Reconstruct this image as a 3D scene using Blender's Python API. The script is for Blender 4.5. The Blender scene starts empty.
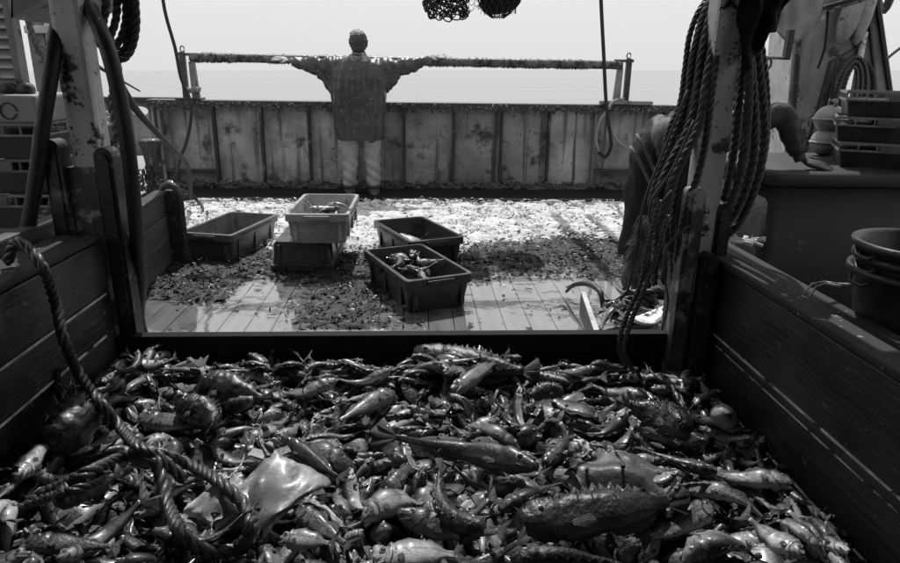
import bpy, bmesh, math, random
import mathutils, mathutils.noise
from mathutils import Vector, Matrix, Euler
scene = bpy.context.scene
COL = scene.collection
# Deck frame: x to starboard, y aft towards the stern rail, z up, deck at z = 0, metres.

# ---------------------------------------------------------------- camera
PITCH, YAW, ROLL = math.radians(17.6), math.radians(3.0), math.radians(0.8)
f_ = Vector((math.sin(YAW) * math.cos(PITCH), math.cos(YAW) * math.cos(PITCH), -math.sin(PITCH)))
r_ = Vector((math.cos(YAW), -math.sin(YAW), 0))
u_ = r_.cross(f_)
r2 = r_ * math.cos(ROLL) + u_ * math.sin(ROLL)
u2 = u_ * math.cos(ROLL) - r_ * math.sin(ROLL)
cam = bpy.data.objects.new('camera', bpy.data.cameras.new('camera'))
COL.objects.link(cam)
cam.matrix_world = Matrix(((r2.x, u2.x, -f_.x, 0), (r2.y, u2.y, -f_.y, 0), (r2.z, u2.z, -f_.z, 1.35), (0, 0, 0, 1)))
cam.data.sensor_width = 36
cam.data.lens = 26.6
cam.data.clip_start = .05
cam.data.clip_end = 30000
scene.camera = cam

# ---------------------------------------------------------------- sky and sun (a bright hazy sky, monochrome like the picture)
SUN_EL, SUN_AZ = math.radians(58), math.radians(-2)
world = bpy.data.worlds.new('World'); scene.world = world; world.use_nodes = True
wt = world.node_tree; wt.nodes.clear()
sky = wt.nodes.new('ShaderNodeTexSky'); sky.sky_type = 'NISHITA'; sky.sun_disc = False
sky.sun_elevation = SUN_EL; sky.sun_rotation = SUN_AZ; sky.dust_density = 4; sky.air_density = 1.5
bw = wt.nodes.new('ShaderNodeRGBToBW'); wt.links.new(sky.outputs[0], bw.inputs[0])
mx = wt.nodes.new('ShaderNodeMix'); mx.data_type = 'RGBA'; mx.inputs[0].default_value = .85
hz = wt.nodes.new('ShaderNodeRGB'); hz.outputs[0].default_value = (8.6, 8.6, 8.6, 1)
wt.links.new(bw.outputs[0], mx.inputs[6]); wt.links.new(hz.outputs[0], mx.inputs[7])
bg = wt.nodes.new('ShaderNodeBackground'); bg.inputs[1].default_value = .1
wt.links.new(mx.outputs[2], bg.inputs[0])
wo = wt.nodes.new('ShaderNodeOutputWorld'); wt.links.new(bg.outputs[0], wo.inputs[0])
sun = bpy.data.objects.new('sun', bpy.data.lights.new('sun', 'SUN')); COL.objects.link(sun)
sun.data.energy = 3.6; sun.data.angle = math.radians(.5); sun.data.color = (1, 1, 1)
sd = Vector((math.sin(SUN_AZ) * math.cos(SUN_EL), math.cos(SUN_AZ) * math.cos(SUN_EL), math.sin(SUN_EL)))
sun.rotation_euler = sd.to_track_quat('Z', 'Y').to_euler()
scene.view_settings.view_transform = 'Standard'
scene.view_settings.look = 'None'
scene.view_settings.exposure = 0
scene.view_settings.gamma = 1
scene.render.engine = 'CYCLES'
scene.cycles.max_bounces = 6
scene.cycles.caustics_reflective = False
scene.cycles.caustics_refractive = False

# ---------------------------------------------------------------- materials
def nodes(name):
    m = bpy.data.materials.new(name); m.use_nodes = True
    nt = m.node_tree
    return m, nt, nt.nodes['Principled BSDF'], nt.nodes.new, nt.links.new

def g(v): return (v, v, v, 1)

def ramp(new, stops, interp='LINEAR'):
    r = new('ShaderNodeValToRGB'); cr = r.color_ramp; cr.interpolation = interp
    while len(cr.elements) < len(stops): cr.elements.new(.5)
    for e, (p, v) in zip(cr.elements, stops):
        e.position = p; e.color = g(v)
    return r

def mat(name, lo, hi, rough=.5, scale=6, bump=.15, bscale=None, spots=None, streak=None, coat=0, croug=.1, world_space=False,
        stretch=(1, 1, 1), metal=0, spec=.5, vary=0, bdist=.01, wet=None):
    m, nt, p, new, link = nodes(name)
    if world_space:
        gp = new('ShaderNodeNewGeometry'); src = gp.outputs['Position']
    else:
        tc = new('ShaderNodeTexCoord'); src = tc.outputs['Object']
        oi = new('ShaderNodeObjectInfo')
        va = new('ShaderNodeVectorMath'); va.operation = 'MULTIPLY_ADD'
        cmb = new('ShaderNodeCombineXYZ')
        for k in range(3): link(oi.outputs['Random'], cmb.inputs[k])
        va.inputs[1].default_value = (37, 23, 51)
        link(cmb.outputs[0], va.inputs[0]); link(src, va.inputs[2]); src = va.outputs[0]
    mp = new('ShaderNodeMapping'); mp.inputs['Scale'].default_value = stretch; link(src, mp.inputs[0])
    n = new('ShaderNodeTexNoise'); n.inputs['Scale'].default_value = scale; n.inputs['Detail'].default_value = 8; n.inputs['Roughness'].default_value = .6
    link(mp.outputs[0], n.inputs['Vector'])
    r = ramp(new, [(.3, lo), (.7, hi)]); link(n.outputs['Fac'], r.inputs[0])
    col = r.outputs[0]
    def blend(fac, value):
        nonlocal col
        x = new('ShaderNodeMix'); x.data_type = 'RGBA'
        link(fac, x.inputs[0]); link(col, x.inputs[6])
        x.inputs[7].default_value = g(value); col = x.outputs[2]
    if spots:
        for (th, soft, val, sc) in (spots if isinstance(spots, list) else [spots]):
            n2 = new('ShaderNodeTexNoise'); n2.inputs['Scale'].default_value = sc; n2.inputs['Detail'].default_value = 7; n2.inputs['Roughness'].default_value = .65
            link(src, n2.inputs['Vector'])
            r2_ = ramp(new, [(th, 0), (th + soft, 1)]); link(n2.outputs['Fac'], r2_.inputs[0]); blend(r2_.outputs[0], val)
    if streak:
        (sx, sy, sz), th, soft, val = streak
        mp2 = new('ShaderNodeMapping'); mp2.inputs['Scale'].default_value = (sx, sy, sz); link(src, mp2.inputs[0])
        n3 = new('ShaderNodeTexNoise'); n3.inputs['Scale'].default_value = 1; n3.inputs['Detail'].default_value = 6
        link(mp2.outputs[0], n3.inputs['Vector'])
        r3 = ramp(new, [(th, 0), (th + soft, 1)]); link(n3.outputs['Fac'], r3.inputs[0]); blend(r3.outputs[0], val)
    if vary:
        oi2 = new('ShaderNodeObjectInfo')
        mr = new('ShaderNodeMapRange'); mr.inputs[3].default_value = 1 - vary; mr.inputs[4].default_value = 1 + vary
        link(oi2.outputs['Random'], mr.inputs[0])
        x = new('ShaderNodeMix'); x.data_type = 'RGBA'; x.blend_type = 'MULTIPLY'; x.inputs[0].default_value = 1
        link(col, x.inputs[6]); link(mr.outputs[0], x.inputs[7]); col = x.outputs[2]
    link(col, p.inputs['Base Color'])
    rr = ramp(new, [(.3, max(0, rough - .12)), (.7, min(1, rough + .12))]); link(n.outputs['Fac'], rr.inputs[0]); link(rr.outputs[0], p.inputs['Roughness'])
    p.inputs['Metallic'].default_value = metal; p.inputs['Specular IOR Level'].default_value = spec
    p.inputs['Coat Weight'].default_value = coat; p.inputs['Coat Roughness'].default_value = croug
    if wet:
        th, soft, sc, rw = wet
        n5 = new('ShaderNodeTexNoise'); n5.inputs['Scale'].default_value = sc; n5.inputs['Detail'].default_value = 4
        link(src, n5.inputs['Vector']); r5 = ramp(new, [(th, 0), (th + soft, 1)]); link(n5.outputs['Fac'], r5.inputs[0]); link(r5.outputs[0], p.inputs['Coat Weight'])
        p.inputs['Coat Roughness'].default_value = rw
    if bump:
        nb = new('ShaderNodeTexNoise'); nb.inputs['Scale'].default_value = bscale or scale * 5; nb.inputs['Detail'].default_value = 6
        link(mp.outputs[0], nb.inputs['Vector'])
        b = new('ShaderNodeBump'); b.inputs['Strength'].default_value = bump; b.inputs['Distance'].default_value = bdist
        link(nb.outputs['Fac'], b.inputs['Height']); link(b.outputs[0], p.inputs['Normal'])
    return m

def fish_mat(name, back, belly, split=.55, mott=.4, rough=.46, coat=.30, bump=.35, sscale=160, croug=.20, lined=True):
    """wet fish skin: dark back, pale belly, mottling and scales; uv = (along the body, belly to back)"""
    m, nt, p, new, link = nodes(name)
    back, belly = back * .85, belly * 1.15
    uv = new('ShaderNodeUVMap'); uv.uv_map = 'skin'
    sp = new('ShaderNodeSeparateXYZ'); link(uv.outputs[0], sp.inputs[0])
    tc = new('ShaderNodeTexCoord')
    oi = new('ShaderNodeObjectInfo'); at_ = new('ShaderNodeAttribute'); at_.attribute_name = 'tone'
    ad = new('ShaderNodeMath'); ad.operation = 'ADD'; link(oi.outputs['Random'], ad.inputs[0]); link(at_.outputs['Fac'], ad.inputs[1])
    fr = new('ShaderNodeMath'); fr.operation = 'FRACT'; link(ad.outputs[0], fr.inputs[0])
    n = new('ShaderNodeTexNoise'); n.inputs['Scale'].default_value = 38; n.inputs['Detail'].default_value = 7; n.inputs['Roughness'].default_value = .65
    va = new('ShaderNodeVectorMath'); va.operation = 'MULTIPLY_ADD'; va.inputs[1].default_value = (31, 17, 43)
    link(fr.outputs[0], va.inputs[0]); link(tc.outputs['Object'], va.inputs[2]); link(va.outputs[0], n.inputs['Vector'])
    s1 = new('ShaderNodeMath'); s1.operation = 'MULTIPLY_ADD'; s1.inputs[1].default_value = mott; link(n.outputs['Fac'], s1.inputs[0]); link(sp.outputs[1], s1.inputs[2])
    s2 = new('ShaderNodeMath'); s2.operation = 'SUBTRACT'; s2.inputs[1].default_value = mott * .5; link(s1.outputs[0], s2.inputs[0])
    r = ramp(new, [(split - .3, belly), (split, (back + belly) * .42), (split + .25, back)]); link(s2.outputs[0], r.inputs[0])
    mr = new('ShaderNodeMapRange'); mr.inputs[3].default_value = .35; mr.inputs[4].default_value = 1.45; link(fr.outputs[0], mr.inputs[0])
    x = new('ShaderNodeMix'); x.data_type = 'RGBA'; x.blend_type = 'MULTIPLY'; x.inputs[0].default_value = 1
    link(r.outputs[0], x.inputs[6]); link(mr.outputs[0], x.inputs[7])
    def mth(op, a, b_=None, c_=None):
        q = new('ShaderNodeMath'); q.operation = op
        for k, w in enumerate((a, b_, c_)):
            if w is None: continue
            if isinstance(w, (int, float)): q.inputs[k].default_value = w
            else: link(w, q.inputs[k])
        return q.outputs[0]
    U_, V_ = sp.outputs[0], sp.outputs[1]
    vv = mth('SUBTRACT', V_, .5); v2 = mth('MULTIPLY', vv, vv)
    def band(center_expr, half, soft, depth):   # dark line where the expression is near zero
        a_ = mth('ABSOLUTE', center_expr); q = new('ShaderNodeMapRange'); q.interpolation_type = 'SMOOTHSTEP'
        link(a_, q.inputs[0]); q.inputs[1].default_value = half; q.inputs[2].default_value = half + soft; q.inputs[3].default_value = depth; q.inputs[4].default_value = 1
        return q.outputs[0]
    gill = band(mth('ADD', mth('SUBTRACT', U_, .205), mth('MULTIPLY', v2, .55)), .004, .010, .12)
    plate = band(mth('ADD', mth('SUBTRACT', U_, .135), mth('MULTIPLY', v2, .8)), .002, .006, .45)
    mouth = mth('MAXIMUM', band(mth('SUBTRACT', V_, mth('ADD', .40, mth('MULTIPLY', U_, .5))), .012, .02, .1), mth('GREATER_THAN', U_, .085))
    lat = mth('MAXIMUM', band(mth('SUBTRACT', V_, .60), .012, .03, .55), mth('LESS_THAN', U_, .2))
    lines = mth('MULTIPLY', mth('MULTIPLY', gill, plate), mth('MULTIPLY', mouth, lat))
    x0 = new('ShaderNodeMix'); x0.data_type = 'RGBA'; x0.blend_type = 'MULTIPLY'; x0.inputs[0].default_value = 1 if lined else 0
    link(x.outputs[2], x0.inputs[6]); link(lines, x0.inputs[7]); x = x0
    # blotches
    n2 = new('ShaderNodeTexNoise'); n2.inputs['Scale'].default_value = 14; n2.inputs['Detail'].default_value = 8; n2.inputs['Roughness'].default_value = .75
    link(va.outputs[0], n2.inputs['Vector']); r2_ = ramp(new, [(.36, .35), (.52, 1)]); link(n2.outputs['Fac'], r2_.inputs[0])
    x2 = new('ShaderNodeMix'); x2.data_type = 'RGBA'; x2.blend_type = 'MULTIPLY'; x2.inputs[0].default_value = 1
    link(x.outputs[2], x2.inputs[6]); link(r2_.outputs[0], x2.inputs[7])
    link(x2.outputs[2], p.inputs['Base Color'])
    p.inputs['Roughness'].default_value = rough; p.inputs['Coat Weight'].default_value = coat; p.inputs['Coat Roughness'].default_value = croug
    v = new('ShaderNodeTexVoronoi'); v.inputs['Scale'].default_value = sscale; link(tc.outputs['Object'], v.inputs['Vector'])
    b = new('ShaderNodeBump'); b.inputs['Strength'].default_value = bump; b.inputs['Distance'].default_value = .0015; link(v.outputs['Distance'], b.inputs['Height'])
    n4 = new('ShaderNodeTexNoise'); n4.inputs['Scale'].default_value = 70; n4.inputs['Detail'].default_value = 5; link(va.outputs[0], n4.inputs['Vector'])
    b2 = new('ShaderNodeBump'); b2.inputs['Strength'].default_value = bump * .9; b2.inputs['Distance'].default_value = .004
    link(n4.outputs['Fac'], b2.inputs['Height']); link(b.outputs[0], b2.inputs['Normal']); link(b2.outputs[0], p.inputs['Normal'])
    return m

MT = {
    'whiting': fish_mat('whiting_skin', .035, .34), 'gurnard': fish_mat('gurnard_skin', .035, .30, mott=.6),
    'scad': fish_mat('scad_skin', .022, .38, split=.62, mott=.3), 'bream': fish_mat('bream_skin', .045, .30, split=.6),
    'sole': fish_mat('sole_skin', .05, .16, split=.5, mott=.9, bump=.5), 'cod': fish_mat('cod_skin', .035, .30, mott=.7, bump=.5, sscale=110),
    'ling': fish_mat('ling_skin', .018, .12, split=.4, mott=.9, bump=.5), 'rough': fish_mat('rough_skin', .008, .05, split=.5, mott=1, bump=1, sscale=90, croug=.35, coat=.2, lined=False),
    'toad': fish_mat('warty_skin', .010, .06, split=.5, mott=1, bump=1, sscale=70, croug=.3, coat=.25, lined=False), 'pout': fish_mat('pout_skin', .06, .30, split=.75, mott=.5, bump=.3),
    'skate': fish_mat('skate_skin', .20, .50, split=.5, mott=1.2, bump=.35, sscale=60, rough=.5, coat=.25, croug=.25, lined=False),
    'thorny': fish_mat('thorny_skate_skin', .10, .36, split=.5, mott=1, bump=.6, sscale=60, coat=.15, lined=False),
}
MT['scadbig'] = MT['scad']; MT['gurnbig'] = MT['gurnard']
FIN = mat('fin_web', .015, .075, .55, 60, .5, stretch=(.2, 1, 2), coat=.1)
EYE_W = mat('fish_eye', .35, .55, .15, 30, 0, coat=1, croug=.03)
wood_dark = mat('wet_dark_timber', .006, .040, .5, 3, .5, 22, spots=[(.52, .18, .055, 2.4), (.56, .1, .006, 5), (.62, .05, .10, 18), (.68, .02, .35, 55)], stretch=(3, .35, 3), coat=.1, croug=.35, bdist=.010)
wood_cap = mat('worn_timber_cap', .010, .040, .8, 4, .5, 25, spots=[(.62, .04, .24, 26)], stretch=(3, .4, 3), bdist=.006)
wood_cross = mat('wet_cross_timber', .003, .014, .8, 3, .8, 22, spots=[(.56, .1, .008, 6), (.70, .03, .25, 55)], stretch=(.35, 3, 3), spec=.25, bdist=.006)
deck_wood = mat('wet_deck_planks', .13, .26, .5, 3, .25, 30, spots=[(.56, .12, .045, 3.5), (.62, .05, .03, 14)], stretch=(5, .6, 1), world_space=True, wet=(.22, .10, 1.1, .03), vary=.10, bdist=.0012)
deck_under = mat('deck_caulking', .012, .03, .6, 20, .3)
paint_post = mat('chipped_light_paint', .45, .72, .5, 5, .35, 60, spots=[(.57, .03, .012, 7), (.62, .03, .02, 30)], bdist=.004, streak=((9, 9, .8), .6, .15, .05))
paint_gallows = mat('weathered_grey_paint', .12, .26, .5, 4, .35, 40, spots=[(.57, .04, .02, 5), (.63, .04, .42, 12)], streak=((8, 8, .7), .58, .2, .05), bdist=.004)
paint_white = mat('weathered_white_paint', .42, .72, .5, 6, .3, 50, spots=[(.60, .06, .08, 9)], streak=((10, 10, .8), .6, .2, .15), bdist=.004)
rust = mat('black_rust', .006, .035, .6, 20, .8, 90, spots=[(.58, .08, .16, 12), (.64, .06, .12, 30)], bdist=.006, coat=.2)
panel_m = mat('stained_bulwark_paint', .15, .48, .5, 3, .35, 50, spots=[(.54, .10, .06, 4.0), (.63, .04, .012, 15), (.65, .04, .50, 21), (.66, .03, .01, 40)], streak=((15, 15, .6), .54, .14, .07), vary=.3, bdist=.004)
steel_dark = mat('dark_weedy_steel', .012, .05, .5, 14, .8, 60, spots=[(.66, .05, .2, 30)], bdist=.01, coat=.2)
steel_line = mat('scraped_edge_strip', .25, .85, .4, 14, .3, 80, spots=[(.55, .05, .03, 9)])
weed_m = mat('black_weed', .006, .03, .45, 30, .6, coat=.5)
rubber = mat('black_rubber_hose', .010, .022, .45, 25, .25, 120, spots=[(.68, .05, .06, 30)])
rope_m = mat('dirty_rope_fibre', .035, .10, .7, 30, .7, 260, bdist=.003, vary=.3)
rope_pale = mat('pale_rope_fibre', .16, .34, .7, 30, .5, 260, bdist=.003)
rope_wet = mat('wet_thick_rope_fibre', .016, .06, .42, 24, .8, 240, bdist=.003, coat=.35, croug=.25)
line_m = mat('dark_line', .010, .03, .75, 30, .2)
plastic_dark = mat('dark_fish_box_plastic', .022, .05, .38, 8, .2, 60, spots=[(.62, .08, .10, 12)], coat=.25, croug=.2)
plastic_mid = mat('grey_fish_box_plastic', .07, .15, .4, 8, .2, 60, spots=[(.62, .08, .03, 10)], coat=.3, croug=.2)
plastic_pale = mat('pale_fish_box_plastic', .26, .46, .4, 8, .2, 60, spots=[(.60, .08, .07, 9)], coat=.3, croug=.2)
plastic_black = mat('black_crate_plastic', .010, .025, .4, 8, .2, 60)
plastic_rib = mat('scuffed_grey_crate_plastic', .14, .30, .45, 14, .2, 60, spots=[(.55, .1, .03, 14)])
bin_m = mat('scuffed_dark_tub', .010, .028, .65, 5, .3, 60, spots=[(.63, .1, .07, 7)])
bucket_m = mat('black_basket_plastic', .02, .05, .42, 8, .2, 60)
buoy_m = mat('dirty_pale_float', .16, .38, .45, 9, .2, 60, spots=[(.58, .08, .05, 7)])
cloth_dark = mat('black_tarpaulin', .004, .012, .85, 12, .6, 40, spec=.2, bdist=.02)
cloth_pale = mat('grey_canvas', .20, .3, .7, 5, .4, 30)
oilskin = mat('grey_oilskin', .030, .055, .38, 4, .6, 9, spots=[(.655, .02, .6, 48)], bdist=.03, coat=.15, croug=.3)  # pale specks: glitter of droplets put into the colour
oil_dark = mat('black_oilskin', .012, .030, .6, 4, .5, 14, bdist=.015, spec=.3, spots=[(.70, .04, .12, 22)])
oil_stripe = mat('reflective_tape', .09, .15, .4, 30, .2)
trouser = mat('pale_oilskin_trousers', .22, .36, .5, 8, .3, 20, spots=[(.64, .06, .05, 20)], bdist=.008)
boot_m = mat('rubber_boot', .12, .2, .4, 9, .2)
strap_m = mat('dark_boot_band', .008, .015, .5, 9, .2)
skin_m = mat('weathered_skin', .12, .2, .5, 20, .3)
hair_m = mat('short_greying_hair', .02, .07, .5, 90, .9, 160, stretch=(1, 1, .3), bdist=.01)
hair_top = mat('sunlit_pale_hair', .3, .5, .5, 90, .8, 160, stretch=(1, 1, .4), bdist=.01)  # sun on the crown is put into this paler hair colour
scrap_pale = mat('pale_fish_scraps', .42, .78, .75, 20, .4, 90, world_space=True, spots=[(.58, .05, .05, 16)], spec=.3)
scrap_dark = mat('dark_weed_litter', .003, .02, .6, 30, .5, 90, world_space=True, spec=.35)

# ---------------------------------------------------------------- mesh helpers
def obj(name, verts, faces, m=None, parent=None, smooth=False, loc=None, kind=None):
    me = bpy.data.meshes.new(name)
    me.from_pydata([tuple(v) for v in verts], [], faces); me.update()
    return objm(name, me, m, parent, smooth, loc, kind)

def objm(name, me, m=None, parent=None, smooth=False, loc=None, kind=None):
    if m is not None:
        me.materials.clear(); me.materials.append(m)
    if smooth: me.shade_smooth()
    o = bpy.data.objects.new(name, me); COL.objects.link(o)
    if loc is not None: o.location = loc
    if parent is not None: o.parent = parent
    if kind: o['kind'] = kind
    return o

def tag(o, label, cat=None, group=None, kind=None):
    if label: o['label'] = label
    if cat: o['category'] = cat
    if group: o['group'] = group
    if kind: o['kind'] = kind
    return o

def thing(name, loc, label, cat, group=None, rz=0):
    o = bpy.data.objects.new(name, None); COL.objects.link(o); o.location = loc; o.rotation_euler.z = rz
    o.empty_display_size = .1
    return tag(o, label, cat, group)

def copy_tree(o, parent=None):
    c = o.copy(); COL.objects.link(c)
    if parent is not None: c.parent = parent
    for ch in list(o.children): copy_tree(ch, c)
    return c

class MB:
    """collects simple shapes into one mesh"""
    def __init__(s): s.v = []; s.f = []
    def add(s, v, f):
        o = len(s.v); s.v += [tuple(a) for a in v]; s.f += [tuple(i + o for i in q) for q in f]; return s
    def box(s, a, b, bev=0.0):
        x0, y0, z0 = a; x1, y1, z1 = b
        if bev <= 0:
            v = [(x, y, z) for x in (x0, x1) for y in (y0, y1) for z in (z0, z1)]
            return s.add(v, [(0, 1, 3, 2), (4, 6, 7, 5), (0, 4, 5, 1), (2, 3, 7, 6), (0, 2, 6, 4), (1, 5, 7, 3)])
        bm = bmesh.new(); bmesh.ops.create_cube(bm, size=1)
        for v in bm.verts: v.co = Vector(((x0 + x1) / 2 + v.co.x * (x1 - x0), (y0 + y1) / 2 + v.co.y * (y1 - y0), (z0 + z1) / 2 + v.co.z * (z1 - z0)))
        bmesh.ops.bevel(bm, geom=list(bm.edges), offset=bev, segments=2, affect='EDGES', profile=.6)
        bm.verts.index_update()
        s.add([v.co[:] for v in bm.verts], [tuple(v.index for v in q.verts) for q in bm.faces]); bm.free(); return s
    def tube(s, path, r, n=8, ry=None, caps=True):
        v, f = tube_geo(path, r, n, ry, caps); return s.add(v, f)
    def build(s, name, m, parent=None, smooth=False, loc=None, kind=None): return obj(name, s.v, s.f, m, parent, smooth, loc, kind)

def spline(pts, step=.03):
    P = [Vector(p) for p in pts]
    if len(P) < 3:
        n = max(1, int((P[1] - P[0]).length / step)); return [P[0].lerp(P[1], i / n) for i in range(n + 1)]
    Q = [P[0] * 2 - P[1]] + P + [P[-1] * 2 - P[-2]]
    out = []
    for i in range(1, len(Q) - 2):
        a, b, c, d = Q[i - 1:i + 3]
        n = max(1, int((c - b).length / step))
        for k in range(n):
            t = k / n
            out.append(.5 * ((2 * b) + (c - a) * t + (2 * a - 5 * b + 4 * c - d) * t * t + (3 * b - a - 3 * c + d) * t ** 3))
    out.append(P[-1])
    return out

def frames(path):
    T = []
    for i in range(len(path)):
        d = path[min(i + 1, len(path) - 1)] - path[max(i - 1, 0)]
        T.append(d.normalized() if d.length > 1e-9 else Vector((0, 0, 1)))
    n = T[0].orthogonal().normalized(); out = []
    for t in T:
        n = (n - t * n.dot(t)); n = n.normalized() if n.length > 1e-6 else t.orthogonal().normalized()
        out.append((t, n, t.cross(n)))
    return out

def tube_geo(path, r, n=8, ry=None, caps=True):
    path = [Vector(p) for p in path]; V, F = [], []
    for i, (p, (t, a, b)) in enumerate(zip(path, frames(path))):
        rr = r(i / (len(path) - 1)) if callable(r) else r
        r2 = rr if ry is None else rr * ry
        for k in range(n):
            an = 2 * math.pi * k / n
            V.append(p + a * math.cos(an) * rr + b * math.sin(an) * r2)
    for i in range(len(path) - 1):
        for k in range(n):
            F.append((i * n + k, i * n + (k + 1) % n, (i + 1) * n + (k + 1) % n, (i + 1) * n + k))
    if caps:
        F.append(tuple(range(n))[::-1]); F.append(tuple(range((len(path) - 1) * n, len(path) * n)))
    return V, F

def rope_geo(pts, r, pitch=None, n=7, strands=3, twist=1, fray=0):
    pitch = pitch or r * 6.3
    path = spline(pts, min(.02, pitch / 9)); fr = frames(path); V, F = [], []
    for s in range(strands):
        sp = []; d = 0
        for i, (p, (t, a, b)) in enumerate(zip(path, fr)):
            if i: d += (p - path[i - 1]).length
            an = twist * 2 * math.pi * d / pitch + 2 * math.pi * s / strands
            sp.append(p + (a * math.cos(an) + b * math.sin(an)) * r * .5)
        v, f = tube_geo(sp, r * .58, n)
        o = len(V); V += v; F += [tuple(q + o for q in ff) for ff in f]
    return V, F

def rope(name, pts, r, label, m=None, parent=None, group=None, **kw):
    v, f = rope_geo(pts, r, **kw)
    o = obj(name, v, f, m or rope_m, parent, True)
    if parent is None: tag(o, label, 'rope', group)
    return o

def line(name, pts, r, label, m=None, cat='line', group=None, n=7, step=.04):
    v, f = tube_geo(spline(pts, step), r, n)
    o = obj(name, v, f, m or line_m, None, True)
    return tag(o, label, cat, group)

def prism(pts, axis, a, b):
    """closed outline extruded along an axis ('x','y','z') from a to b"""
    n = len(pts); V = []
    for c in (a, b):
        for (u, w) in pts:
            V.append({'x': (c, u, w), 'y': (u, c, w), 'z': (u, w, c)}[axis])
    F = [(i, (i + 1) % n, n + (i + 1) % n, n + i) for i in range(n)] + [tuple(range(n))[::-1], tuple(range(n, 2 * n))]
    return V, F

def noise_disp(V, amp, sc, off=0, zs=1.0):
    out = []
    for v in V:
        p = Vector(v); q = Vector((p.x * sc + off, p.y * sc, p.z * sc * zs))
        out.append(p + Vector((mathutils.noise.noise(q), mathutils.noise.noise(q + Vector((9, 3, 1))), mathutils.noise.noise(q + Vector((1, 7, 5))))) * amp)
    return out

def ellipsoid(c, r, nu=14, nv=10, rot=None):
    V, F = [], []
    for i in range(nv + 1):
        ph = math.pi * i / nv
        for k in range(nu):
            a = 2 * math.pi * k / nu
            p = Vector((r[0] * math.sin(ph) * math.cos(a), r[1] * math.sin(ph) * math.sin(a), r[2] * math.cos(ph)))
            if rot: p = rot @ p
            V.append(p + Vector(c))
    for i in range(nv):
        for k in range(nu):
            F.append((i * nu + k, (i + 1) * nu + k, (i + 1) * nu + (k + 1) % nu, i * nu + (k + 1) % nu))
    return V, F

def blend_mesh(mb, voxel, smooth=6, disp=None):
    """one continuous skin over overlapping closed shapes"""
    me = bpy.data.meshes.new('tmp'); me.from_pydata(mb.v, [], mb.f)
    o = bpy.data.objects.new('tmp', me); COL.objects.link(o)
    m = o.modifiers.new('r', 'REMESH'); m.mode = 'VOXEL'; m.voxel_size = voxel
    s = o.modifiers.new('s', 'SMOOTH'); s.factor = .5; s.iterations = smooth
    dg = bpy.context.evaluated_depsgraph_get()
    out = bpy.data.meshes.new_from_object(o.evaluated_get(dg))
    bpy.data.objects.remove(o); bpy.data.meshes.remove(me)
    if disp:
        nr = [v.normal.copy() for v in out.vertices]
        for v, n in zip(out.vertices, nr): v.co += n * disp(v.co)
    out.update()
    return out

# ================================================================ THE SEA
RT = Matrix.Rotation(math.radians(-.8), 4, 'Y')
m, nt, p, new, link = nodes('sea_water')
p.inputs['Base Color'].default_value = g(.24); p.inputs['Roughness'].default_value = .18; p.inputs['IOR'].default_value = 1.33
gp = new('ShaderNodeNewGeometry'); h = None
for sc_, st in ((.10, .8), (.7, .3)):
    mp = new('ShaderNodeMapping'); mp.inputs['Scale'].default_value = (.35, 1, 1); link(gp.outputs['Position'], mp.inputs[0])
    n = new('ShaderNodeTexNoise'); n.inputs['Scale'].default_value = sc_; n.inputs['Detail'].default_value = 6; link(mp.outputs[0], n.inputs['Vector'])
    b = new('ShaderNodeBump'); b.inputs['Strength'].default_value = st; b.inputs['Distance'].default_value = 1.2 if sc_ < .3 else .25
    link(n.outputs['Fac'], b.inputs['Height'])
    if h: link(h, b.inputs['Normal'])
    h = b.outputs[0]
link(h, p.inputs['Normal'])
sea = obj('sea', [(-9000, -9000, 0), (9000, -9000, 0), (9000, 14000, 0), (-9000, 14000, 0)], [(0, 1, 2, 3)], m, kind='structure')
sea.matrix_world = Matrix.Translation((0, 0, -1.9)) @ RT

# ================================================================ DECK
deck = obj('deck', [(-4.1, -1.5, -.03), (4.1, -1.5, -.03), (4.1, 8.6, -.03), (-4.1, 8.6, -.03), (-4.1, -1.5, -.25), (4.1, -1.5, -.25), (4.1, 8.6, -.25), (-4.1, 8.6, -.25)],
           [(0, 1, 2, 3), (7, 6, 5, 4), (0, 4, 5, 1), (1, 5, 6, 2), (2, 6, 7, 3), (3, 7, 4, 0)], deck_under, kind='structure')
rnd = random.Random(3)
PW = .142
pl = MB(); pl.box((0, -1.4, -.029), (PW - .0045, 8.55, 0), .002); plank_me = None
for i in range(57):
    x = -4.05 + i * PW
    if plank_me is None:
        o = pl.build('plank', deck_wood, deck); plank_me = o.data
    else:
        o = bpy.data.objects.new('plank', plank_me); COL.objects.link(o); o.parent = deck
    o.location = (x, 0, rnd.uniform(-.0015, 0)); o.rotation_euler = (0, rnd.uniform(-.004, .004), 0)

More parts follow.
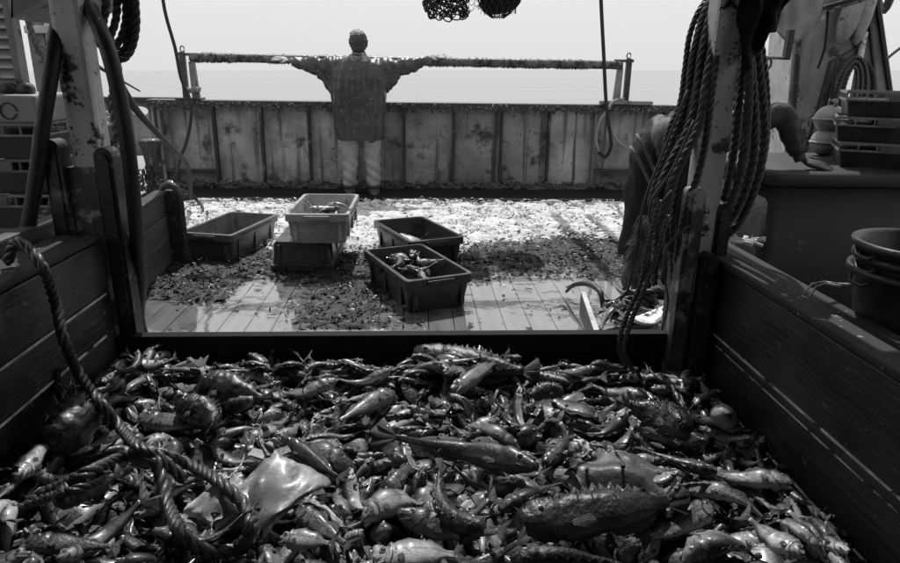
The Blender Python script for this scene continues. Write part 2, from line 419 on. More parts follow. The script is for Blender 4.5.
# ================================================================ STERN BULWARK
YB = 7.8
bul = thing('bulwark', (0, YB, 0), 'long stained steel stern bulwark with upright ribs behind the man', 'bulwark')
def bpart(mb, name, m, parent=bul, smooth=False, kind=None):
    mb.v = [(a, b_ - YB, c) for a, b_, c in mb.v]
    return mb.build(name, m, parent, smooth, kind=kind)
ribs = [-2.86, -2.27, -1.745, -1.215, -.70, -.14, .43, .975, 1.525, 2.06, 2.86]
for i, (a, b) in enumerate(zip(ribs, ribs[1:])):
    mb = MB(); n = 10
    # slightly dished plate
    v, f = [], []
    for k in range(n + 1):
        for j in range(n + 1):
            x = a + .012 + (b - a - .024) * k / n; z = .07 + .86 * j / n
            v.append((x, YB + .03 + .012 * math.sin(math.pi * k / n) * math.sin(math.pi * j / n) + .006 * mathutils.noise.noise(Vector((x * 3, z * 3, i))), z))
    f = [(k * (n + 1) + j, (k + 1) * (n + 1) + j, (k + 1) * (n + 1) + j + 1, k * (n + 1) + j + 1) for k in range(n) for j in range(n)]
    nn = len(v); v += [(x, YB + .06, z) for x, y, z in v]; f += [tuple(q + nn for q in ff)[::-1] for ff in f]
    mb.add(v, f); bpart(mb, 'panel', panel_m, smooth=False)
for i, a in enumerate(ribs):
    mb = MB(); mb.box((a - .011, YB - .055, .05), (a + .011, YB + .055, .925), .003)
    mb.box((a - .014, YB - .062, .05), (a + .014, YB - .0555, .925))
    bpart(mb, 'rib', rust if i not in (0, 9) else paint_gallows)
mb = MB(); mb.box((-2.97, YB - .09, .93), (2.97, YB + .12, 1.005), .012); bpart(mb, 'cap_rail', steel_dark)
mb = MB(); mb.box((2.08, YB - .13, 1.008), (2.68, YB - .03, 1.05), .012); bpart(mb, 'rest_bar', paint_gallows)
mb = MB(); mb.box((-2.85, YB - .07, .21), (-2.28, YB + .025, .235), .004); bpart(mb, 'ledge', steel_dark)
mb = MB(); mb.box((2.07, YB - .07, .24), (2.84, YB + .025, .265), .004); bpart(mb, 'ledge', steel_dark)
mb = MB(); mb.box((-2.96, YB + .065, -.4), (2.96, YB + .075, .96)); bpart(mb, 'outer_plate', steel_dark)
v, f = tube_geo([(x * .06, YB - .10, .045) for x in range(-48, 49)], .055, 10)
v = noise_disp(v, .07, 14); mb = MB(); mb.add(v, f); bpart(mb, 'weedy_waterway', steel_dark, smooth=True)
wp = obj('waterway_board', *prism([(7.02, .004), (7.05, .035), (7.68, .045), (7.70, .004)], 'x', -2.95, 2.95), wood_cross)
tag(wp, 'dark wet board lying along the foot of the stern bulwark', 'board')

rnd = random.Random(8); mb = MB()
for k in range(2600):
    x = rnd.uniform(-2.9, 2.9); top = rnd.random() < .5
    if mathutils.noise.noise(Vector((x * 5, 2 if top else 9, 0))) < rnd.uniform(-.5, .35): continue
    z = rnd.uniform(.90, .99) if top else rnd.uniform(.02, .13)
    y = (-.098 if top else -.165 + .06 * rnd.random()); s_ = rnd.uniform(.006, .02)
    mb.add([(x - s_, y, z), (x + s_, y - .004, z + rnd.uniform(-.01, .01)), (x + rnd.uniform(-s_, s_), y - rnd.uniform(.002, .016), z - s_ * rnd.uniform(.5, 2)), (x, y + .01, z + s_)], [(0, 1, 2), (0, 3, 1), (0, 2, 3), (1, 3, 2)])
mb.build('weed_fringe', weed_m, bul, kind='stuff')
mb = MB()
for k in range(700):
    x = rnd.uniform(-2.9, 2.9); top = rnd.random() < .45; s_ = rnd.uniform(.003, .009); z = rnd.uniform(.93, .985) if top else rnd.uniform(.03, .12); y = -.1 if top else -.17 + .05 * rnd.random()
    mb.add([(x - s_, y, z), (x + s_, y - .006, z), (x, y - .01, z + s_ * 1.5)], [(0, 1, 2)])
mb.build('barnacles', scrap_pale, bul, kind='stuff')

# port quarter behind, with oval freeing hole
pq = thing('quarter_bulwark', (-3.4, 8.45, 0), 'far left quarter bulwark plate pierced by an oval hole', 'bulwark')
def plate_with_hole(x0, x1, z0, z1, cx, cz, rx, rz, y0, y1, n=32):
    v, f = [], []
    outer = []
    for k in range(n):
        a = 2 * math.pi * k / n; c, s = math.cos(a), math.sin(a)
        t = min(((x1 - cx) / c if c > 1e-6 else (x0 - cx) / c if c < -1e-6 else 1e9), ((z1 - cz) / s if s > 1e-6 else (z0 - cz) / s if s < -1e-6 else 1e9))
        outer.append((cx + c * t, cz + s * t))
    for y in (y0, y1):
        v += [(cx + rx * math.cos(2 * math.pi * k / n), y, cz + rz * math.sin(2 * math.pi * k / n)) for k in range(n)]
        v += [(a, y, b) for a, b in outer]
    for k in range(n):
        k2 = (k + 1) % n
        f += [(k, n + k, n + k2, k2), (2 * n + k, 2 * n + k2, 3 * n + k2, 3 * n + k), (k, k2, 2 * n + k2, 2 * n + k), (n + k, 3 * n + k, 3 * n + k2, n + k2)]
    return v, f
v, f = plate_with_hole(-.62, .50, .30, .93, .062, .835, .10, .055, 0, .04)
obj('panel', v, f, panel_m, pq)
mb = MB()
for x in (-.62, -.28, -.16, .30): mb.box((x - .012, -.05, .28), (x + .012, -.001, .925))
mb.build('rib', rust, pq)
mb = MB(); mb.box((-.7, -.07, .935), (.52, .09, 1.0), .012); mb.build('cap_rail', steel_dark, pq)
mb = MB(); mb.box((-.62, .0, -.2), (-.10, .04, .295)); mb.box((.16, .0, -.2), (.5, .04, .295)); mb.build('lower_plate', paint_gallows, pq)

for sx, lab in ((-1, 'port side bulwark running forward outside the stacked boxes'), (1, 'starboard side bulwark running forward behind the tubs')):
    t = thing('side_bulwark', (sx * 4.05, 0, 0), lab, 'bulwark')
    mb = MB(); mb.box((-.02, -1.4, -.3), (.02, 8.4, .93)); mb.build('plate', panel_m, t)
    mb = MB(); mb.box((-.09, -1.4, .932), (.09, 8.4, 1.0), .01); mb.build('cap_rail', steel_dark, t)
    for k in range(16):
        mb = MB(); mb.box((-sx * .09 if sx > 0 else .021, -.012, 0), (-.021 if sx > 0 else .09, .012, .93)); mb.build('rib', rust, t, loc=(0, -1 + k * .6, 0))

# rail pipe across the stern and its two stands
pa, pb = Vector((-2.472, 7.800, 1.453)), Vector((2.321, 7.800, 1.435))
pipe = thing('rail_pipe', (0, YB, 0), 'long weed-hung pipe carried across the stern above the bulwark', 'pipe')
path = [(pa.lerp(pb, i / 120) - Vector((0, YB, 0))) for i in range(121)]
v, f = tube_geo(path, .048, 12); obj('tube', v, f, mat('worn_pipe', .05, .2, .45, 9, .5, 50, spots=[(.48, .08, .015, 12)]), pipe, True)
rnd = random.Random(11); mb = MB()
for k in range(5200):
    t = rnd.random()
    if mathutils.noise.noise(Vector((t * 11, 3, 0))) + .22 < rnd.random() * .5: continue
    a = rnd.gauss(-math.pi / 2, 1.5); c = path[0].lerp(path[-1], t)
    q = c + Vector((0, math.cos(a) * .047, math.sin(a) * .047))
    e = q + Vector((rnd.uniform(-.03, .03), math.cos(a) * .012 + rnd.uniform(-.01, .01), math.sin(a) * .010 + rnd.uniform(-.010, .004)))
    w = Vector((rnd.uniform(.004, .009), 0, 0))
    mb.add([q - w, q + w, e], [(0, 1, 2)])
mb.build('hanging_weed', weed_m, pipe, kind='stuff')
def stand(loc, label, s):
    t = thing('rail_stand', loc, label, 'stand', 'stands holding the stern pipe')
    mb = MB(); mb.box((-.03, -.03, 0), (.03, .03, .50), .006); mb.build('post', steel_dark, t)
    mb = MB(); mb.add(*prism([(s * .07, 0), (s * .15, 0), (s * .125, .40), (s * .065, .40)], 'y', -.025, .025)); mb.build('brace', paint_gallows, t)
    mb = MB(); mb.tube([(-s * .05, -.01, .475), (s * .17, -.01, .475)], .016, 8); mb.build('pin', steel_dark, t)
    v, f = tube_geo([(s * .01 + .022 * math.cos(a * .5), -.01, .53 + .03 * math.sin(a * .5)) for a in range(13)], .007, 6); obj('ring', v, f, steel_dark, t, True)
    mb = MB(); mb.box((-.10, -.09, .0), (.18 if s > 0 else .10, .09, .02), .004); mb.build('foot', steel_dark, t)
    return t
stand((-2.55, YB - .01, 1.007), 'pipe stand at the left end of the stern bulwark', 1)
t = stand((2.40, YB + .01, 1.007), 'pipe stand at the right end of the stern bulwark', -1)
v, f = [], []
mb = MB()
rnd = random.Random(4)
for k in range(5):
    c = Vector((-2.450, 7.720, 1.098)); mb.tube(spline([c + Vector((rnd.uniform(-.09, .09), rnd.uniform(-.04, .04), rnd.uniform(-.02, .05))) for _ in range(5)], .02), .012, 6)
tag(mb.build('knotted_rag', rope_pale, None, True), 'pale knotted rope end beside the left pipe stand', 'knot')

# ================================================================ STUFF ON THE DECK
def pale_zone(x, y):
    d = 1.0
    lim = 4.95 + .25 * mathutils.noise.noise(Vector((x * 1.3, 0, 4))) + (0.25 if x > .4 else 0) - (.4 if -.5 < x < 1.0 and y > 0 else 0) * 0
    e = (y - lim) / .35
    e = max(0, min(1, e)) * max(0, min(1, (7.15 - y) / .15))
    return e
def dark_zone(x, y):
    n = mathutils.noise.noise(Vector((x * 1.1, y * 1.2, 7)))
    a = max(0, min(1, (y - 4.15 - .3 * n - (.1 if x > .5 else 0)) / .35)) * max(0, min(1, (5.55 - y + .5 * n) / .5))
    b = math.exp(-((x + .42) / .26) ** 2) * (1 if 3.4 < y < 5 else 0) * (.9 + n)
    c = (1 if x < -1.15 else 0) * max(0, min(1, (y - 3.9 + n) / .3)) * (1 if y < 5.6 else 0)
    return max(a, b, c, .012)
def sheet(zone, x0, x1, y0, y1, nx, ny, th, amp, seed, thr, sc=9):
    V, F, idx = [], [], {}
    def h(x, y):
        p = Vector((x * sc, y * sc, seed))
        return zone(x, y) * (.55 + mathutils.noise.fractal(p, 1.0, 2.0, 4)) - thr
    H = [[h(x0 + (x1 - x0) * i / nx, y0 + (y1 - y0) * j / ny) for j in range(ny + 1)] for i in range(nx + 1)]
    def vid(i, j):
        if (i, j) not in idx:
            idx[i, j] = len(V); V.append((x0 + (x1 - x0) * i / nx, y0 + (y1 - y0) * j / ny, max(-.004, min(th, H[i][j] * amp)) + .002))
        return idx[i, j]
    for i in range(nx):
        for j in range(ny):
            if max(H[i][j], H[i + 1][j], H[i + 1][j + 1], H[i][j + 1]) > 0:
                F.append((vid(i, j), vid(i + 1, j), vid(i + 1, j + 1), vid(i, j + 1)))
    return V, F
v, f = sheet(pale_zone, -3.6, 3.6, 4.6, 7.2, 420, 210, .035, .06, 1.5, .22, 8)
o = obj('fish_slush', v, f, scrap_pale, None, True, kind='stuff'); o['label'] = 'bright wet litter of scraps spread over the aft deck'
v, f = sheet(dark_zone, -3.2, 2.6, 3.2, 6.2, 420, 240, .02, .035, 8.5, .36, 10)
o = obj('weed_litter', v, f, scrap_dark, None, True, kind='stuff'); o['label'] = 'dark wet weed trodden over the middle of the deck'
def bits(name, zone, n, m, size, box_, label, seed, zt=.02):
    rnd = random.Random(seed); mb = MB(); c = 0; tries = 0
    while c < n and tries < n * 12:
        tries += 1
        x, y = rnd.uniform(*box_[:2]), rnd.uniform(*box_[2:])
        if rnd.random() > zone(x, y): continue
        c += 1
        L, w = rnd.uniform(*size), rnd.uniform(.15, .45)
        a = rnd.uniform(0, 2 * math.pi); z = rnd.uniform(.002, zt)
        cs, sn = math.cos(a), math.sin(a); V = []
        up = rnd.uniform(0, .5) * L
        for (t, hw, dz) in ((-.5, .25, 0), (-.1, .5, .4), (.3, .45, .3), (.55, .1, -.1)):
            for s in (-1, 1):
                lx, ly = t * L, s * hw * L * w
                V.append((x + cs * lx - sn * ly, y + sn * lx + cs * ly, z + max(0, dz * up) + s * rnd.uniform(-.15, .15) * L))
        mb.add(V, [(0, 2, 3, 1), (2, 4, 5, 3), (4, 6, 7, 5)])
    o = mb.build(name, m, None, True, kind='stuff'); o['label'] = label
    return o
bits('scrap_litter', pale_zone, 9000, scrap_pale, (.02, .07), (-3.6, 3.6, 4.7, 7.2), 'pale scraps strewn thickly over the aft deck', 5, .04)
bits('weed_scraps', dark_zone, 17000, scrap_dark, (.008, .06), (-3.2, 2.6, 3.0, 6.2), 'small dark scraps of weed and shell over the wet planks', 6, .02)
bits('scrap_flecks', lambda x, y: dark_zone(x, y) * .7 + .012, 1000, scrap_pale, (.008, .03), (-3.2, 2.6, 3.0, 6.2), 'pale flecks among the dark weed', 8, .03)

def film_zone(x, y):
    n = mathutils.noise.noise(Vector((x * .9, y * 1.1, 21)))
    a = max(0, min(1, (4.35 + .25 * n - y) / .15)) * max(0, min(1, (y - 2.6) / .1))
    return a * (1.15 if x > -.15 else .85 + n)
v, f = sheet(film_zone, -2.0, 1.15, 2.6, 4.8, 260, 180, .0015, .002, 3.3, .12, 3.5)
m, nt, p, new, link = nodes('standing_water')
nt.nodes.remove(p); tr_ = new('ShaderNodeBsdfTransparent'); gl_ = new('ShaderNodeBsdfGlossy'); gl_.inputs['Roughness'].default_value = .03; gl_.inputs[0].default_value = g(.95)
tr_.inputs[0].default_value = g(.88)
fz = new('ShaderNodeFresnel'); fz.inputs[0].default_value = 1.9; ms = new('ShaderNodeMixShader')
gp = new('ShaderNodeNewGeometry'); n = new('ShaderNodeTexNoise'); n.inputs['Scale'].default_value = 9; n.inputs['Detail'].default_value = 3; link(gp.outputs['Position'], n.inputs['Vector'])
b = new('ShaderNodeBump'); b.inputs['Strength'].default_value = .12; b.inputs['Distance'].default_value = .004; link(n.outputs['Fac'], b.inputs['Height'])
link(b.outputs[0], gl_.inputs['Normal']); link(b.outputs[0], fz.inputs['Normal'])
front_ = new('ShaderNodeMath'); front_.operation = 'SUBTRACT'; front_.inputs[0].default_value = 1; link(gp.outputs['Backfacing'], front_.inputs[1])
fac_ = new('ShaderNodeMath'); fac_.operation = 'MULTIPLY'; link(fz.outputs[0], fac_.inputs[0]); link(front_.outputs[0], fac_.inputs[1])
link(fac_.outputs[0], ms.inputs[0]); link(tr_.outputs[0], ms.inputs[1]); link(gl_.outputs[0], ms.inputs[2]); link(ms.outputs[0], nt.nodes['Material Output'].inputs[0])
v = [(x, y, max(.0015, z) + .0015) for x, y, z in v]
o = obj('water_film', v, f, m, None, True, kind='stuff'); o['label'] = 'film of standing water on the planks in front of the boxes'

# ================================================================ FISH BOXES
def fish_box(name, m, L=.77, W=.43, H=.21, rim=None):
    """open tapered box, long side along y, origin at the centre of its base"""
    t = thing(name, (0, 0, 0), 'x', 'fish box')
    def ring(w, l, z, r=.03, n=4):
        out = []
        for cx, cy, a0 in ((1, 1, 0), (-1, 1, 90), (-1, -1, 180), (1, -1, 270)):
            for k in range(n + 1):
                a = math.radians(a0 + 90 * k / n)
                out.append((cx * (w / 2 - r) + r * math.cos(a), cy * (l / 2 - r) + r * math.sin(a), z))
        return out
    k = .84
    rings = [ring(W * k, L * (k + .04), 0), ring(W * .93, L * .95, H - .058), ring(W * .93, L * .95, H - .056), ring(W, L, H - .052), ring(W, L, H - .004), ring(W - .008, L - .008, H),
             ring(W - .045, L - .045, H), ring(W - .05, L - .05, H - .006), ring(W * k - .025, L * (k + .04) - .03, .014)]
    n = len(rings[0]); V = [p for r in rings for p in r]; F = []
    for i in range(len(rings) - 1):
        for j in range(n): F.append((i * n + j, i * n + (j + 1) % n, (i + 1) * n + (j + 1) % n, (i + 1) * n + j))
    F.append(tuple(range(n))[::-1]); F.append(tuple(range((len(rings) - 1) * n, len(rings) * n)))
    obj('body', V, F, m, t, False)
    for s in (-1, 1):  # end handles and corner ribs
        mb = MB()
        y = s * (L * .5)
        mb.box((-.085, y - .004 if s > 0 else y - .012, H - .036), (.085, y + .012 if s > 0 else y + .004, H - .012), .003)
        mb.build('handle', rim or m, t)
        for x in (-.15, .15):
            mb = MB(); mb.add(*prism([(x - .012, .02), (x + .012, .02), (x + .012, H - .056), (x - .012, H - .056)], 'y', s * L * .435, s * L * .482)); mb.build('rib', m, t)
    for s in (-1, 1):
        for q in (-.26, 0, .26):
            mb = MB(); mb.add(*prism([(q - .01, .03), (q + .01, .03), (q + .01, H - .056), (q - .01, H - .056)], 'x', s * W * .42, s * W * .474)); mb.build('rib', m, t)
        mb = MB(); mb.box((s * W * .5 - .004, -.24, H - .032), (s * W * .5 + .004, .24, H - .018)); mb.build('groove', strap_m, t)
    return t
def place(t, x, y, z, rz, label, rx=0, ry=0, group='fish boxes on the deck'):
    t.location = (x, y, z); t.rotation_euler = (rx, ry, rz); tag(t, label, None, group); return t
bA = place(fish_box('fish_box', plastic_mid), -1.43, 5.1, .001, -.245, 'empty grey fish box on the deck at the left')
bB = place(fish_box('fish_box', plastic_dark), -.79, 4.83, .212, -.02, 'dark fish box turned upside down under the pale one', ry=math.pi)
bC = place(fish_box('fish_box', plastic_pale), -.665, 4.79, .214, -.01, 'pale fish box holding coiled catch, set on a dark box')
bD = place(fish_box('fish_box', plastic_dark), .0, 4.93, .001, .40, 'dark fish box holding one white fish, behind the fuller box')
bE = place(fish_box('fish_box', plastic_dark), -.01, 4.02, .001, .40, 'dark fish box heaped with fish, nearest of the boxes', rx=.0)

# ---------------------------------------------------------------- fish
def lerp(tab, t):
    for (a, va), (b, vb) in zip(tab, tab[1:]):
        if t <= b:
            s = (t - a) / (b - a) if b > a else 0
            s = s * s * (3 - 2 * s)
            return va + (vb - va) * s
    return tab[-1][1]

PROFILES = {  # height table and width table along the body (nose 0, tail root 1), as fractions of the greatest
    'slim':    ([(0, .10), (.06, .42), (.2, .86), (.4, 1), (.7, .72), (.92, .3), (1, .27)],
                [(0, .12), (.08, .55), (.2, .95), (.4, 1), (.7, .6), (.92, .18), (1, .1)]),
    'gurnard': ([(0, .28), (.08, .62), (.2, .98), (.3, 1), (.6, .6), (.9, .24), (1, .2)],
                [(0, .4), (.1, .75), (.22, 1), (.32, .9), (.6, .5), (.9, .16), (1, .1)]),
    'bream':   ([(0, .08), (.08, .4), (.25, .88), (.42, 1), (.7, .7), (.92, .22), (1, .22)],
                [(0, .15), (.1, .6), (.25, 1), (.45, .9), (.7, .5), (.92, .15), (1, .1)]),
    'flat':    ([(0, .12), (.1, .5), (.3, .92), (.5, 1), (.75, .74), (.95, .24), (1, .2)],
                [(0, .3), (.1, .8), (.3, 1), (.5, .9), (.8, .5), (1, .2)]),
    'cod':     ([(0, .3), (.08, .62), (.2, .94), (.35, 1), (.6, .68), (.9, .26), (1, .22)],
                [(0, .35), (.1, .75), (.22, 1), (.35, .95), (.6, .55), (.9, .18), (1, .1)]),
    'lump':    ([(0, .45), (.1, .8), (.3, 1), (.5, .95), (.75, .66), (.95, .3), (1, .25)],
                [(0, .5), (.1, .85), (.3, 1), (.55, .85), (.8, .5), (1, .2)]),
}
KINDS = {  # length, height/length, width/length, profile
    'whiting': (.19, .235, .155, 'slim'), 'gurnard': (.20, .22, .20, 'gurnard'), 'scad': (.21, .195, .145, 'slim'),
    'bream': (.16, .36, .15, 'bream'), 'sole': (.18, .44, .085, 'flat'),
    'cod': (.40, .24, .17, 'cod'), 'ling': (.50, .17, .13, 'cod'), 'rough': (.46, .25, .21, 'lump'), 'toad': (.26, .42, .36, 'lump'),
    'pout': (.24, .40, .27, 'bream'),
}

def fish_parts(kind, bend, seed, fine=False):
    """lists of (verts, faces) for body, tail_fin, dorsal_fin, belly_fin, pectoral_fin, eye of one fish; nose at +x, back at +z"""
    rng = random.Random(seed)
    L, hr, wr, pn = KINDS[kind]
    H, W = PROFILES[pn]
    h0, w0 = L * hr / 2, L * wr / 2
    NR, NS = (34, 20) if fine else (20, 12)
    BL = L * .84
    rough = kind in ('rough', 'toad')
    def centre(t):  # sideways bend
        x = L / 2 - BL * t
        y = bend[0] * L * (t - .45) ** 2 + bend[1] * L * math.sin((t - .3) * 5.5) * t * .5
        return x, y
    zb = ((seed * 37) % 10 / 10 - .45) * .35
    def sag(t): return zb * L * ((t - .45) ** 2 - .05) if pn != 'flat' else 0
    def frame(t):
        x0, y0 = centre(t - .01); x1, y1 = centre(t + .01)
        dx, dy = x1 - x0, y1 - y0
        n = math.hypot(dx, dy) or 1
        return -dy / n, dx / n
    V, Fc = [], []
    for i in range(NR + 1):
        t = (i / NR) ** 1.15
        x, y = centre(t); nx, ny = frame(t)
        h, w = h0 * lerp(H, t), w0 * lerp(W, t)
        gill = .24 if pn != 'gurnard' else .3
        g = 1.05 if t < gill else (.93 if t < gill + .045 else 1.0)
        if pn in ('flat',): g = 1
        for k in range(NS):
            a = 2 * math.pi * k / NS
            c, s = math.cos(a), math.sin(a)
            e = .85
            cy = math.copysign(abs(c) ** e, c); sz = math.copysign(abs(s) ** e, s)
            if s < 0: sz *= .92
            r = g
            if rough:
                r *= 1 + .07 * mathutils.noise.noise(Vector((t * 9 + seed, c * 2.5, s * 2.5))) * 2 + .08 * mathutils.noise.noise(Vector((t * 30, c * 8, s * 8 + seed)))
            elif fine:
                r *= 1 + .06 * mathutils.noise.noise(Vector((t * 5 + seed, c * 1.4, s * 1.4)))
            V.append((x + nx * w * cy * r, y + ny * w * cy * r, h * sz * r + (h0 * .12 * math.sin(t * 3.1) if pn != 'flat' else 0) + sag(t)))
    for i in range(NR):
        for k in range(NS):
            a, b = i * NS + k, i * NS + (k + 1) % NS
            Fc.append((a, b, b + NS, a + NS))
    Fc.append(tuple(range(NS))[::-1]); Fc.append(tuple(range(NR * NS, NR * NS + NS)))
    # lower jaw
    jx, jy = centre(.05)
    b0 = len(V); JN = 8
    jaw = [(.045, .02, .35), (.02, .30, .42), (-.015, .46, .40), (-.075, .55, .3)]
    for q, (dx, rr, dz) in enumerate(jaw):
        for k in range(JN):
            a = 2 * math.pi * k / JN
            V.append((jx + dx * L, jy + w0 * rr * math.cos(a), -h0 * dz + h0 * .22 * rr * math.sin(a)))
    for q in range(3):
        for k in range(JN):
            a, b = b0 + q * JN + k, b0 + q * JN + (k + 1) % JN
            Fc.append((a, b, b + JN, a + JN))
    Fc.append(tuple(range(b0, b0 + JN))[::-1])
    out = {'body': (V, Fc)}
    def fan(root, tips, th=.0012, rays=7):
        """thin two-sided web with ridges between a root edge and a tip edge"""
        v, f = [], []
        n = len(root)
        for side in (1, -1):
            for r_, t_ in zip(root, tips):
                v += [(r_[0], r_[1] + side * th, r_[2]), (t_[0], t_[1] + side * th * .4, t_[2])]
        for s_ in range(2):
            o = s_ * 2 * n
            for i in range(n - 1):
                q = (o + 2 * i, o + 2 * i + 1, o + 2 * i + 3, o + 2 * i + 2)
                f.append(q if s_ == 0 else q[::-1])
        for i in range(n - 1):
            f.append((2 * i + 1, 2 * n + 2 * i + 1, 2 * n + 2 * i + 3, 2 * i + 3))
        return v, f
    # tail fin
    x, y = centre(1.0); nx, ny = frame(1.0); tx, ty = ny, -nx
    hT = h0 * lerp(H, 1) ; n = 9
    root, tips = [], []
    sp = {'flat': .5, 'lump': .55}.get(pn, .95) * h0 + .012
    if kind == 'sole': sp = h0 * .45
    for i in range(n):
        u = i / (n - 1) * 2 - 1
        lg = L * (.085 + .045 * (abs(u) if kind not in ('sole', 'toad', 'rough', 'ling') else 1 - abs(u))) * (1 + .06 * rng.uniform(-1, 1))
        wv = .006 * math.sin(i * 2.3 + seed)
        root.append((x, y, u * hT * .9 + sag(1))); tips.append((x - lg, y + bend[0] * lg * 1.0 + wv, u * (sp + .004) + sag(1.12)))
    out['tail_fin'] = fan(root, tips)
    def along(t0, t1, side, hgt, n, jag=0.0, wav=.004):
        root, tips = [], []
        for i in range(n):
            t = t0 + (t1 - t0) * i / (n - 1)
            x, y = centre(t)
            h = h0 * lerp(H, t) * .93 * (1 if side > 0 else .92)
            zc = (h0 * .12 * math.sin(t * 3.1) if pn != 'flat' else 0) + sag(t)
            e = math.sin(math.pi * min(1, (i + .7) / n)) ** .6
            hh = hgt * e * (1 - jag * (i % 2))
            root.append((x, y, zc + side * h)); tips.append((x - hgt * .55, y + wav * math.sin(i * 1.7 + seed), zc + side * (h + hh)))
        return fan(root, tips)
    def joinp(*ps):
        v, f = [], []
        for a, b in ps:
            o = len(v); v += a; f += [tuple(q + o for q in ff) for ff in b]
        return v, f
    fh = L * .034
    if kind == 'sole':
        out['dorsal_fin'] = along(.12, .95, 1, L * .06, 14); out['belly_fin'] = along(.25, .95, -1, L * .06, 12)
    elif kind in ('rough', 'toad'):
        out['dorsal_fin'] = joinp(along(.2, .9, 1, L * .05, 26, .75, .008)); out['belly_fin'] = along(.55, .85, -1, L * .05, 7)
    else:
        out['dorsal_fin'] = joinp(along(.3, .5, 1, fh * 1.25, 7, .25), along(.55, .85, 1, fh * .8, 8)); out['belly_fin'] = joinp(along(.58, .82, -1, fh * .8, 7), along(.26, .36, -1, fh, 4))
    if kind == 'sole': out['dorsal_fin_list'] = [out['dorsal_fin']]; out['belly_fin_list'] = [out['belly_fin']]
    elif kind in ('rough', 'toad'): out['dorsal_fin_list'] = [out['dorsal_fin']]; out['belly_fin_list'] = [out['belly_fin']]
    else:
        out['dorsal_fin_list'] = [along(.3, .5, 1, fh * 1.25, 7, .25), along(.55, .85, 1, fh * .8, 8)]; out['belly_fin_list'] = [along(.58, .82, -1, fh * .8, 7), along(.26, .36, -1, fh, 4)]
    # pectoral fins and eyes, one each side
    pv, ev = [], []
    for s in (1, -1):
        t = .3; x, y = centre(t); nx, ny = frame(t); w = w0 * lerp(W, t)
        n = 6; root, tips = [], []
        big = 1.3 if pn in ('gurnard', 'lump') else .8
        for i in range(n):
            u = i / (n - 1) - .5
            root.append((x, y + s * w * .96, -h0 * .25 + u * h0 * .22))
            tips.append((x - L * .10 * big * (1 - .5 * abs(u)), y + s * (w * .96 + L * .012 * big), -h0 * .3 + u * h0 * .55 * big ** .5))
        pv.append(fan(root, tips))
        t = .125 if pn != 'flat' else .1
        x, y = centre(t); w = w0 * lerp(W, t); R = L * (.036 if kind not in ('bream', 'pout') else .048)
        if kind in ('cod', 'ling', 'rough', 'toad'): R *= .75
        z = h0 * lerp(H, t) * .42
        v, f = [], []
        z += sag(t) + h0 * .04
        yy = y + s * w * .84
        for i in range(1, 5):
            ph = math.pi * i / 10
            for k in range(10):
                a = 2 * math.pi * k / 10
                v.append((x + R * math.sin(ph) * math.cos(a), yy + s * R * .75 * math.cos(ph), z + R * math.sin(ph) * math.sin(a)))
        v.append((x, yy + s * R * .75, z))
        for i in range(3):
            for k in range(10):
                f.append((i * 10 + k, i * 10 + (k + 1) % 10, (i + 1) * 10 + (k + 1) % 10, (i + 1) * 10 + k)[::(1 if s < 0 else -1)])
        f += [((k + 1) % 10, k, 40)[::(1 if s < 0 else -1)] for k in range(10)]
        # iris ring stays open: pupil is the cap
        ev.append((v, f))
    out['pectoral_fin'] = joinp(*pv); out['eye'] = joinp(*ev); out['fins2'] = pv; out['eyes2'] = ev
    return out

def ray_parts(L=.42, W=.40, seed=0, curl=.03):
    """skate: kite-shaped disc with raised spine and thin tail, nose at +x"""
    V, Fc = [], []
    NU, NV = 30, 26
    def half(t):  # half width along the body
        return W / 2 * lerp([(0, .04), (.08, .22), (.22, .50), (.36, .82), (.46, 1.0), (.54, .97), (.66, .74), (.8, .42), (.92, .22), (1, .10)], t)
    for side in (1, -1):
        for i in range(NU + 1):
            t = i / NU
            x = L * .45 - L * .72 * t
            for j in range(NV + 1):
                u = j / NV * 2 - 1
                hw = half(t)
                sweep = -abs(u) ** 2 * .03
                core = math.exp(-(u * hw / .045) ** 2) * math.sin(math.pi * min(1, t * .9 + .08)) * .03
                th = (.008 + core * (1 if side > 0 else .6)) * (1 - abs(u) ** 8)
                cz = curl * math.sin(u * hw * 11 + seed) * (abs(u) ** 1.5) - .03 * abs(u) ** 2 * (hw / W * 2) + .009 * math.sin(x * 22 + seed) + .009 * mathutils.noise.noise(Vector((x * 14 + seed, u * hw * 14, 0)))
                V.append((x + sweep, u * hw, cz + side * th))
    n1 = (NU + 1) * (NV + 1)
    for s in range(2):
        for i in range(NU):
            for j in range(NV):
                a = s * n1 + i * (NV + 1) + j
                q = (a, a + 1, a + NV + 2, a + NV + 1)
                Fc.append(q if s else q[::-1])
    for i in range(NU):
        for j in (0, NV):
            a = i * (NV + 1) + j; b = a + NV + 1
            Fc.append((a, b, b + n1, a + n1) if j else (b, a, a + n1, b + n1))
    body = (V, Fc)
    v, f = [], []
    for i in range(9):
        t = i / 8
        x = -L * .26 - L * .42 * t
        r = .011 * (1 - t * .85)
        for k in range(6):
            a = math.pi * k / 3
            v.append((x, .05 * math.sin(t * 2.2) * (1 if seed % 2 else -1) + r * math.cos(a), r * .8 * math.sin(a) + .004))
    for i in range(8):
        for k in range(6):
            f.append((i * 6 + k, i * 6 + (k + 1) % 6, (i + 1) * 6 + (k + 1) % 6, (i + 1) * 6 + k))
    fin = []
    for s in (1, -1):
        o = len(v)
        v += [(-L * .25, s * .02, .004), (-L * .30, s * .075, .008), (-L * .37, s * .06, .006), (-L * .33, s * .012, .006),
              (-L * .25, s * .02, -.002), (-L * .30, s * .075, .004), (-L * .37, s * .06, .002), (-L * .33, s * .012, -.001)]
        f += [(o, o + 1, o + 2, o + 3), (o + 7, o + 6, o + 5, o + 4)]
    return {'body': body, 'tail': (v, f)}

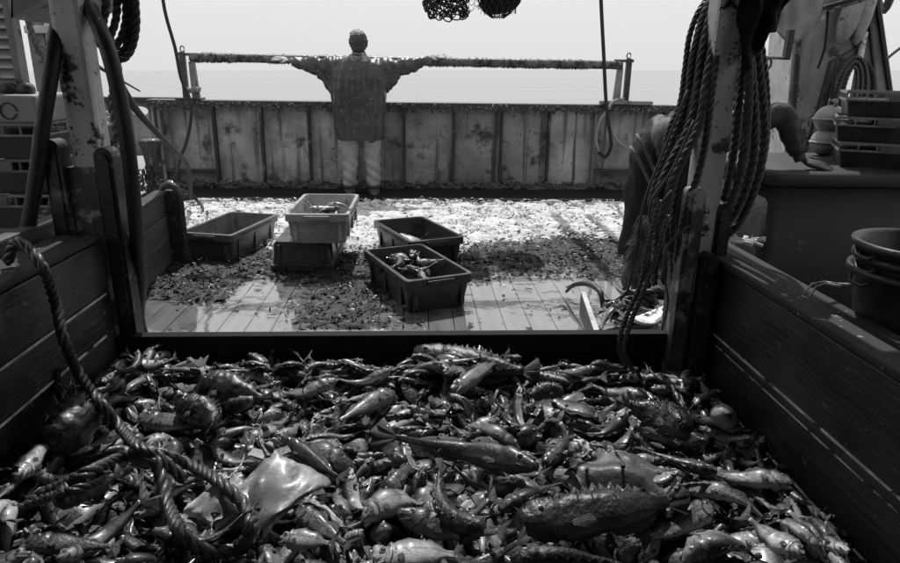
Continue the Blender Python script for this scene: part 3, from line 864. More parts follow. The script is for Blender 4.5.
HEROES = [
    ('skate', -0.442, 1.542, -1.49, 0.39, 'pale skate lying belly up with its wings spread beside the thick rope coil'),
    ('skate_small', -0.498, 1.483, -1.58, 0.21, 'small pale skate inside the loop of the thick rope'),
    ('ling', 0.123, 1.756, -0.38, 0.5, 'long dark mottled fish lying across the middle of the heap'),
    ('rough', 0.5, 1.446, -2.99, 0.49, 'big dark rough-skinned fish with a jagged spiny back ridge at the front'),
    ('rough', 0.378, 1.292, 3.09, 0.31, 'dark rough fish at the bottom edge, half buried under the spiny one'),
    ('cod', 0.106, 1.4, 2.76, 0.31, 'broad scaly fish with a wide head beside the round-eyed head'),
    ('pout', -0.054, 1.518, -2.57, 0.21, 'fish with a big round ringed eye in front of the scaly one'),
    ('pout', 0.01, 1.315, -3.12, 0.23, 'pale plump fish at the bottom edge below the round-eyed one'),
    ('skate', 0.598, 1.591, 2.94, 0.39, 'pale thorny skate lying flat behind the spiny dark fish'),
    ('pout', 0.771, 1.365, -2.94, 0.24, 'smooth pale rounded fish near the bottom right corner of the heap'),
    ('pout', 0.887, 1.35, -1.03, 0.17, 'smooth grey rounded fish next to the right pen wall'),
    ('cod', 0.958, 1.661, -0.28, 0.29, 'pale slender fish with a pointed tail lying by the right pen wall'),
    ('toad', -0.592, 2.022, 2.67, 0.31, 'dark knobbly fish at the left rear of the heap with wet highlights'),
    ('toad', -0.645, 1.875, 2.42, 0.25, 'small dark warty fish in front of the knobbly one'),
    ('rough', -0.526, 2.399, -0.31, 0.32, 'dark rough fish against the dividing board at the left rear'),
    ('scadbig', 0.224, 2.194, -2.26, 0.37, 'grey fish with its tail raised at the rear middle of the heap'),
    ('rough', 0.234, 2.332, 2.74, 0.53, 'long dark rough-edged fish against the dividing board at the rear middle'),
    ('cod', 0.613, 2.295, 2.83, 0.25, 'grey fish with its face turned left below the dividing board'),
    ('toad', -1.079, 1.889, -1.25, 0.38, 'black spiny lump of a fish by the left pen wall'),
    ('cod', -1.119, 1.671, -1.53, 0.24, 'pale fish at the left edge of the picture'),
    ('cod', -0.802, 1.348, 3.0, 0.25, 'grey fish lying level at the bottom left below the dark netting rope'),
    ('scadbig', -0.759, 1.397, -2.11, 0.26, 'long pale fish lying aslant at the bottom left'),
    ('toad', 0.789, 1.924, -0.95, 0.25, 'thorny crusted spider-like fish at the right rear of the heap'),
    ('gurnbig', 0.455, 1.839, -2.22, 0.22, 'fish with spread fins standing up right of the long mottled fish'),
    ('cod', 0.337, 1.607, -2.56, 0.27, 'dark striped fish with folded gills behind the spiny one'),
    ('cod', -0.335, 1.75, -0.42, 0.31, 'wet shiny fish behind the large pale skate'),
    ('gurnbig', -0.032, 1.651, -2.04, 0.24, 'crumpled silvery fish above the round-eyed head'),
    ('cod', -0.749, 1.912, 2.82, 0.31, 'square-backed pale fish above the rope crossing'),
    ('cod', -0.228, 1.389, 2.34, 0.21, 'striped fish between the pale skate and the round-eyed head'),
    ('rough', 0.069, 1.47, -1.08, 0.26, 'dark fish behind the broad scaly fish'),
    ('scadbig', 0.52, 1.596, 0.47, 0.3, 'grey fish across the thorny skate'),
    ('cod', 0.684, 1.438, 0.54, 0.3, 'grey fish beneath the smooth pale rounded fish'),
    ('toad', -0.832, 1.503, -2.38, 0.17, 'dull grey flattened fish under the left part of the rope'),
    ('scadbig', 1.015, 1.867, 2.57, 0.18, 'slim fish below the whelk on the right pen wall'),
    ('cod', -0.497, 1.337, -3.06, 0.22, 'grey fish at the bottom edge below the thick rope loop'),
    ('pout', -0.255, 1.321, 2.92, 0.12, 'small round pale fish at the bottom edge beside the large skate'),
    ('ling', -0.29, 1.667, 2.3, 0.33, 'long curved pale-edged fish behind the large pale skate'),
    ('cod', 0.16, 1.304, -2.56, 0.18, 'pale belly of a fish at the bottom edge under the broad scaly fish'),
    ('cod', -0.395, 2.098, 0.61, 0.21, 'grey fish at the rear left of the middle, mouth to the right'),
    ('scadbig', -0.257, 1.9, -2.77, 0.24, 'slender bright fish across the middle left of the heap'),
    ('cod', -0.18, 2.034, 0.87, 0.31, 'dark arched fish in the middle of the heap'),
    ('scadbig', 0.219, 1.938, -0.76, 0.29, 'slender bright fish pointing right behind the long mottled fish'),
    ('pout', 0.206, 1.942, 0.51, 0.15, 'small rounded pale fish in the middle rear of the heap'),
    ('cod', 0.593, 1.671, 1.84, 0.21, 'grey fish left of the thorny crusted fish'),
    ('cod', 0.77, 1.7, -0.6, 0.15, 'grey fish with open mouth right of the thorny crusted fish'),
    ('scadbig', 0.981, 1.42, -1.26, 0.19, 'dark slender fish along the right pen wall at the front'),
    ('cod', 0.883, 1.548, 2.56, 0.13, 'round grey fish in front of the pale slender one'),
    ('pout', -0.733, 1.619, 2.44, 0.18, 'grey fish between the two arms of the thick rope'),
    ('scadbig', -1.027, 1.765, -2.19, 0.19, 'dark slender fish above the left arm of the rope'),
    ('cod', -0.675, 2.061, -0.69, 0.34, 'grey fish at the left rear in front of the knobbly one'),
    ('toad', 0.433, 2.085, 0.23, 0.15, 'dark rounded fish in the right middle rear of the heap'),
    ('cod', 0.725, 2.175, -0.48, 0.18, 'grey fish near the foot of the right post'),
]
BENDS = [(.15, .03), (.75, 0), (-.6, .08), (.2, .16)]
# ---------------------------------------------------------------- end fish

KINDS['scadbig'] = KINDS['scad']; KINDS['gurnbig'] = KINDS['gurnard']
def set_uv(me, half, L):
    uv = me.uv_layers.new(name='skin')
    n = len(me.loops); vi = [0] * n; me.loops.foreach_get('vertex_index', vi)
    co = [0.0] * (3 * len(me.vertices)); me.vertices.foreach_get('co', co)
    out = [0.0] * (2 * n)
    for i, k in enumerate(vi):
        out[2 * i] = .5 - co[3 * k] / L; out[2 * i + 1] = .5 + .5 * co[3 * k + 2] / half
    uv.data.foreach_set('uv', out)
FCACHE = {}
def small_fish_mesh(kind, bi):
    if (kind, bi) in FCACHE: return FCACHE[kind, bi]
    parts = fish_parts(kind, BENDS[bi], 1 + bi)
    V, F, M_ = [], [], []
    for nm, mi in (('body', 0), ('tail_fin', 1), ('dorsal_fin', 1), ('belly_fin', 1), ('pectoral_fin', 1), ('eye', 2)):
        v, f = parts[nm]; o = len(V); V += v; F += [tuple(q + o for q in ff) for ff in f]; M_ += [mi] * len(f)
        if nm == 'eye':  # pupil caps
            for k in range(1, 21):
                pass
            M_ = M_[:len(M_) - len(f)] + [3 if any(q % 41 == 40 or q % 41 < 10 for q in ff) else 2 for ff in f]
    me = bpy.data.meshes.new('fish_' + kind); me.from_pydata(V, [], F); me.update()
    for mm in (MT[kind], FIN, EYE_W, strap_m): me.materials.append(mm)
    me.polygons.foreach_set('material_index', M_); me.shade_smooth()
    set_uv(me, KINDS[kind][0] * KINDS[kind][1] / 2, KINDS[kind][0])
    FCACHE[kind, bi] = me
    return me
def hero_fish(kind, bi, matrix, label, cat='fish', group='large fish in the catch'):
    parts = fish_parts(kind, BENDS[bi], 31 + bi, True)
    half = KINDS[kind][0] * KINDS[kind][1] / 2
    nm = {'sole': 'flatfish', 'toad': 'warty_fish', 'rough': 'spiny_fish'}.get(kind, 'large_fish')
    body = obj(nm, *parts['body'], MT[kind], None, True); set_uv(body.data, half, KINDS[kind][0])
    body.matrix_world = matrix; tag(body, label, cat, group)
    obj('tail_fin', *parts['tail_fin'], FIN, body, True)
    for pn in ('dorsal_fin', 'belly_fin'):
        for v, f in parts[pn + '_list']: obj(pn, v, f, FIN, body, True)
    for v, f in parts['fins2']: obj('pectoral_fin', v, f, FIN, body, True)
    for v, f in parts['eyes2']:
        e = obj('eye', v, f, EYE_W, body, True); e.data.materials.append(strap_m)
        for pg in e.data.polygons:
            if any(q == 40 or q < 10 for q in pg.vertices): pg.material_index = 1
    return body
def ray_fish(L, matrix, label, m, seed=0, group='large fish in the catch'):
    P_ = ray_parts(.42, .44, seed)
    b = obj('skate', *P_['body'], m, None, True); set_uv(b.data, .03, .42); b.matrix_world = matrix; tag(b, label, 'skate', group)
    obj('tail', *P_['tail'], m, b, True).data.uv_layers.new(name='skin')
    mb = MB(); mb.tube([(.118, -.028, .018), (.128, 0, .030), (.118, .028, .018)], .004, 6); mb.build('mouth', strap_m, b)
    return b

# fish lying in the boxes
def boxed(kind, bi, box_, x, y, z, rz, s, roll, label, group='fish lying in the boxes'):
    M_ = box_.matrix_basis @ Matrix.Translation((x, y, z)) @ Matrix.Rotation(rz, 4, 'Z') @ Matrix.Rotation(roll, 4, 'X') @ Matrix.Scale(s, 4)
    o = bpy.data.objects.new('fish', small_fish_mesh(kind, bi)); COL.objects.link(o); o.matrix_world = M_
    return tag(o, label, 'fish', group)
rnd = random.Random(21)
ORD = ['first', 'second', 'third', 'fourth', 'fifth', 'sixth', 'seventh', 'eighth', 'ninth', 'tenth', 'eleventh', 'twelfth', 'thirteenth', 'fourteenth', 'fifteenth', 'sixteenth', 'seventeenth', 'eighteenth', 'nineteenth', 'twentieth', 'sixth from last', 'fifth from last', 'fourth from last', 'third from last', 'second from last', 'last']
for k in range(9): boxed(['gurnard', 'scad', 'whiting'][k % 3], k % 4, bC, rnd.uniform(-.07, .10), rnd.uniform(-.16, .24), .10 + .012 * k, rnd.uniform(-.5, 3.5), 1.15, 1.4, 'dark fish in the pale upper box, %s from the bottom' % ORD[k])
for k in range(14): boxed(['gurnard', 'bream', 'whiting'][k % 3], k % 4, bE, rnd.uniform(-.06, .12), rnd.uniform(-.28, .24), .095 + .0085 * k, rnd.uniform(0, 6.2), 1.0, 1.4, 'fish in the heap filling the nearest box, %s from the bottom' % ORD[k])
for k in range(4): boxed('gurnard', k, bD, rnd.uniform(-.1, .1), rnd.uniform(-.2, .2), .04, rnd.uniform(0, 6), 1, 1.4, 'dark fish on the floor of the box with the white fish, %s of four' % ORD[k])
mw = bD.matrix_basis @ Matrix.Translation((-.02, -.02, .10)) @ Matrix.Rotation(1.9, 4, 'Z') @ Matrix.Rotation(1.3, 4, 'X') @ Matrix.Scale(.85, 4)
MT['white'] = fish_mat('white_belly_skin', .4, .7, mott=.2); KINDS['white'] = (.38, .33, .15, 'bream')
hero_fish('white', 1, mw, 'white-bellied fish lying in the dark box behind the fuller one', group='fish lying in the boxes')
mw = bE.matrix_basis @ Matrix.Translation((-.06, .12, .13)) @ Matrix.Rotation(1.2, 4, 'Z') @ Matrix.Rotation(.5, 4, 'X') @ Matrix.Scale(.85, 4)
hero_fish('rough', 1, mw, 'big black fish on top of the heap in the nearest box', group='fish lying in the boxes')

# ================================================================ FISH PEN
def plank_wall(name, x, sgn, y0, y1, bounds, label, m=wood_dark, th=.05):
    """upright wall of boards standing on the deck; inner face at x, boards stacked in height"""
    t = thing(name, (x, 0, 0), label, 'pen wall')
    for a, b in zip(bounds, bounds[1:]):
        mb = MB(); q = sorted((0, sgn * th)); mb.box((q[0], y0, a + .003), (q[1], y1, b - .004), .007)
        v, f = mb.v, mb.f
        mb.build('board', m, t)
    return t
rw = plank_wall('pen_wall', 1.17, 1, -.6, 2.47, [-.02, .125, .372, .645], 'long dark board wall of the fish pen on the right')
mb = MB(); mb.box((-.012, -.6, .648), (.085, 2.47, .672), .008); mb.build('cap_board', wood_cap, rw)
mb = MB(); mb.box((-.006, -.6, .374), (-.001, 2.43, .380)); mb.build('metal_strip', steel_line, rw)
mb = MB(); mb.box((-.005, -.6, .338), (-.001, 2.43, .341)); mb.build('metal_strip', steel_line, rw)
mb = MB(); mb.tube([(-.009, -.6, .131), (-.009, 2.40, .155)], .0045, 6)
mb.build('metal_strip', steel_line, rw)
for y in (2.0, 1.78, 1.46):
    mb = MB(); mb.box((-.022, y - .014, .10), (-.002, y + .014, .17), .004); mb.build('bracket', steel_dark, rw)
lw = plank_wall('pen_wall', -1.17, -1, -.6, 2.47, [-.02, .150, .381, .533, .735], 'long dark board wall of the fish pen on the left')
mb = MB(); mb.box((-.15, -.6, .738), (.008, 2.42, .762), .010); mb.build('cap_board', wood_cap, lw)
for z in (.381, .533): 
    mb = MB(); mb.box((.001, -.6, z - .003), (.005, 2.43, z + .004)); mb.build('metal_strip', steel_line, lw)
lo_ = thing('outer_board', (-1.36, 0, 0), 'lighter outer board running just outside the left pen wall', 'board')
mb = MB(); mb.box((-.06, 1.2, 0.0), (0, 3.05, .80), .008); mb.build('board', mat('scrubbed_board', .05, .11, .55, 4, .4, 25, stretch=(3, .3, 3), spots=[(.66, .05, .28, 20)]), lo_)
db = thing('dividing_board', (0, 2.45, 0), 'dark cross board closing the pen between the two posts', 'board')
mb = MB(); mb.box((-1.165, 0, -.01), (1.165, .05, .262), .006); mb.build('board', wood_cross, db)
mb = MB(); mb.box((-1.165, -.002, .266), (1.165, .048, .350), .006); mb.build('board', wood_cross, db)

# left pen fence running aft from the mast
p0, p1 = Vector((-1.710, 3.833, 0.530)), Vector((-1.785, 4.699, 0.530))
d = (p1 - p0).normalized(); p0 = p0 - d * .7
ln = (p1 - p0).length
ex = thing('pen_fence', (p0.x, p0.y, 0), 'board fence running aft from behind the left post to the looped end iron', 'fence', rz=math.atan2(d.y, d.x))
for a, b in ((0, .17), (.17, .36), (.36, .505)):
    mb = MB(); mb.box((0, -.03, a + .003), (ln, .02, b - .004), .006); mb.build('board', mat('grey_board_' + str(int(a * 100)), .03, .075, .55, 4, .4, 25, stretch=(.3, 3, 3)) if a == 0 else bpy.data.materials['grey_board_0'], ex)
mb = MB(); mb.box((0, -.045, .507), (ln, .035, .53), .006); mb.build('cap_board', wood_cap, ex)
ei = thing('end_iron', (p1.x + .05, p1.y, 0), 'tall looped flat iron at the aft end of the left board fence', 'bracket')
loop = [(-.05, 0, .0), (-.05, 0, .50), (-.03, 0, .555), (.02, 0, .575), (.06, 0, .545), (.075, 0, .49), (.075, 0, 0.0)]
mb = MB(); mb.tube(spline(loop, .03), .014, 6, ry=2.2); mb.build('loop', steel_dark, ei, True)
mb = MB(); mb.box((-.04, -.02, 0.001), (.065, .02, .53)); mb.build('plate', rust, ei)

# ================================================================ MASTS (the two pen posts reaching up to the added roof)
ZR = 2.42
def post(name, x, y, w, label, lower):
    t = thing(name, (x, y, 0), label, 'post')
    mb = MB(); mb.box((-w / 2, -w / 2, lower), (w / 2, w / 2, ZR), .018); mb.build('shaft', paint_post, t, False)
    mb = MB(); mb.tube(spline([(-w / 2 - .001, 0, 1.44), (w / 2 + .001, 0, 1.44)], .05), .001, 4)
    return t
ml = post('pen_post', -1.19, 2.53, .105, 'chipped pale post at the left corner of the pen with the hose over it', .55)
def guide(a, b, dz, yy, m_, par):
    n = 10; c, h = (a + b) / 2, (b - a) / 2
    pts = [(a, 0), (b, 0)] + [(c + h * math.cos(math.pi * k / n), dz - h + h * math.sin(math.pi * k / n)) for k in range(n + 1)]
    mb = MB(); mb.add(*prism(pts, 'y', yy - .035, yy + .035))
    pts = [(c + (q[0] - c) * .55, q[1] * .97 + .01) for q in pts]
    mb.add(*prism(pts, 'y', yy - .043, yy - .0355)); mb.build('guide_iron', m_, par)
for (a, b, dz, yy) in ((-.135, -.072, 1.10, -.05), (.028, .095, 1.07, -.02)): guide(a, b, dz, yy, rust, ml)
mb = MB(); mb.box((-.07, -.058, 0), (.03, .045, 1.0), .004); mb.build('web_plate', mat('scarred_guide_paint', .03, .10, .5, 8, .5, 60, spots=[(.52, .06, .34, 9)], stretch=(2, 2, .5)), ml)
mr_ = post('pen_post', 1.115, 2.52, .105, 'chipped pale post at the right corner of the pen hung with rope coils', .60)
for (a, b, dz, yy) in ((-.105, -.040, .95, -.085), (-.03, .03, .70, -.12), (.04, .10, .88, -.02)):
    guide(a, b, dz, yy, rust if a != -.105 else bpy.data.materials['scarred_guide_paint'], mr_)
mb = MB(); mb.box((-.09, -.03, 0), (.05, .045, .62), .004); mb.build('web_plate', rust, mr_)

# roof added out of view, over pen and camera, to cut skylight
sh = thing('added_shade_roof', (0, 0, ZR), 'unseen steel roof added over the two pen posts to darken the pen', 'shelter')
mb = MB(); mb.box((-3.0, -1.6, .06), (3.0, 2.66, .10)); mb.build('plate', steel_dark, sh)
mb = MB()
for y in (-1.4, -.4, .6, 1.6, 2.56): mb.box((-2.95, y - .03, 0), (2.95, y + .03, .058))
mb.build('beam', steel_dark, sh)
wh = thing('fill_blocker_wall', (0, -1.65, 0), 'wheelhouse wall out of view behind the pen, added to cut fill light', 'blocker')  # wall added behind the camera to hold back fill light
mb = MB(); mb.box((-3.0, -.04, 0), (3.0, 0, ZR + .10)); mb.build('wall', paint_gallows, wh)
for i, x in enumerate((1.28, 1.60)):  # booms added out of view to throw the two shadow stripes
    t = tag(obj('shadow_boom', *tube_geo([(x, 2.4, ZR + .35), (x, 7.9, 2.62)], .042, 10), paint_post, None, True), 'unseen boom added overhead to cast a deck shadow stripe, %s of the two' % ('inner', 'outer')[i], 'boom', 'booms overhead')
t = tag(obj('cross_spar', *tube_geo([(-1.6, 6.0, 2.75), (1.9, 6.0, 2.72)], .04, 10), paint_post, None, True), 'spar slung across beneath the booms, carrying the net', 'spar')

# ================================================================ ROPES, HOSES, LINES
hose = []
hpts = [(-1.465, 2.420, 0.637), (-1.409, 2.420, 0.772), (-1.346, 2.420, 0.961), (-1.290, 2.420, 1.152), (-1.249, 2.450, 1.327), (-1.236, 2.520, 1.482), (-1.257, 2.660, 1.614), (-1.214, 2.660, 1.622), (-1.115, 2.520, 1.526), (-1.036, 2.420, 1.400), (-1.017, 2.420, 1.222), (-1.021, 2.440, 1.013), (-1.054, 2.500, 0.781), (-1.100, 2.580, 0.539), (-1.141, 2.620, 0.301), (-1.03, 2.64, .02)]
o = tag(obj('hose', *tube_geo(spline(hpts, .03), .026, 14), rubber, None, True), 'thick black hose looped over the left pen post', 'hose')
# dark coil of rope hung at the top of the left post
cg = thing('rope_coil', (-1.143, 2.620, 1.573), 'dark rope coil hung high beside the left post', 'rope')
c0 = Vector((-1.143, 2.620, 1.573)); rnd = random.Random(9)
for k in range(5):
    a, b = .055 + .012 * k, .17 + .02 * k
    pts = [(a * math.cos(q) + .01 * k - .01, .05 * math.sin(q + k) * .6 + .012 * k, b * math.sin(q) + .05) for q in [i * math.pi / 6 for i in range(13)]]
    v, f = rope_geo(pts, .014); obj('turn', v, f, rope_wet, cg, True)
line('rigging_line', [(-1.175, 2.600, 1.362), (-1.709, 4.000, 1.301), (-2.974, 7.600, 1.095)], .008, 'thin taut line from the left post to the bulwark corner')
v, f = rope_geo([(-1.177, 2.700, 1.511), (-1.139, 2.700, 1.424), (-1.156, 2.750, 1.316), (-1.205, 2.800, 1.220), (-1.208, 2.800, 1.084), (-1.252, 2.750, 1.010), (-1.312, 2.720, 0.954), (-1.471, 2.800, 0.839), (-1.617, 2.900, 0.711)], .019)
tag(obj('rope', v, f, rope_wet, None, True), 'dark rope sagging behind the left post', 'rope')
line('cable', [(-1.104, 2.600, 1.342), (-1.247, 3.000, 1.261), (-1.432, 3.600, 1.125), (-1.653, 4.400, 0.953), (-1.843, 5.200, 0.756), (-1.993, 5.900, 0.557), (-2.075, 6.200, 0.362), (-2.201, 6.500, 0.159), (-2.284, 6.400, 0.215), (-2.332, 6.200, 0.314)], .019, 'dark cable running down from the left post to the aft deck', line_m, 'cable')
line('hanging_line', [(-2.278, 6.600, 2.169), (-2.281, 6.600, 1.922), (-2.264, 6.600, 1.754), (-2.219, 6.600, 1.514), (-2.193, 6.600, 1.250), (-2.131, 6.600, 1.053), (-2.139, 6.600, 0.888), (-2.197, 6.600, 0.682), (-2.284, 6.600, 0.491), (-2.322, 6.500, 0.265), (-2.420, 6.862, 0.030), (-2.050, 6.183, 0.020), (-2.068, 6.459, 0.030), (-2.250, 6.869, 0.050), (-2.257, 6.541, 0.200), (-2.253, 6.124, 0.300)], .016, 'dark line hanging at the left and curling down onto the deck')
line('deck_line', [(-2.102, 5.371, 0.020), (-2.140, 5.807, 0.020), (-2.119, 6.227, 0.020), (-2.094, 6.607, 0.020), (-1.903, 6.055, 0.020)], .012, 'short line lying on the pale litter at the left')
line('hanging_line', [(1.892, 7.450, 2.456), (1.934, 7.450, 2.075), (2.016, 7.450, 1.480), (2.073, 7.450, 1.065), (2.144, 7.500, 0.795), (2.201, 7.550, 0.559), (2.157, 7.600, 0.429), (2.083, 7.600, 0.485)], .020, 'dark line hanging from above in front of the right pipe stand')
line('pale_line', [(2.077, 7.580, 0.488), (2.037, 7.600, 0.620), (2.057, 7.600, 0.797), (2.141, 7.620, 0.950), (2.229, 7.680, 1.047), (2.348, 7.700, 1.069)], .017, 'pale rope loop over the bulwark below the right pipe stand', rope_pale)
line('pale_line', [(2.140, 7.600, 0.897), (2.213, 7.600, 0.710), (2.289, 7.550, 0.605), (2.384, 7.500, 0.533)], .015, 'pale rope tail running right from the hanging line', rope_pale)

# thick foreground rope
TR = 'thick foreground rope'
rope('thick_rope', [(-1.237, 2.000, 0.779), (-1.194, 1.980, 0.844), (-1.149, 1.960, 0.837), (-1.090, 1.920, 0.778), (-1.120, 2.004, 0.639), (-1.060, 1.906, 0.562), (-1.074, 1.978, 0.423), (-0.947, 1.835, 0.391), (-0.889, 1.813, 0.318), (-0.746, 1.610, 0.370), (-0.681, 1.606, 0.349), (-0.621, 1.628, 0.300), (-0.494, 1.477, 0.343), (-0.420, 1.411, 0.319), (-0.385, 1.314, 0.330), (-0.434, 1.349, 0.252), (-0.485, 1.306, 0.278), (-0.530, 1.293, 0.333), (-0.630, 1.466, 0.292), (-0.674, 1.548, 0.316), (-0.696, 1.578, 0.358)], .0165,
     'thick wet rope coming over the left pen wall and looping on the fish', rope_wet)
rope('thick_rope', [(-0.627, 1.584, 0.285), (-0.714, 1.594, 0.367), (-0.813, 1.631, 0.326), (-0.827, 1.477, 0.379), (-0.968, 1.545, 0.282), (-1.051, 1.510, 0.248), (-1.087, 1.413, 0.269)], .0165, 'thick rope running left across the fish from the crossing', rope_wet)
rope('rope', [(-0.818, 1.686, 0.252), (-0.826, 1.443, 0.362), (-0.959, 1.493, 0.294), (-1.095, 1.496, 0.235)], .012, 'thinner rope beside the thick one at the left edge', rope_wet)

# rope hank on the right post: long turns hung over the post top, falling on both sides
hank = thing('rope_hank', (1.12, 2.55, 1.6), 'heavy hank of laid ropes hung from the right post', 'rope')
def hrope(pts, r=.021, m=rope_m, name='turn'):
    v, f = rope_geo([Vector(p) - Vector((1.12, 2.55, 1.6)) for p in pts], r); obj(name, v, f, m, hank, True)
LEFT = [  # (points, radius, material)
 ([(1.148, 2.620, 1.682), (1.085, 2.580, 1.575), (1.041, 2.520, 1.399), (1.025, 2.480, 1.252), (0.990, 2.450, 1.136), (0.944, 2.440, 1.045), (0.910, 2.430, 0.954), (0.899, 2.440, 0.838), (0.890, 2.450, 0.738)], .0165, rope_m),
 ([(1.146, 2.600, 1.679), (1.088, 2.530, 1.503), (1.047, 2.460, 1.330), (1.022, 2.420, 1.174), (0.975, 2.400, 1.069), (0.942, 2.400, 0.970), (0.924, 2.410, 0.863), (0.908, 2.430, 0.763)], .0165, rope_m),
 ([(1.141, 2.640, 1.684), (1.070, 2.600, 1.583), (1.027, 2.560, 1.434), (1.010, 2.530, 1.293), (0.990, 2.510, 1.203), (0.950, 2.490, 1.095), (0.913, 2.480, 0.984), (0.894, 2.480, 0.869)], .0135, rope_m),
 ([(1.158, 2.660, 1.687), (1.062, 2.620, 1.591), (1.021, 2.600, 1.492), (1.009, 2.580, 1.364), (0.997, 2.560, 1.241), (0.955, 2.540, 1.138), (0.944, 2.520, 1.043)], .011, rope_wet),
 ([(1.141, 2.580, 1.677), (1.090, 2.500, 1.468), (1.062, 2.440, 1.296), (1.055, 2.420, 1.121), (1.037, 2.410, 0.995), (1.017, 2.420, 0.881), (1.009, 2.440, 0.760), (1.014, 2.460, 0.647)], .0135, rope_wet),
 ([(1.117, 2.600, 1.679), (1.074, 2.570, 1.540), (1.042, 2.530, 1.364), (1.015, 2.500, 1.215), (0.986, 2.480, 1.078), (0.962, 2.470, 0.959), (0.955, 2.460, 0.814), (0.977, 2.460, 0.696)], .0135, rope_wet),
 ([(1.153, 2.640, 1.684), (1.089, 2.610, 1.611), (1.044, 2.580, 1.484), (1.030, 2.560, 1.346), (1.011, 2.540, 1.191), (0.987, 2.520, 1.073)], .009, rope_m)]
LEFT += [
 ([(1.150, 2.670, 1.688), (1.088, 2.630, 1.565), (1.058, 2.600, 1.379), (1.032, 2.570, 1.241), (0.987, 2.540, 1.071), (0.952, 2.520, 0.896), (0.940, 2.500, 0.726), (0.952, 2.500, 0.539)], .0135, rope_wet),
 ([(1.168, 2.650, 1.686), (1.116, 2.620, 1.530), (1.085, 2.580, 1.343), (1.070, 2.560, 1.190), (1.034, 2.530, 1.034), (1.009, 2.520, 0.881), (1.004, 2.500, 0.726), (1.036, 2.500, 0.518)], .0135, rope_m),
 ([(1.180, 2.660, 1.687), (1.150, 2.640, 1.510), (1.128, 2.600, 1.343), (1.118, 2.580, 1.181), (1.102, 2.560, 1.031), (1.086, 2.550, 0.876), (1.074, 2.540, 0.674), (1.083, 2.540, 0.461)], .015, rope_wet)]
for pts, r, m_ in LEFT: hrope(pts, r, m_)
RIGHT = [
 ([(1.191, 2.600, 1.680), (1.226, 2.550, 1.541), (1.255, 2.520, 1.402), (1.289, 2.500, 1.243), (1.316, 2.500, 1.097), (1.314, 2.510, 0.943), (1.288, 2.530, 0.808), (1.248, 2.560, 0.732), (1.202, 2.600, 0.709)], .0165, rope_m),
 ([(1.182, 2.580, 1.678), (1.192, 2.500, 1.503), (1.214, 2.460, 1.332), (1.244, 2.450, 1.174), (1.262, 2.460, 1.045), (1.257, 2.480, 0.909), (1.234, 2.510, 0.812), (1.208, 2.560, 0.777)], .0165, rope_m),
 ([(1.180, 2.560, 1.675), (1.188, 2.480, 1.469), (1.193, 2.430, 1.298), (1.204, 2.420, 1.122), (1.205, 2.430, 0.993), (1.193, 2.460, 0.881), (1.158, 2.500, 0.838)], .015, rope_m),
 ([(1.217, 2.620, 1.649), (1.262, 2.580, 1.474), (1.283, 2.550, 1.295), (1.279, 2.540, 1.111), (1.258, 2.540, 0.938), (1.239, 2.550, 0.816)], .0135, rope_wet),
 ([(1.195, 2.570, 1.610), (1.207, 2.530, 1.401), (1.200, 2.500, 1.224), (1.199, 2.490, 1.041), (1.191, 2.500, 0.885)], .0135, rope_wet),
 ([(1.216, 2.600, 1.613), (1.282, 2.560, 1.403), (1.306, 2.550, 1.223), (1.291, 2.550, 1.014), (1.259, 2.560, 0.854)], .011, rope_m)]
RIGHT += [
 ([(1.255, 2.660, 1.654), (1.315, 2.620, 1.440), (1.353, 2.600, 1.258), (1.376, 2.600, 1.067), (1.351, 2.600, 0.888), (1.313, 2.620, 0.760), (1.265, 2.640, 0.682)], .0135, rope_wet),
 ([(1.239, 2.660, 1.654), (1.272, 2.620, 1.440), (1.280, 2.600, 1.219), (1.283, 2.590, 1.009), (1.282, 2.600, 0.826), (1.258, 2.620, 0.730)], .015, rope_m),
 ([(1.231, 2.660, 1.653), (1.237, 2.620, 1.439), (1.240, 2.600, 1.219), (1.242, 2.590, 1.009), (1.240, 2.600, 0.826), (1.238, 2.620, 0.696)], .015, rope_wet)]
for pts, r, m_ in RIGHT: hrope(pts, r, m_)
rnd = random.Random(17)
for k in range(2):  # thin tails falling into the pen
    dx = k * 7
    hrope([(0.886, 2.360, 0.910), (0.852, 2.340, 0.746), (0.834, 2.330, 0.595), (0.793, 2.330, 0.463), (0.780, 2.340, 0.348), (0.824, 2.360, 0.241), (0.848, 2.320, 0.191)] if k == 0 else
          [(0.910, 2.330, 0.861), (0.877, 2.320, 0.695), (0.838, 2.310, 0.562), (0.807, 2.310, 0.454), (0.795, 2.320, 0.336), (0.850, 2.340, 0.233), (0.885, 2.300, 0.192)], .009, rope_wet, 'tail')
mb = MB()
for k in range(260):  # frayed end
    a = Vector((0.862, 2.400, 0.846)) - Vector((1.12, 2.55, 1.6)); u = rnd.random()
    q = a + Vector((rnd.gauss(0, .014) - .03 * u, rnd.gauss(0, .012), -.12 * u))
    mb.tube([q, q + Vector((rnd.gauss(-.01, .012), rnd.gauss(0, .01), -.05)), q + Vector((rnd.gauss(-.015, .02), rnd.gauss(0, .015), -.10))], .0011, 3)
mb.build('frayed_end', rope_pale, hank, kind='stuff')
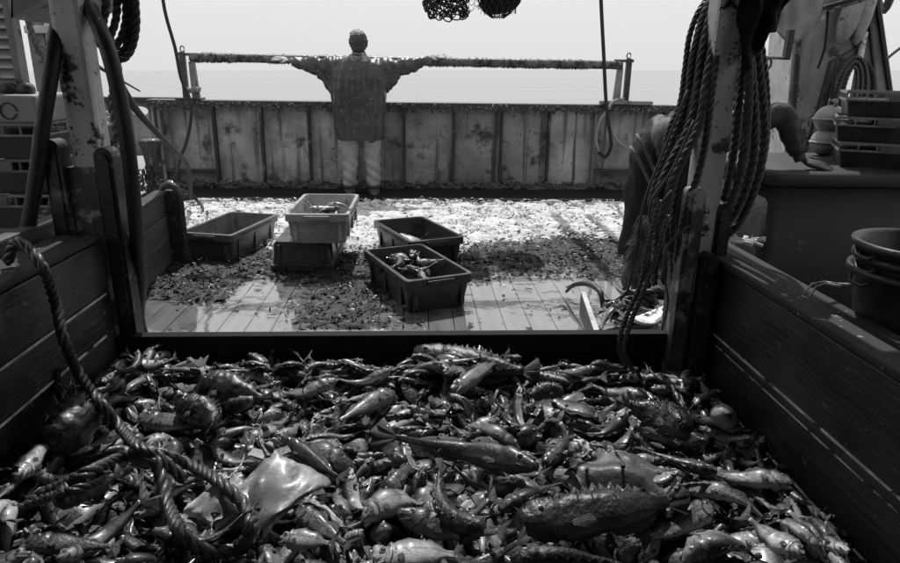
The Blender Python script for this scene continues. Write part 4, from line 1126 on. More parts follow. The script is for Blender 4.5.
for pts, r in (([(0.950, 2.380, 1.296), (0.888, 2.380, 1.088), (0.837, 2.380, 0.907), (0.828, 2.400, 0.731), (0.821, 2.420, 0.545), (0.800, 2.440, 0.497)], .005),
               ([(0.976, 2.360, 1.195), (0.918, 2.360, 1.020), (0.863, 2.380, 0.907), (0.865, 2.380, 0.824), (0.888, 2.360, 0.892), (0.922, 2.350, 0.949)], .005),
               ([(1.017, 2.380, 0.813), (0.943, 2.380, 0.736), (0.949, 2.400, 0.612), (0.976, 2.400, 0.510), (0.966, 2.400, 0.385)], .004)):
    v, f = tube_geo([Vector(p) - Vector((1.12, 2.55, 1.6)) for p in spline(pts, .03)], r, 6); obj('twine', v, f, rope_m, hank, True)
# black tarpaulin bundle at the top of the post
def cloth(name, outline_fn, m, label, cat='tarpaulin', nu=24, nv=18, th=.006, amp=.03, seed=0):
    V = []
    for s in (0, 1):
        for i in range(nu + 1):
            for j in range(nv + 1):
                p = Vector(outline_fn(i / nu, j / nv))
                p.y += amp * mathutils.noise.noise(Vector((i / nu * 4, j / nv * 3, seed))) * 2 + (th if s else 0) + amp * math.sin(i / nu * 14 + j * .2) * .4
                V.append(p)
    n1 = (nu + 1) * (nv + 1); F = []
    for s in (0, 1):
        for i in range(nu):
            for j in range(nv):
                a = s * n1 + i * (nv + 1) + j; q = (a, a + 1, a + nv + 2, a + nv + 1); F.append(q if s else q[::-1])
    for i in range(nu):
        for j in (0, nv): a = i * (nv + 1) + j; b = a + nv + 1; F.append((a, b, b + n1, a + n1))
    for j in range(nv):
        for i in (0, nu): a = i * (nv + 1) + j; b = a + 1; F.append((a, b, b + n1, a + n1))
    return tag(obj(name, V, F, m, None, True), label, cat)
A_, B_ = Vector((1.090, 2.400, 1.716)), Vector((1.343, 2.500, 1.735))
bot = [Vector((1.145, 2.400, 1.349)), Vector((1.183, 2.420, 1.400)), Vector((1.218, 2.440, 1.427)), Vector((1.247, 2.460, 1.492)), Vector((1.281, 2.470, 1.496)), Vector((1.315, 2.490, 1.571)), Vector((1.351, 2.500, 1.632))]
def tarp(u, v):
    k = u * (len(bot) - 1); i = min(int(k), len(bot) - 2); b = bot[i].lerp(bot[i + 1], k - i)
    return A_.lerp(B_, u).lerp(b, v)
cloth('tarpaulin', tarp, cloth_dark, 'black ragged tarpaulin hanging beside the right post', seed=2)

# ================================================================ NET OVER THE STERN
net = thing('hanging_net', (.45, 6.0, 2.2), 'bundle of net hanging from above at the top of the picture', 'net')
N0 = Vector((.45, 6.0, 2.2)); rnd = random.Random(12); mb = MB()
ca, cb = Vector((0.073, 6.000, 1.877)), Vector((0.416, 6.000, 1.883))
for k in range(420):
    c = ca.lerp(cb, rnd.random()) + Vector((0, rnd.uniform(-.08, .08), rnd.uniform(-.10, .75)))
    ax = Vector((rnd.gauss(0, 1), rnd.gauss(0, 1), rnd.gauss(0, 1))).normalized(); e1 = ax.orthogonal().normalized(); e2 = ax.cross(e1); rr = rnd.uniform(.022, .045)
    mb.tube([c - N0 + e1 * math.cos(q) * rr + e2 * math.sin(q) * rr * 1.4 for q in [i * math.pi / 5 for i in range(11)]], .006, 5)
mb.build('knotted_mesh', line_m, net, True, kind='stuff')
mb = MB()
c = Vector((0.122, 5.950, 1.812)) - N0
mb.tube([c + Vector((.022 * math.cos(a * .5), 0, .05 * math.sin(a * .5))) for a in range(13)], .010, 6); mb.build('ring', line_m, net, True)
mb = MB()
for i in range(7):      # diamond mesh between the two bundles
    for j in range(-6, 22):
        x = .375 + i * .045; z = 1.80 + j * .042 + .03 * abs(i - 1)
        if z < 1.76 + .02 * i: continue
        y = 6 + .02 * math.sin(i + j)
        for s in (-1, 1):
            mb.tube([(x - N0.x, y - 6, z - N0.z), (x + s * .022 - N0.x, y - 6 + .01, z + .021 - N0.z), (x + s * .022 - N0.x, y - 6, z + .042 - N0.z)], .0028, 4)
mb.build('diamond_mesh', line_m, net, True, kind='stuff')
c = Vector((0.687, 6.000, 2.088)) - N0
v, f = ellipsoid(c, (.19, .15, .30), 26, 20); v = noise_disp(v, .05, 6)
obj('bag', v, f, cloth_dark, net, True)
mb = MB()
for i in range(16):
    for s in (-1, 1):
        pts = []
        for k in range(15):
            a = i * math.pi / 8 + s * k * .13; z = -.31 + .62 * k / 14
            r = math.sqrt(max(0.0, 1 - (z / .32) ** 2)); pts.append(c + Vector((.205 * r * math.cos(a), .165 * r * math.sin(a), z)))
        mb.tube(pts, .004, 4)
for k in range(60):
    a = rnd.uniform(0, 6.28); q = c + Vector((.15 * math.cos(a), .1 * math.sin(a), -.24 + rnd.uniform(0, .06)))
    mb.tube([q, q + Vector((rnd.gauss(0, .02), rnd.gauss(0, .02), -rnd.uniform(.02, .06)))], .0025, 3)
mb.build('bag_mesh', line_m, net, True, kind='stuff')
mb = MB(); mb.tube([c + Vector((0, 0, .26)), (c.x, 0, .56)], .02, 6); mb.tube([(-.4, 0, .3), (-.4, 0, .56)], .02, 6); mb.build('lashing', line_m, net)

# ================================================================ THE MAN AT THE STERN (back to us, arms spread)
def limb(mb, pts, n=14):
    """pts: (x, y, z, rx[, ry]) smooth tapered tube"""
    P_ = spline([p[:3] for p in pts], .03)
    L = [0]
    for a, b in zip(pts, pts[1:]): L.append(L[-1] + (Vector(b[:3]) - Vector(a[:3])).length)
    tot = L[-1]
    def r(t):
        s = t * tot
        for i in range(len(L) - 1):
            if s <= L[i + 1] or i == len(L) - 2:
                k = min(1, max(0, (s - L[i]) / (L[i + 1] - L[i] + 1e-9))); return pts[i][3] + (pts[i + 1][3] - pts[i][3]) * k
    v, f = tube_geo(P_, r, n); mb.add(v, f)
def torso(mb, secs, n=24):
    """secs: (cx, cy, z, rx, ry) from the bottom up"""
    V, F = [], []
    for cx, cy, z, rx, ry in secs:
        for k in range(n):
            a = 2 * math.pi * k / n; c, s = math.cos(a), math.sin(a)
            V.append((cx + rx * math.copysign(abs(c) ** .8, c), cy + ry * math.copysign(abs(s) ** .8, s), z))
    for i in range(len(secs) - 1):
        for k in range(n): F.append((i * n + k, i * n + (k + 1) % n, (i + 1) * n + (k + 1) % n, (i + 1) * n + k))
    F.append(tuple(range(n))[::-1]); F.append(tuple(range((len(secs) - 1) * n, len(secs) * n)))
    mb.add(V, F)
def hand(mb, wrist, fwd, up, s=1.0, curl=.3, thumb=1):
    """palm, four unequal bent fingers and a thumb; fwd = finger direction, up = back of the hand"""
    w, f, u = Vector(wrist), Vector(fwd).normalized(), Vector(up).normalized(); u = (u - f * u.dot(f)).normalized(); sd_ = f.cross(u) * thumb
    for k in range(4):
        o = (k - 1.5) * .024 * s
        L = (.070, .080, .075, .058)[k] * s
        a = w + f * .03 * s + sd_ * o * .6; b = w + f * .092 * s + sd_ * o
        c = b + (f * math.cos(curl) - u * math.sin(curl)) * L * .5; d_ = c + (f * math.cos(curl * 2.2) - u * math.sin(curl * 2.2)) * L * .5
        v, fc = tube_geo([a, b, c, d_], lambda t: (.0105 - .003 * t) * s, 8); mb.add(v, fc)
    a = w + f * .02 * s - sd_ * .02 * s; b = a + (f * .6 - sd_ * .8) * .045 * s; c = b + (f * .9 - sd_ * .3) * .035 * s
    v, fc = tube_geo([a, b, c], lambda t: (.014 - .005 * t) * s, 8); mb.add(v, fc)
    v, fc = tube_geo([w - f * .04 * s, w, w + f * .05 * s, w + f * .095 * s], lambda t: (.024 + .010 * t) * s, 10, ry=.5)
    v, fc = ellipsoid(w + f * .055 * s, (.05 * s, .04 * s, .016 * s), 12, 8, Matrix((f, sd_, u)).transposed()); mb.add(v, fc)
def head_geo(mb, c, fwd, up, s=1.0):
    f, u = Vector(fwd).normalized(), Vector(up).normalized(); r = f.cross(u)
    R = Matrix((r, f, u)).transposed()
    def at_(x, y, z): return Vector(c) + (r * x + f * y + u * z) * s
    mb.add(*ellipsoid(at_(0, -.01, .02), (.077 * s, .096 * s, .095 * s), 20, 16, R))
    mb.add(*ellipsoid(at_(0, .02, -.05), (.06 * s, .07 * s, .07 * s), 16, 12, R))
    mb.add(*tube_geo([at_(0, .085, .02), at_(0, .118, -.025), at_(0, .09, -.032)], lambda t: .012 * s, 8))       # nose
    mb.add(*ellipsoid(at_(0, .078, -.062), (.025 * s, .018 * s, .010 * s), 10, 8, R))                               # mouth
    for k in (-1, 1):
        mb.add(*ellipsoid(at_(k * .079, -.005, -.01), (.012 * s, .022 * s, .032 * s), 10, 8, R))                    # ears
        mb.add(*ellipsoid(at_(k * .03, .080, .012), (.013 * s, .012 * s, .010 * s), 8, 6, R))                       # brows and eyes
MX, MY = -.60, 7.35
man = thing('person', (MX, MY, 0), 'man in a loose grey smock seen from behind, arms spread wide at the stern rail', 'person')
mb = MB()
head_geo(mb, (0, .03, 1.61), (0, 1, -.12), (0, .1, 1), 1.05)
mb.tube([(0, .0, 1.40), (0, .01, 1.50), (0, .025, 1.60)], lambda t: .062 - .006 * t, 14)
torso(mb, [(0, 0, .86, .15, .11), (0, 0, 1.0, .15, .11), (0, 0, 1.2, .18, .12), (0, 0, 1.36, .19, .11), (0, 0, 1.44, .12, .08)])
for s in (-1, 1):
    zh = 1.435 if s < 0 else 1.485
    limb(mb, [(s * .14, 0, 1.39, .062), (s * .30, .02, 1.395, .052), (s * .48, .05, 1.385, .042), (s * .66, .09, (1.39 + zh) / 2, .034), (s * .735, .10, zh, .027)])
    hand(mb, (s * .735, .10, zh), (s, -.05, .10), (0, -.6, 1), 1.15, .10, -s)
    limb(mb, [(s * .08, 0, .92, .095), (s * .11, .01, .70, .085), (s * .125, .02, .48, .06), (s * .13, -.01, .30, .052), (s * .13, -.02, .09, .04)])
    mb.add(*ellipsoid((s * .135, .045, .045), (.045, .12, .045), 12, 8))
body = objm('body', blend_mesh(mb, .009, 4), skin_m, man, True)
mb = MB()
torso(mb, [(0, 0, .625, .255, .17), (0, 0, .70, .262, .175), (-.01, 0, .85, .268, .185), (-.01, 0, 1.0, .285, .19), (-.01, 0, 1.15, .305, .19), (0, 0, 1.26, .32, .185), (0, 0, 1.34, .31, .165), (0, 0, 1.42, .245, .135), (0, 0, 1.475, .12, .10), (0, .01, 1.50, .085, .085)])
for s in (-1, 1):
    zh = 1.43 if s < 0 else 1.475
    limb(mb, [(s * .10, 0, 1.36, .12), (s * .24, .01, 1.36, .115), (s * .36, .02, 1.37, .10), (s * .47, .04, 1.385, .080), (s * .56, .06, 1.39, .070), (s * .64, .08, (1.39 + zh) / 2, .058), (s * .70, .095, zh - .01, .046)], 16)
    limb(mb, [(s * .20, 0, 1.15, .10), (s * .29, .01, 1.23, .09), (s * .40, .02, 1.32, .07)], 12)
def folds(co):
    a = .020 * mathutils.noise.noise(Vector((co.x * 9, co.y * 7, co.z * 1.7 + 3)))
    if abs(co.x) > .3: a += .020 * mathutils.noise.noise(Vector((co.x * 19 + co.z * 9, co.y * 8, co.z * 9))) + .004 * math.sin(co.x * 40 + co.z * 40)
    else: a += .022 * mathutils.noise.noise(Vector((co.x * 22, co.y * 7, co.z * 2.2))) + .010 * mathutils.noise.noise(Vector((co.x * 7 + co.z * 9, 2, co.z * 6 - co.x * 8)))
    return a
objm('smock', blend_mesh(mb, .012, 5, folds), oilskin, man, True)
mb = MB()
for q, (rr, zz, th) in enumerate(((.082, 1.475, .016), (.104, 1.45, .018))):
    mb.tube([(rr * math.cos(a * math.pi / 12), .01 - .02 * q + rr * .95 * math.sin(a * math.pi / 12), zz + .012 * math.sin(a * 1.3) - .015 * math.sin(a * math.pi / 12)) for a in range(25)], th, 8)
torso(mb, [(0, 0, 1.44, .12, .10), (0, 0, 1.475, .095, .085), (0, .005, 1.51, .072, .066), (0, .01, 1.53, .068, .06)], 16)
mb.add(*ellipsoid((.01, -.10, 1.44), (.10, .03, .035), 14, 10))
objm('collar', blend_mesh(mb, .009, 3, lambda c: .006 * mathutils.noise.noise(c * 30)), mat('pale_collar_cloth', .18, .42, .7, 12, .3, spots=[(.56, .06, .08, 18)]), man, True)
mb = MB(); mb.add(*ellipsoid((0, .010, 1.625), (.096, .114, .108), 22, 16)); mb.add(*ellipsoid((0, -.03, 1.57), (.076, .07, .065), 16, 12))
objm('hair', blend_mesh(mb, .008, 3, lambda c: .010 * mathutils.noise.noise(c * 45)), hair_m, man, True)
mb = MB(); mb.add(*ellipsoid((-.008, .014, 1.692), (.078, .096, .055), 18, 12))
objm('sunlit_crown_hair', blend_mesh(mb, .008, 3, lambda c: .014 * mathutils.noise.noise(c * 50)), hair_top, man, True)
mb = MB()
for s in (-1, 1):
    limb(mb, [(s * .075, 0, .90, .115), (s * .105, .0, .70, .108), (s * .118, .005, .50, .092), (s * .125, -.005, .30, .080), (s * .13, -.01, .13, .078)], 16)
objm('trousers', blend_mesh(mb, .012, 4, lambda c: .010 * mathutils.noise.noise(Vector((c.x * 22, c.y * 14, c.z * 7))) + .006 * math.sin(c.z * 60 + c.x * 40) * (1 if c.z < .45 else .3)), trouser, man, True)
for s in (-1, 1):
    mb = MB(); limb(mb, [(s * .13, -.012, .17, .070), (s * .13, -.01, .07, .062), (s * .132, .0, .045, .05)], 14); mb.add(*ellipsoid((s * .137, .05, .042), (.052, .135, .045), 14, 10))
    mb.box((s * .132 - .05, -.075, .001), (s * .132 + .05, .16, .028), .006)
    objm('boot', blend_mesh(mb, .008, 3), boot_m, man, True)
    mb = MB(); mb.tube([(s * .13 + .079 * math.cos(a * math.pi / 8), -.012 + .079 * math.sin(a * math.pi / 8), .125) for a in range(17)], .012, 6, ry=1.6); mb.build('boot_band', strap_m, man, True)

# ================================================================ THE MAN BENDING AT THE RIGHT
PX_, PY_ = 1.45, 3.72
man2 = thing('person', (PX_, PY_, 0), 'man in black oilskins bending behind the rope hank, one hand on the dark tub', 'person')
def R_(x, y, z): return (x - PX_, y - PY_, z)
mb = MB()
head_geo(mb, R_(1.245, 3.27, 1.035), (-.2, -.75, -.65), (-.1, -.62, .75), .98)
mb.tube([R_(1.42, 3.42, 1.04), R_(1.34, 3.36, 1.03), R_(1.27, 3.30, 1.04)], .058, 12)
limb(mb, [R_(1.50, 3.82, .84) + (.15,), R_(1.48, 3.66, .98) + (.15,), R_(1.44, 3.48, 1.02) + (.15,), R_(1.42, 3.42, 1.03) + (.10,)])
limb(mb, [R_(1.29, 3.44, 1.02) + (.065,), R_(1.19, 3.42, .85) + (.05,), R_(1.165, 3.44, .62) + (.042,), R_(1.155, 3.46, .36) + (.028,)])
hand(mb, R_(1.155, 3.46, .34), (-.1, -.1, -1), (-1, 0, 0), 1.05, .5, 1)
limb(mb, [R_(1.56, 3.40, 1.06) + (.065,), R_(1.74, 3.45, 1.12) + (.05,), R_(1.90, 3.47, 1.165) + (.046,), R_(1.95, 3.44, 1.05) + (.040,), R_(2.0, 3.40, .925) + (.029,)])
hand(mb, R_(2.0, 3.40, .925), (.9, -.12, -.18), (0, -.3, 1), 1.2, .15, 1)
for s in (-1, 1):
    x = 1.50 + s * .11
    limb(mb, [R_(x, 3.85, .84) + (.10,), R_(x - .02, 3.78, .50) + (.07,), R_(x, 3.88, .08) + (.045,)]); mb.add(*ellipsoid(R_(x, 3.83, .045), (.05, .13, .045), 12, 8))
objm('body', blend_mesh(mb, .0065, 3), mat('dark_gloved_skin', .03, .07, .6, 30, .4), man2, True)
def folds2(c): return .020 * mathutils.noise.noise(Vector((c.x * 8, c.y * 8, c.z * 4))) + .014 * mathutils.noise.noise(Vector((c.x * 20, c.y * 14, c.z * 9)))
mb = MB()
limb(mb, [R_(1.50, 3.90, .80) + (.21,), R_(1.49, 3.72, .93) + (.215,), R_(1.45, 3.55, .985) + (.20,), R_(1.42, 3.44, 1.0) + (.15,), R_(1.40, 3.37, 1.0) + (.09,)], 20)
limb(mb, [R_(1.36, 3.46, 1.03) + (.13,), R_(1.235, 3.44, .985) + (.125,), R_(1.195, 3.43, .82) + (.092,), R_(1.175, 3.44, .62) + (.078,), R_(1.165, 3.45, .40) + (.066,)], 16)
limb(mb, [R_(1.50, 3.46, 1.03) + (.12,), R_(1.66, 3.44, 1.07) + (.09,), R_(1.80, 3.46, 1.12) + (.075,)], 16)
objm('jacket', blend_mesh(mb, .012, 5, folds2), oil_dark, man2, True)
mb = MB(); limb(mb, [R_(1.78, 3.46, 1.12) + (.062,), R_(1.90, 3.47, 1.16) + (.062,), R_(1.945, 3.445, 1.06) + (.055,), R_(1.985, 3.41, .955) + (.042,)], 14)
objm('sleeve', blend_mesh(mb, .009, 4, lambda c: .006 * mathutils.noise.noise(Vector((c.x * 16, c.y * 10, c.z * 26)))), mat('dark_sleeve', .012, .026, .6, 8, .3), man2, True)
for k, (a, b) in enumerate((((1.088, 3.315, 1.053), (1.227, 3.290, 0.809)), ((1.068, 3.330, 0.992), (1.192, 3.300, 0.786)))):
    A2, B2 = Vector(R_(*a)), Vector(R_(*b))
    pts = [A2.lerp(B2, i / 6) + Vector((0, -.02 * math.sin(i / 6 * 3.1), .01)) for i in range(7)]
    mb = MB(); mb.tube(pts, .016, 8, ry=.35); mb.build('reflective_stripe', oil_stripe, man2, True)
mb = MB()
for s in (-1, 1):
    x = 1.50 + s * .11
    limb(mb, [R_(x, 3.88, .84) + (.13,), R_(x - .02, 3.78, .52) + (.105,), R_(x - .01, 3.86, .12) + (.085,)], 16)
objm('trousers', blend_mesh(mb, .012, 4, folds2), oil_dark, man2, True)
for s in (-1, 1):
    x = 1.50 + s * .11
    mb = MB(); limb(mb, [R_(x, 3.87, .22) + (.072,), R_(x, 3.87, .06) + (.06,)], 14); mb.add(*ellipsoid(R_(x, 3.80, .045), (.055, .14, .045), 14, 10)); objm('boot', blend_mesh(mb, .009, 3), strap_m, man2, True)
mb = MB(); head_hair = mb.add(*ellipsoid(R_(1.245, 3.285, 1.06), (.088, .10, .09), 18, 14))
objm('cap', blend_mesh(mb, .009, 3), mat('grey_knitted_cap', .12, .2, .8, 40, .6, 120), man2, True)

# ================================================================ RIGHT SIDE: TUB, BOXES, FLOATS, GALLOWS
tub = thing('insulated_tub', (2.36, 3.75, 0), 'big dark insulated tub with rounded rim behind the right pen wall', 'tub')
def rrect(hw, hl, z, r=.06, n=5, dz=0):
    out = []
    for cx, cy, a0 in ((1, 1, 0), (-1, 1, 90), (-1, -1, 180), (1, -1, 270)):
        for k in range(n + 1):
            a = math.radians(a0 + 90 * k / n); out.append((cx * (hw - r) + r * math.cos(a), cy * (hl - r) + r * math.sin(a), z))
    return out
def lathe_rings(rings):
    n = len(rings[0]); V = [p for r in rings for p in r]; F = []
    for i in range(len(rings) - 1):
        for j in range(n): F.append((i * n + j, i * n + (j + 1) % n, (i + 1) * n + (j + 1) % n, (i + 1) * n + j))
    F.append(tuple(range(n))[::-1]); F.append(tuple(range((len(rings) - 1) * n, len(rings) * n)))
    return V, F
v, f = lathe_rings([rrect(.53, .42, .08), rrect(.545, .44, .12), rrect(.55, .45, .80)]); obj('body', v, f, bin_m, tub, True)
v, f = lathe_rings([rrect(.555, .455, .805), rrect(.575, .475, .815, .07), rrect(.58, .48, .84, .07), rrect(.575, .475, .868, .07), rrect(.555, .455, .878, .07), rrect(.3, .25, .884, .07)]); v = [(x, y, z + .008 * math.sin(x * 7)) for x, y, z in v]; obj('lid', v, f, bin_m, tub, True)
mb = MB()
for x in (-.35, 0, .35): mb.box((x - .08, -.44, 0), (x + .08, .44, .078), .01)
mb.build('foot', bin_m, tub)

def vented_crate(name, L, W, H, m, inner, cells=7, mass=False):
    """stacking crate: solid tub below a ribbed open rim band"""
    t = thing(name, (0, 0, 0), 'x', 'crate')
    hb = H * .62
    v, f = lathe_rings([rrect(L * .46, W * .46, 0, .02, 2), rrect(L * .485, W * .485, hb, .02, 2), rrect(L * .46, W * .46, hb, .02, 2), rrect(L * .44, W * .44, .02, .02, 2)]); obj('tub_wall', v, f, inner, t)
    mb = MB(); w = .006
    for z0, z1 in ((hb + .001, hb + .011), (H - .012, H)):
        mb.box((-L / 2, -W / 2, z0), (L / 2, -W / 2 + .012, z1)); mb.box((-L / 2, W / 2 - .012, z0), (L / 2, W / 2, z1))
        mb.box((-L / 2, -W / 2 + .0125, z0), (-L / 2 + .012, W / 2 - .0125, z1)); mb.box((L / 2 - .012, -W / 2 + .0125, z0), (L / 2, W / 2 - .0125, z1))
    mb.build('rim', m, t)
    mb = MB(); rz = (hb + .0115, H - .0125)
    for k in range(cells + 1):
        x = -L / 2 + w + (L - 2 * w) * k / cells
        for y in (-W / 2 + .006, W / 2 - .006): mb.box((x - w / 2, y - .005, rz[0]), (x + w / 2, y + .005, rz[1]))
    for k in range(1, 5):
        y = -W / 2 + W * k / 5
        for x in (-L / 2 + .006, L / 2 - .006): mb.box((x - .005, y - w / 2, rz[0]), (x + .005, y + w / 2, rz[1]))
    mb.build('rib', m, t, kind='stuff')
    mb = MB(); mb.box((-L * .47, -W * .47, hb + .002), (L * .47, W * .47, hb + .006)); mb.build('liner', inner, t)
    for sy in (-1, 1):
        mb = MB(); mb.box((-.12, sy * W * .5 - .006, rz[0] - .002), (.12, sy * W * .5 + .006, rz[1] + .002), .002); mb.build('handle', plastic_mid, t)
    return t
for k, (z, dx, rz, w) in enumerate(((.886, .05, .03, 'bottom'), (1.016, .0, -.03, 'middle'), (1.146, .04, .02, 'top'))):
    c = vented_crate('stacking_crate', .62, .42, .13, plastic_rib, plastic_black)
    place(c, 2.60 + dx * .5, 3.55, z, rz - .5, '%s of the three dark crates stacked on the big tub' % w, group='crates stacked on the tub')

for k, (x, y_) in enumerate(((830, 119), (826, 142), (829, 165))):
    c = Vector([(2.488, 4.000, 1.102), (2.489, 4.000, 0.966), (2.535, 4.000, 0.827)][k])
    t = thing('float', c, '%s of three round pale floats beside the crates' % ('top', 'middle', 'bottom')[k], 'float', 'floats strung beside the crates')
    v, f = ellipsoid((0, 0, 0), (.088, .088, .083), 22, 16); obj('shell', v, f, buoy_m, t, True)
    mb = MB(); mb.tube([(.089 * math.cos(a * math.pi / 10), .089 * math.sin(a * math.pi / 10), 0) for a in range(21)], .008, 6); mb.build('seam_band', buoy_m, t, True)
    mb = MB(); mb.tube([(0, -.03, .075), (0, -.03, .11), (0, .03, .11), (0, .03, .075)], .012, 6); mb.build('eye', buoy_m, t, True)
line('float_line', [(2.460, 4.000, 1.439), (2.480, 4.000, 1.241), (2.491, 4.020, 1.154), (2.559, 4.020, 0.763), (2.62, 4.02, .3)], .008, 'line stringing the three floats together')

gal = thing('gallows', (3.05, 5.0, 0), 'tall tapered steel gallows with weathered paint and an arched opening', 'gallows')
G0 = Vector((3.05, 5.0, 0))
def gp_(p): q = Vector(p) - G0; return (q.x, q.z)
# front plate as a strip grid with an arched hole
tl, tr = gp_((2.707, 5.000, 2.248)), gp_((3.150, 5.000, 2.257)); bl, br = gp_((2.849, 5.000, 0.671)), gp_((3.739, 5.000, 0.677))
ac = gp_((3.234, 5.000, 1.237)); arx, art = .135, .20
V, F = [], []
NXg, NZg = 44, 70
def gpt(u, w):
    a = tl[0] + (bl[0] - tl[0]) * w; b = tr[0] + (br[0] - tr[0]) * w; return a + (b - a) * u, tl[1] + (bl[1] - tl[1]) * w
zb = bl[1]
ids = {}
for s, yy in ((0, 0), (1, .07)):
    for i in range(NXg + 1):
        for j in range(NZg + 1):
            x, z = gpt(i / NXg, j / NZg); ids[s, i, j] = len(V); V.append((x, yy, z))
def inside(i, j):
    x, z = gpt((i + .5) / NXg, (j + .5) / NZg); dx = (x - ac[0]) / arx; dz = (z - ac[1])
    return abs(dx) < 1 and (dz < 0 or dx * dx + (dz / art) ** 2 < 1)
for i in range(NXg):
    for j in range(NZg):
        if inside(i, j): continue
        F.append((ids[0, i, j], ids[0, i, j + 1], ids[0, i + 1, j + 1], ids[0, i + 1, j])); F.append((ids[1, i, j], ids[1, i + 1, j], ids[1, i + 1, j + 1], ids[1, i, j + 1]))
        for (di, dj, a, b) in ((-1, 0, (i, j), (i, j + 1)), (1, 0, (i + 1, j + 1), (i + 1, j)), (0, -1, (i + 1, j), (i, j)), (0, 1, (i, j + 1), (i + 1, j + 1))):
            ii, jj = i + di, j + dj
            if not (0 <= ii < NXg and 0 <= jj < NZg) or inside(ii, jj):
                F.append((ids[0, a[0], a[1]], ids[0, b[0], b[1]], ids[1, b[0], b[1]], ids[1, a[0], a[1]]))
obj('front_plate', V, F, paint_gallows, gal)
v, f = prism([(bl[0] - .0, 0), (br[0] + .1, 0), (br[0], zb - .002), (bl[0], zb - .002)], 'y', .0, .07); obj('base_plate', v, f, paint_gallows, gal)
mb = MB(); pts = [(ac[0] + (arx + .03) * math.cos(a), -.012, ac[1] + (art + .03) * math.sin(a)) for a in [math.pi * k / 14 for k in range(15)]]
pts = [(pts[0][0], -.012, zb)] + pts + [(pts[-1][0], -.012, zb)]; mb.tube(pts, .016, 6); mb.build('arch_bead', rust, gal, True)
mb = MB(); mb.tube([(tl[0], -.01, tl[1]), (bl[0], -.01, bl[1])], .02, 6); mb.tube([(tr[0], -.01, tr[1]), (br[0], -.01, br[1])], .02, 6); mb.build('edge_flange', rust, gal)
mb = MB(); mb.tube([(tl[0] + .12, -.012, tl[1]), (ac[0] - .03, -.012, 1.55), (ac[0] - .20, -.012, 1.45), (bl[0] + .10, -.012, zb)], .010, 5); mb.tube([(tr[0] - .05, -.012, tr[1]), (br[0] - .14, -.012, zb)], .010, 5); mb.build('weld_seam', rust, gal)
mb = MB(); mb.tube([(ac[0], -.03, ac[1] + .42), (ac[0], -.03, ac[1] - .2)], .022, 8); mb.build('pin', paint_white, gal, True)
# inner side plate (facing inboard; the light on it is put into paler paint)
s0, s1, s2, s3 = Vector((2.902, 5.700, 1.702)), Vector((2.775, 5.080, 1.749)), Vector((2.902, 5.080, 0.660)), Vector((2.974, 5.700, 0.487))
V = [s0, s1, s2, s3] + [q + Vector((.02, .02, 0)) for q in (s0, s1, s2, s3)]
o = obj('lit_side_plate', [v - G0 for v in V], [(0, 3, 2, 1), (4, 5, 6, 7), (0, 1, 5, 4), (1, 2, 6, 5), (2, 3, 7, 6), (3, 0, 4, 7)], paint_white, gal)
for k, (x0, y0, x1, y1) in enumerate(((0, 0, 0, 0), (1, 0, 0, 0))):
    q = [Vector((3.067, 4.900, 1.781)), Vector((3.163, 4.900, 1.809))][k] - G0
    t = tag(obj('long_float', *ellipsoid(q + G0, (.075 - .02 * k, .06, .22 + .03 * k), 18, 14, Matrix.Rotation(.22 - .1 * k, 3, 'Y')), buoy_m, None, True), ('wider pale float hanging under the round plate', 'slimmer pale float hanging under the round plate')[k], 'float', 'long floats hanging on the gallows')
# ropes hung in the arch
rnd = random.Random(31)
ch = thing('rope_coil', (3.177, 4.950, 1.323), 'dark rope coil hanging inside the gallows arch', 'rope')
for k in range(7):
    a, b = .05 + .013 * k, .22 + .012 * k
    v, f = rope_geo([(a * math.cos(q), -.02 + .01 * (k % 3), -.13 + b * math.sin(q)) for q in [i * math.pi / 8 for i in range(17)]], .014); obj('turn', v, f, rope_wet, ch, True)
# round plate at the top
dsk = thing('round_plate', (2.680, 4.400, 1.783), 'rusty round plate hanging edge-on at the top right', 'disc')
v, f = lathe_rings([[(r * math.cos(2 * math.pi * k / 36), r * math.sin(2 * math.pi * k / 36), z) for k in range(36)] for r, z in ((.16, -.012), (.185, -.012), (.19, 0), (.185, .012), (.16, .014))])
o = obj('plate', v, f, rust, dsk, True)
mb = MB()
for k in range(8): mb.tube([(.12 * math.cos(k * .785), .12 * math.sin(k * .785), -.02), (.12 * math.cos(k * .785), .12 * math.sin(k * .785), -.008)], .016, 8)
mb.build('bolt', paint_white, dsk); mb = MB(); mb.tube([(0, 0, .01), (0, 0, .6)], .02, 8); mb.build('hanger', rust, dsk)
dsk.rotation_euler = (-.12, -.24, 0)
line('rigging_line', [(2.657, 4.500, 1.743), (2.735, 4.600, 1.546), (2.773, 4.700, 1.401)], .009, 'short dark line below the round plate')
# chain and hook bar
ca_, cb_ = Vector((1.785, 3.600, 1.439)), Vector((1.931, 3.600, 1.436))
bar = thing('hook_bar', ca_.lerp(cb_, .5), 'thin bar with a short chain hanging left of the gallows', 'bar')
h_ = (cb_ - ca_) / 2
mb = MB(); mb.tube([-h_, h_], .008, 8); mb.build('rod', paint_gallows, bar)
mb = MB(); mb.box((.07, -.02, -.01), (.10, .02, .14), .004); mb.build('bracket', rust, bar)
for k in range(4):
    a = k * math.pi / 2; c = Vector((-.005 - .006 * k, 0, -.03 - .042 * k))
    mb = MB(); mb.tube([c + Vector((.013 * math.cos(q) * math.cos(a), .013 * math.cos(q) * math.sin(a), .027 * math.sin(q))) for q in [i * math.pi / 6 for i in range(13)]], .0055, 6); mb.build('chain_link', rust, bar, True)
mb = MB(); mb.tube([(-.02, 0, -.18), (-.06, .02, -.5)], .006, 6); mb.build('wire', rust, bar)
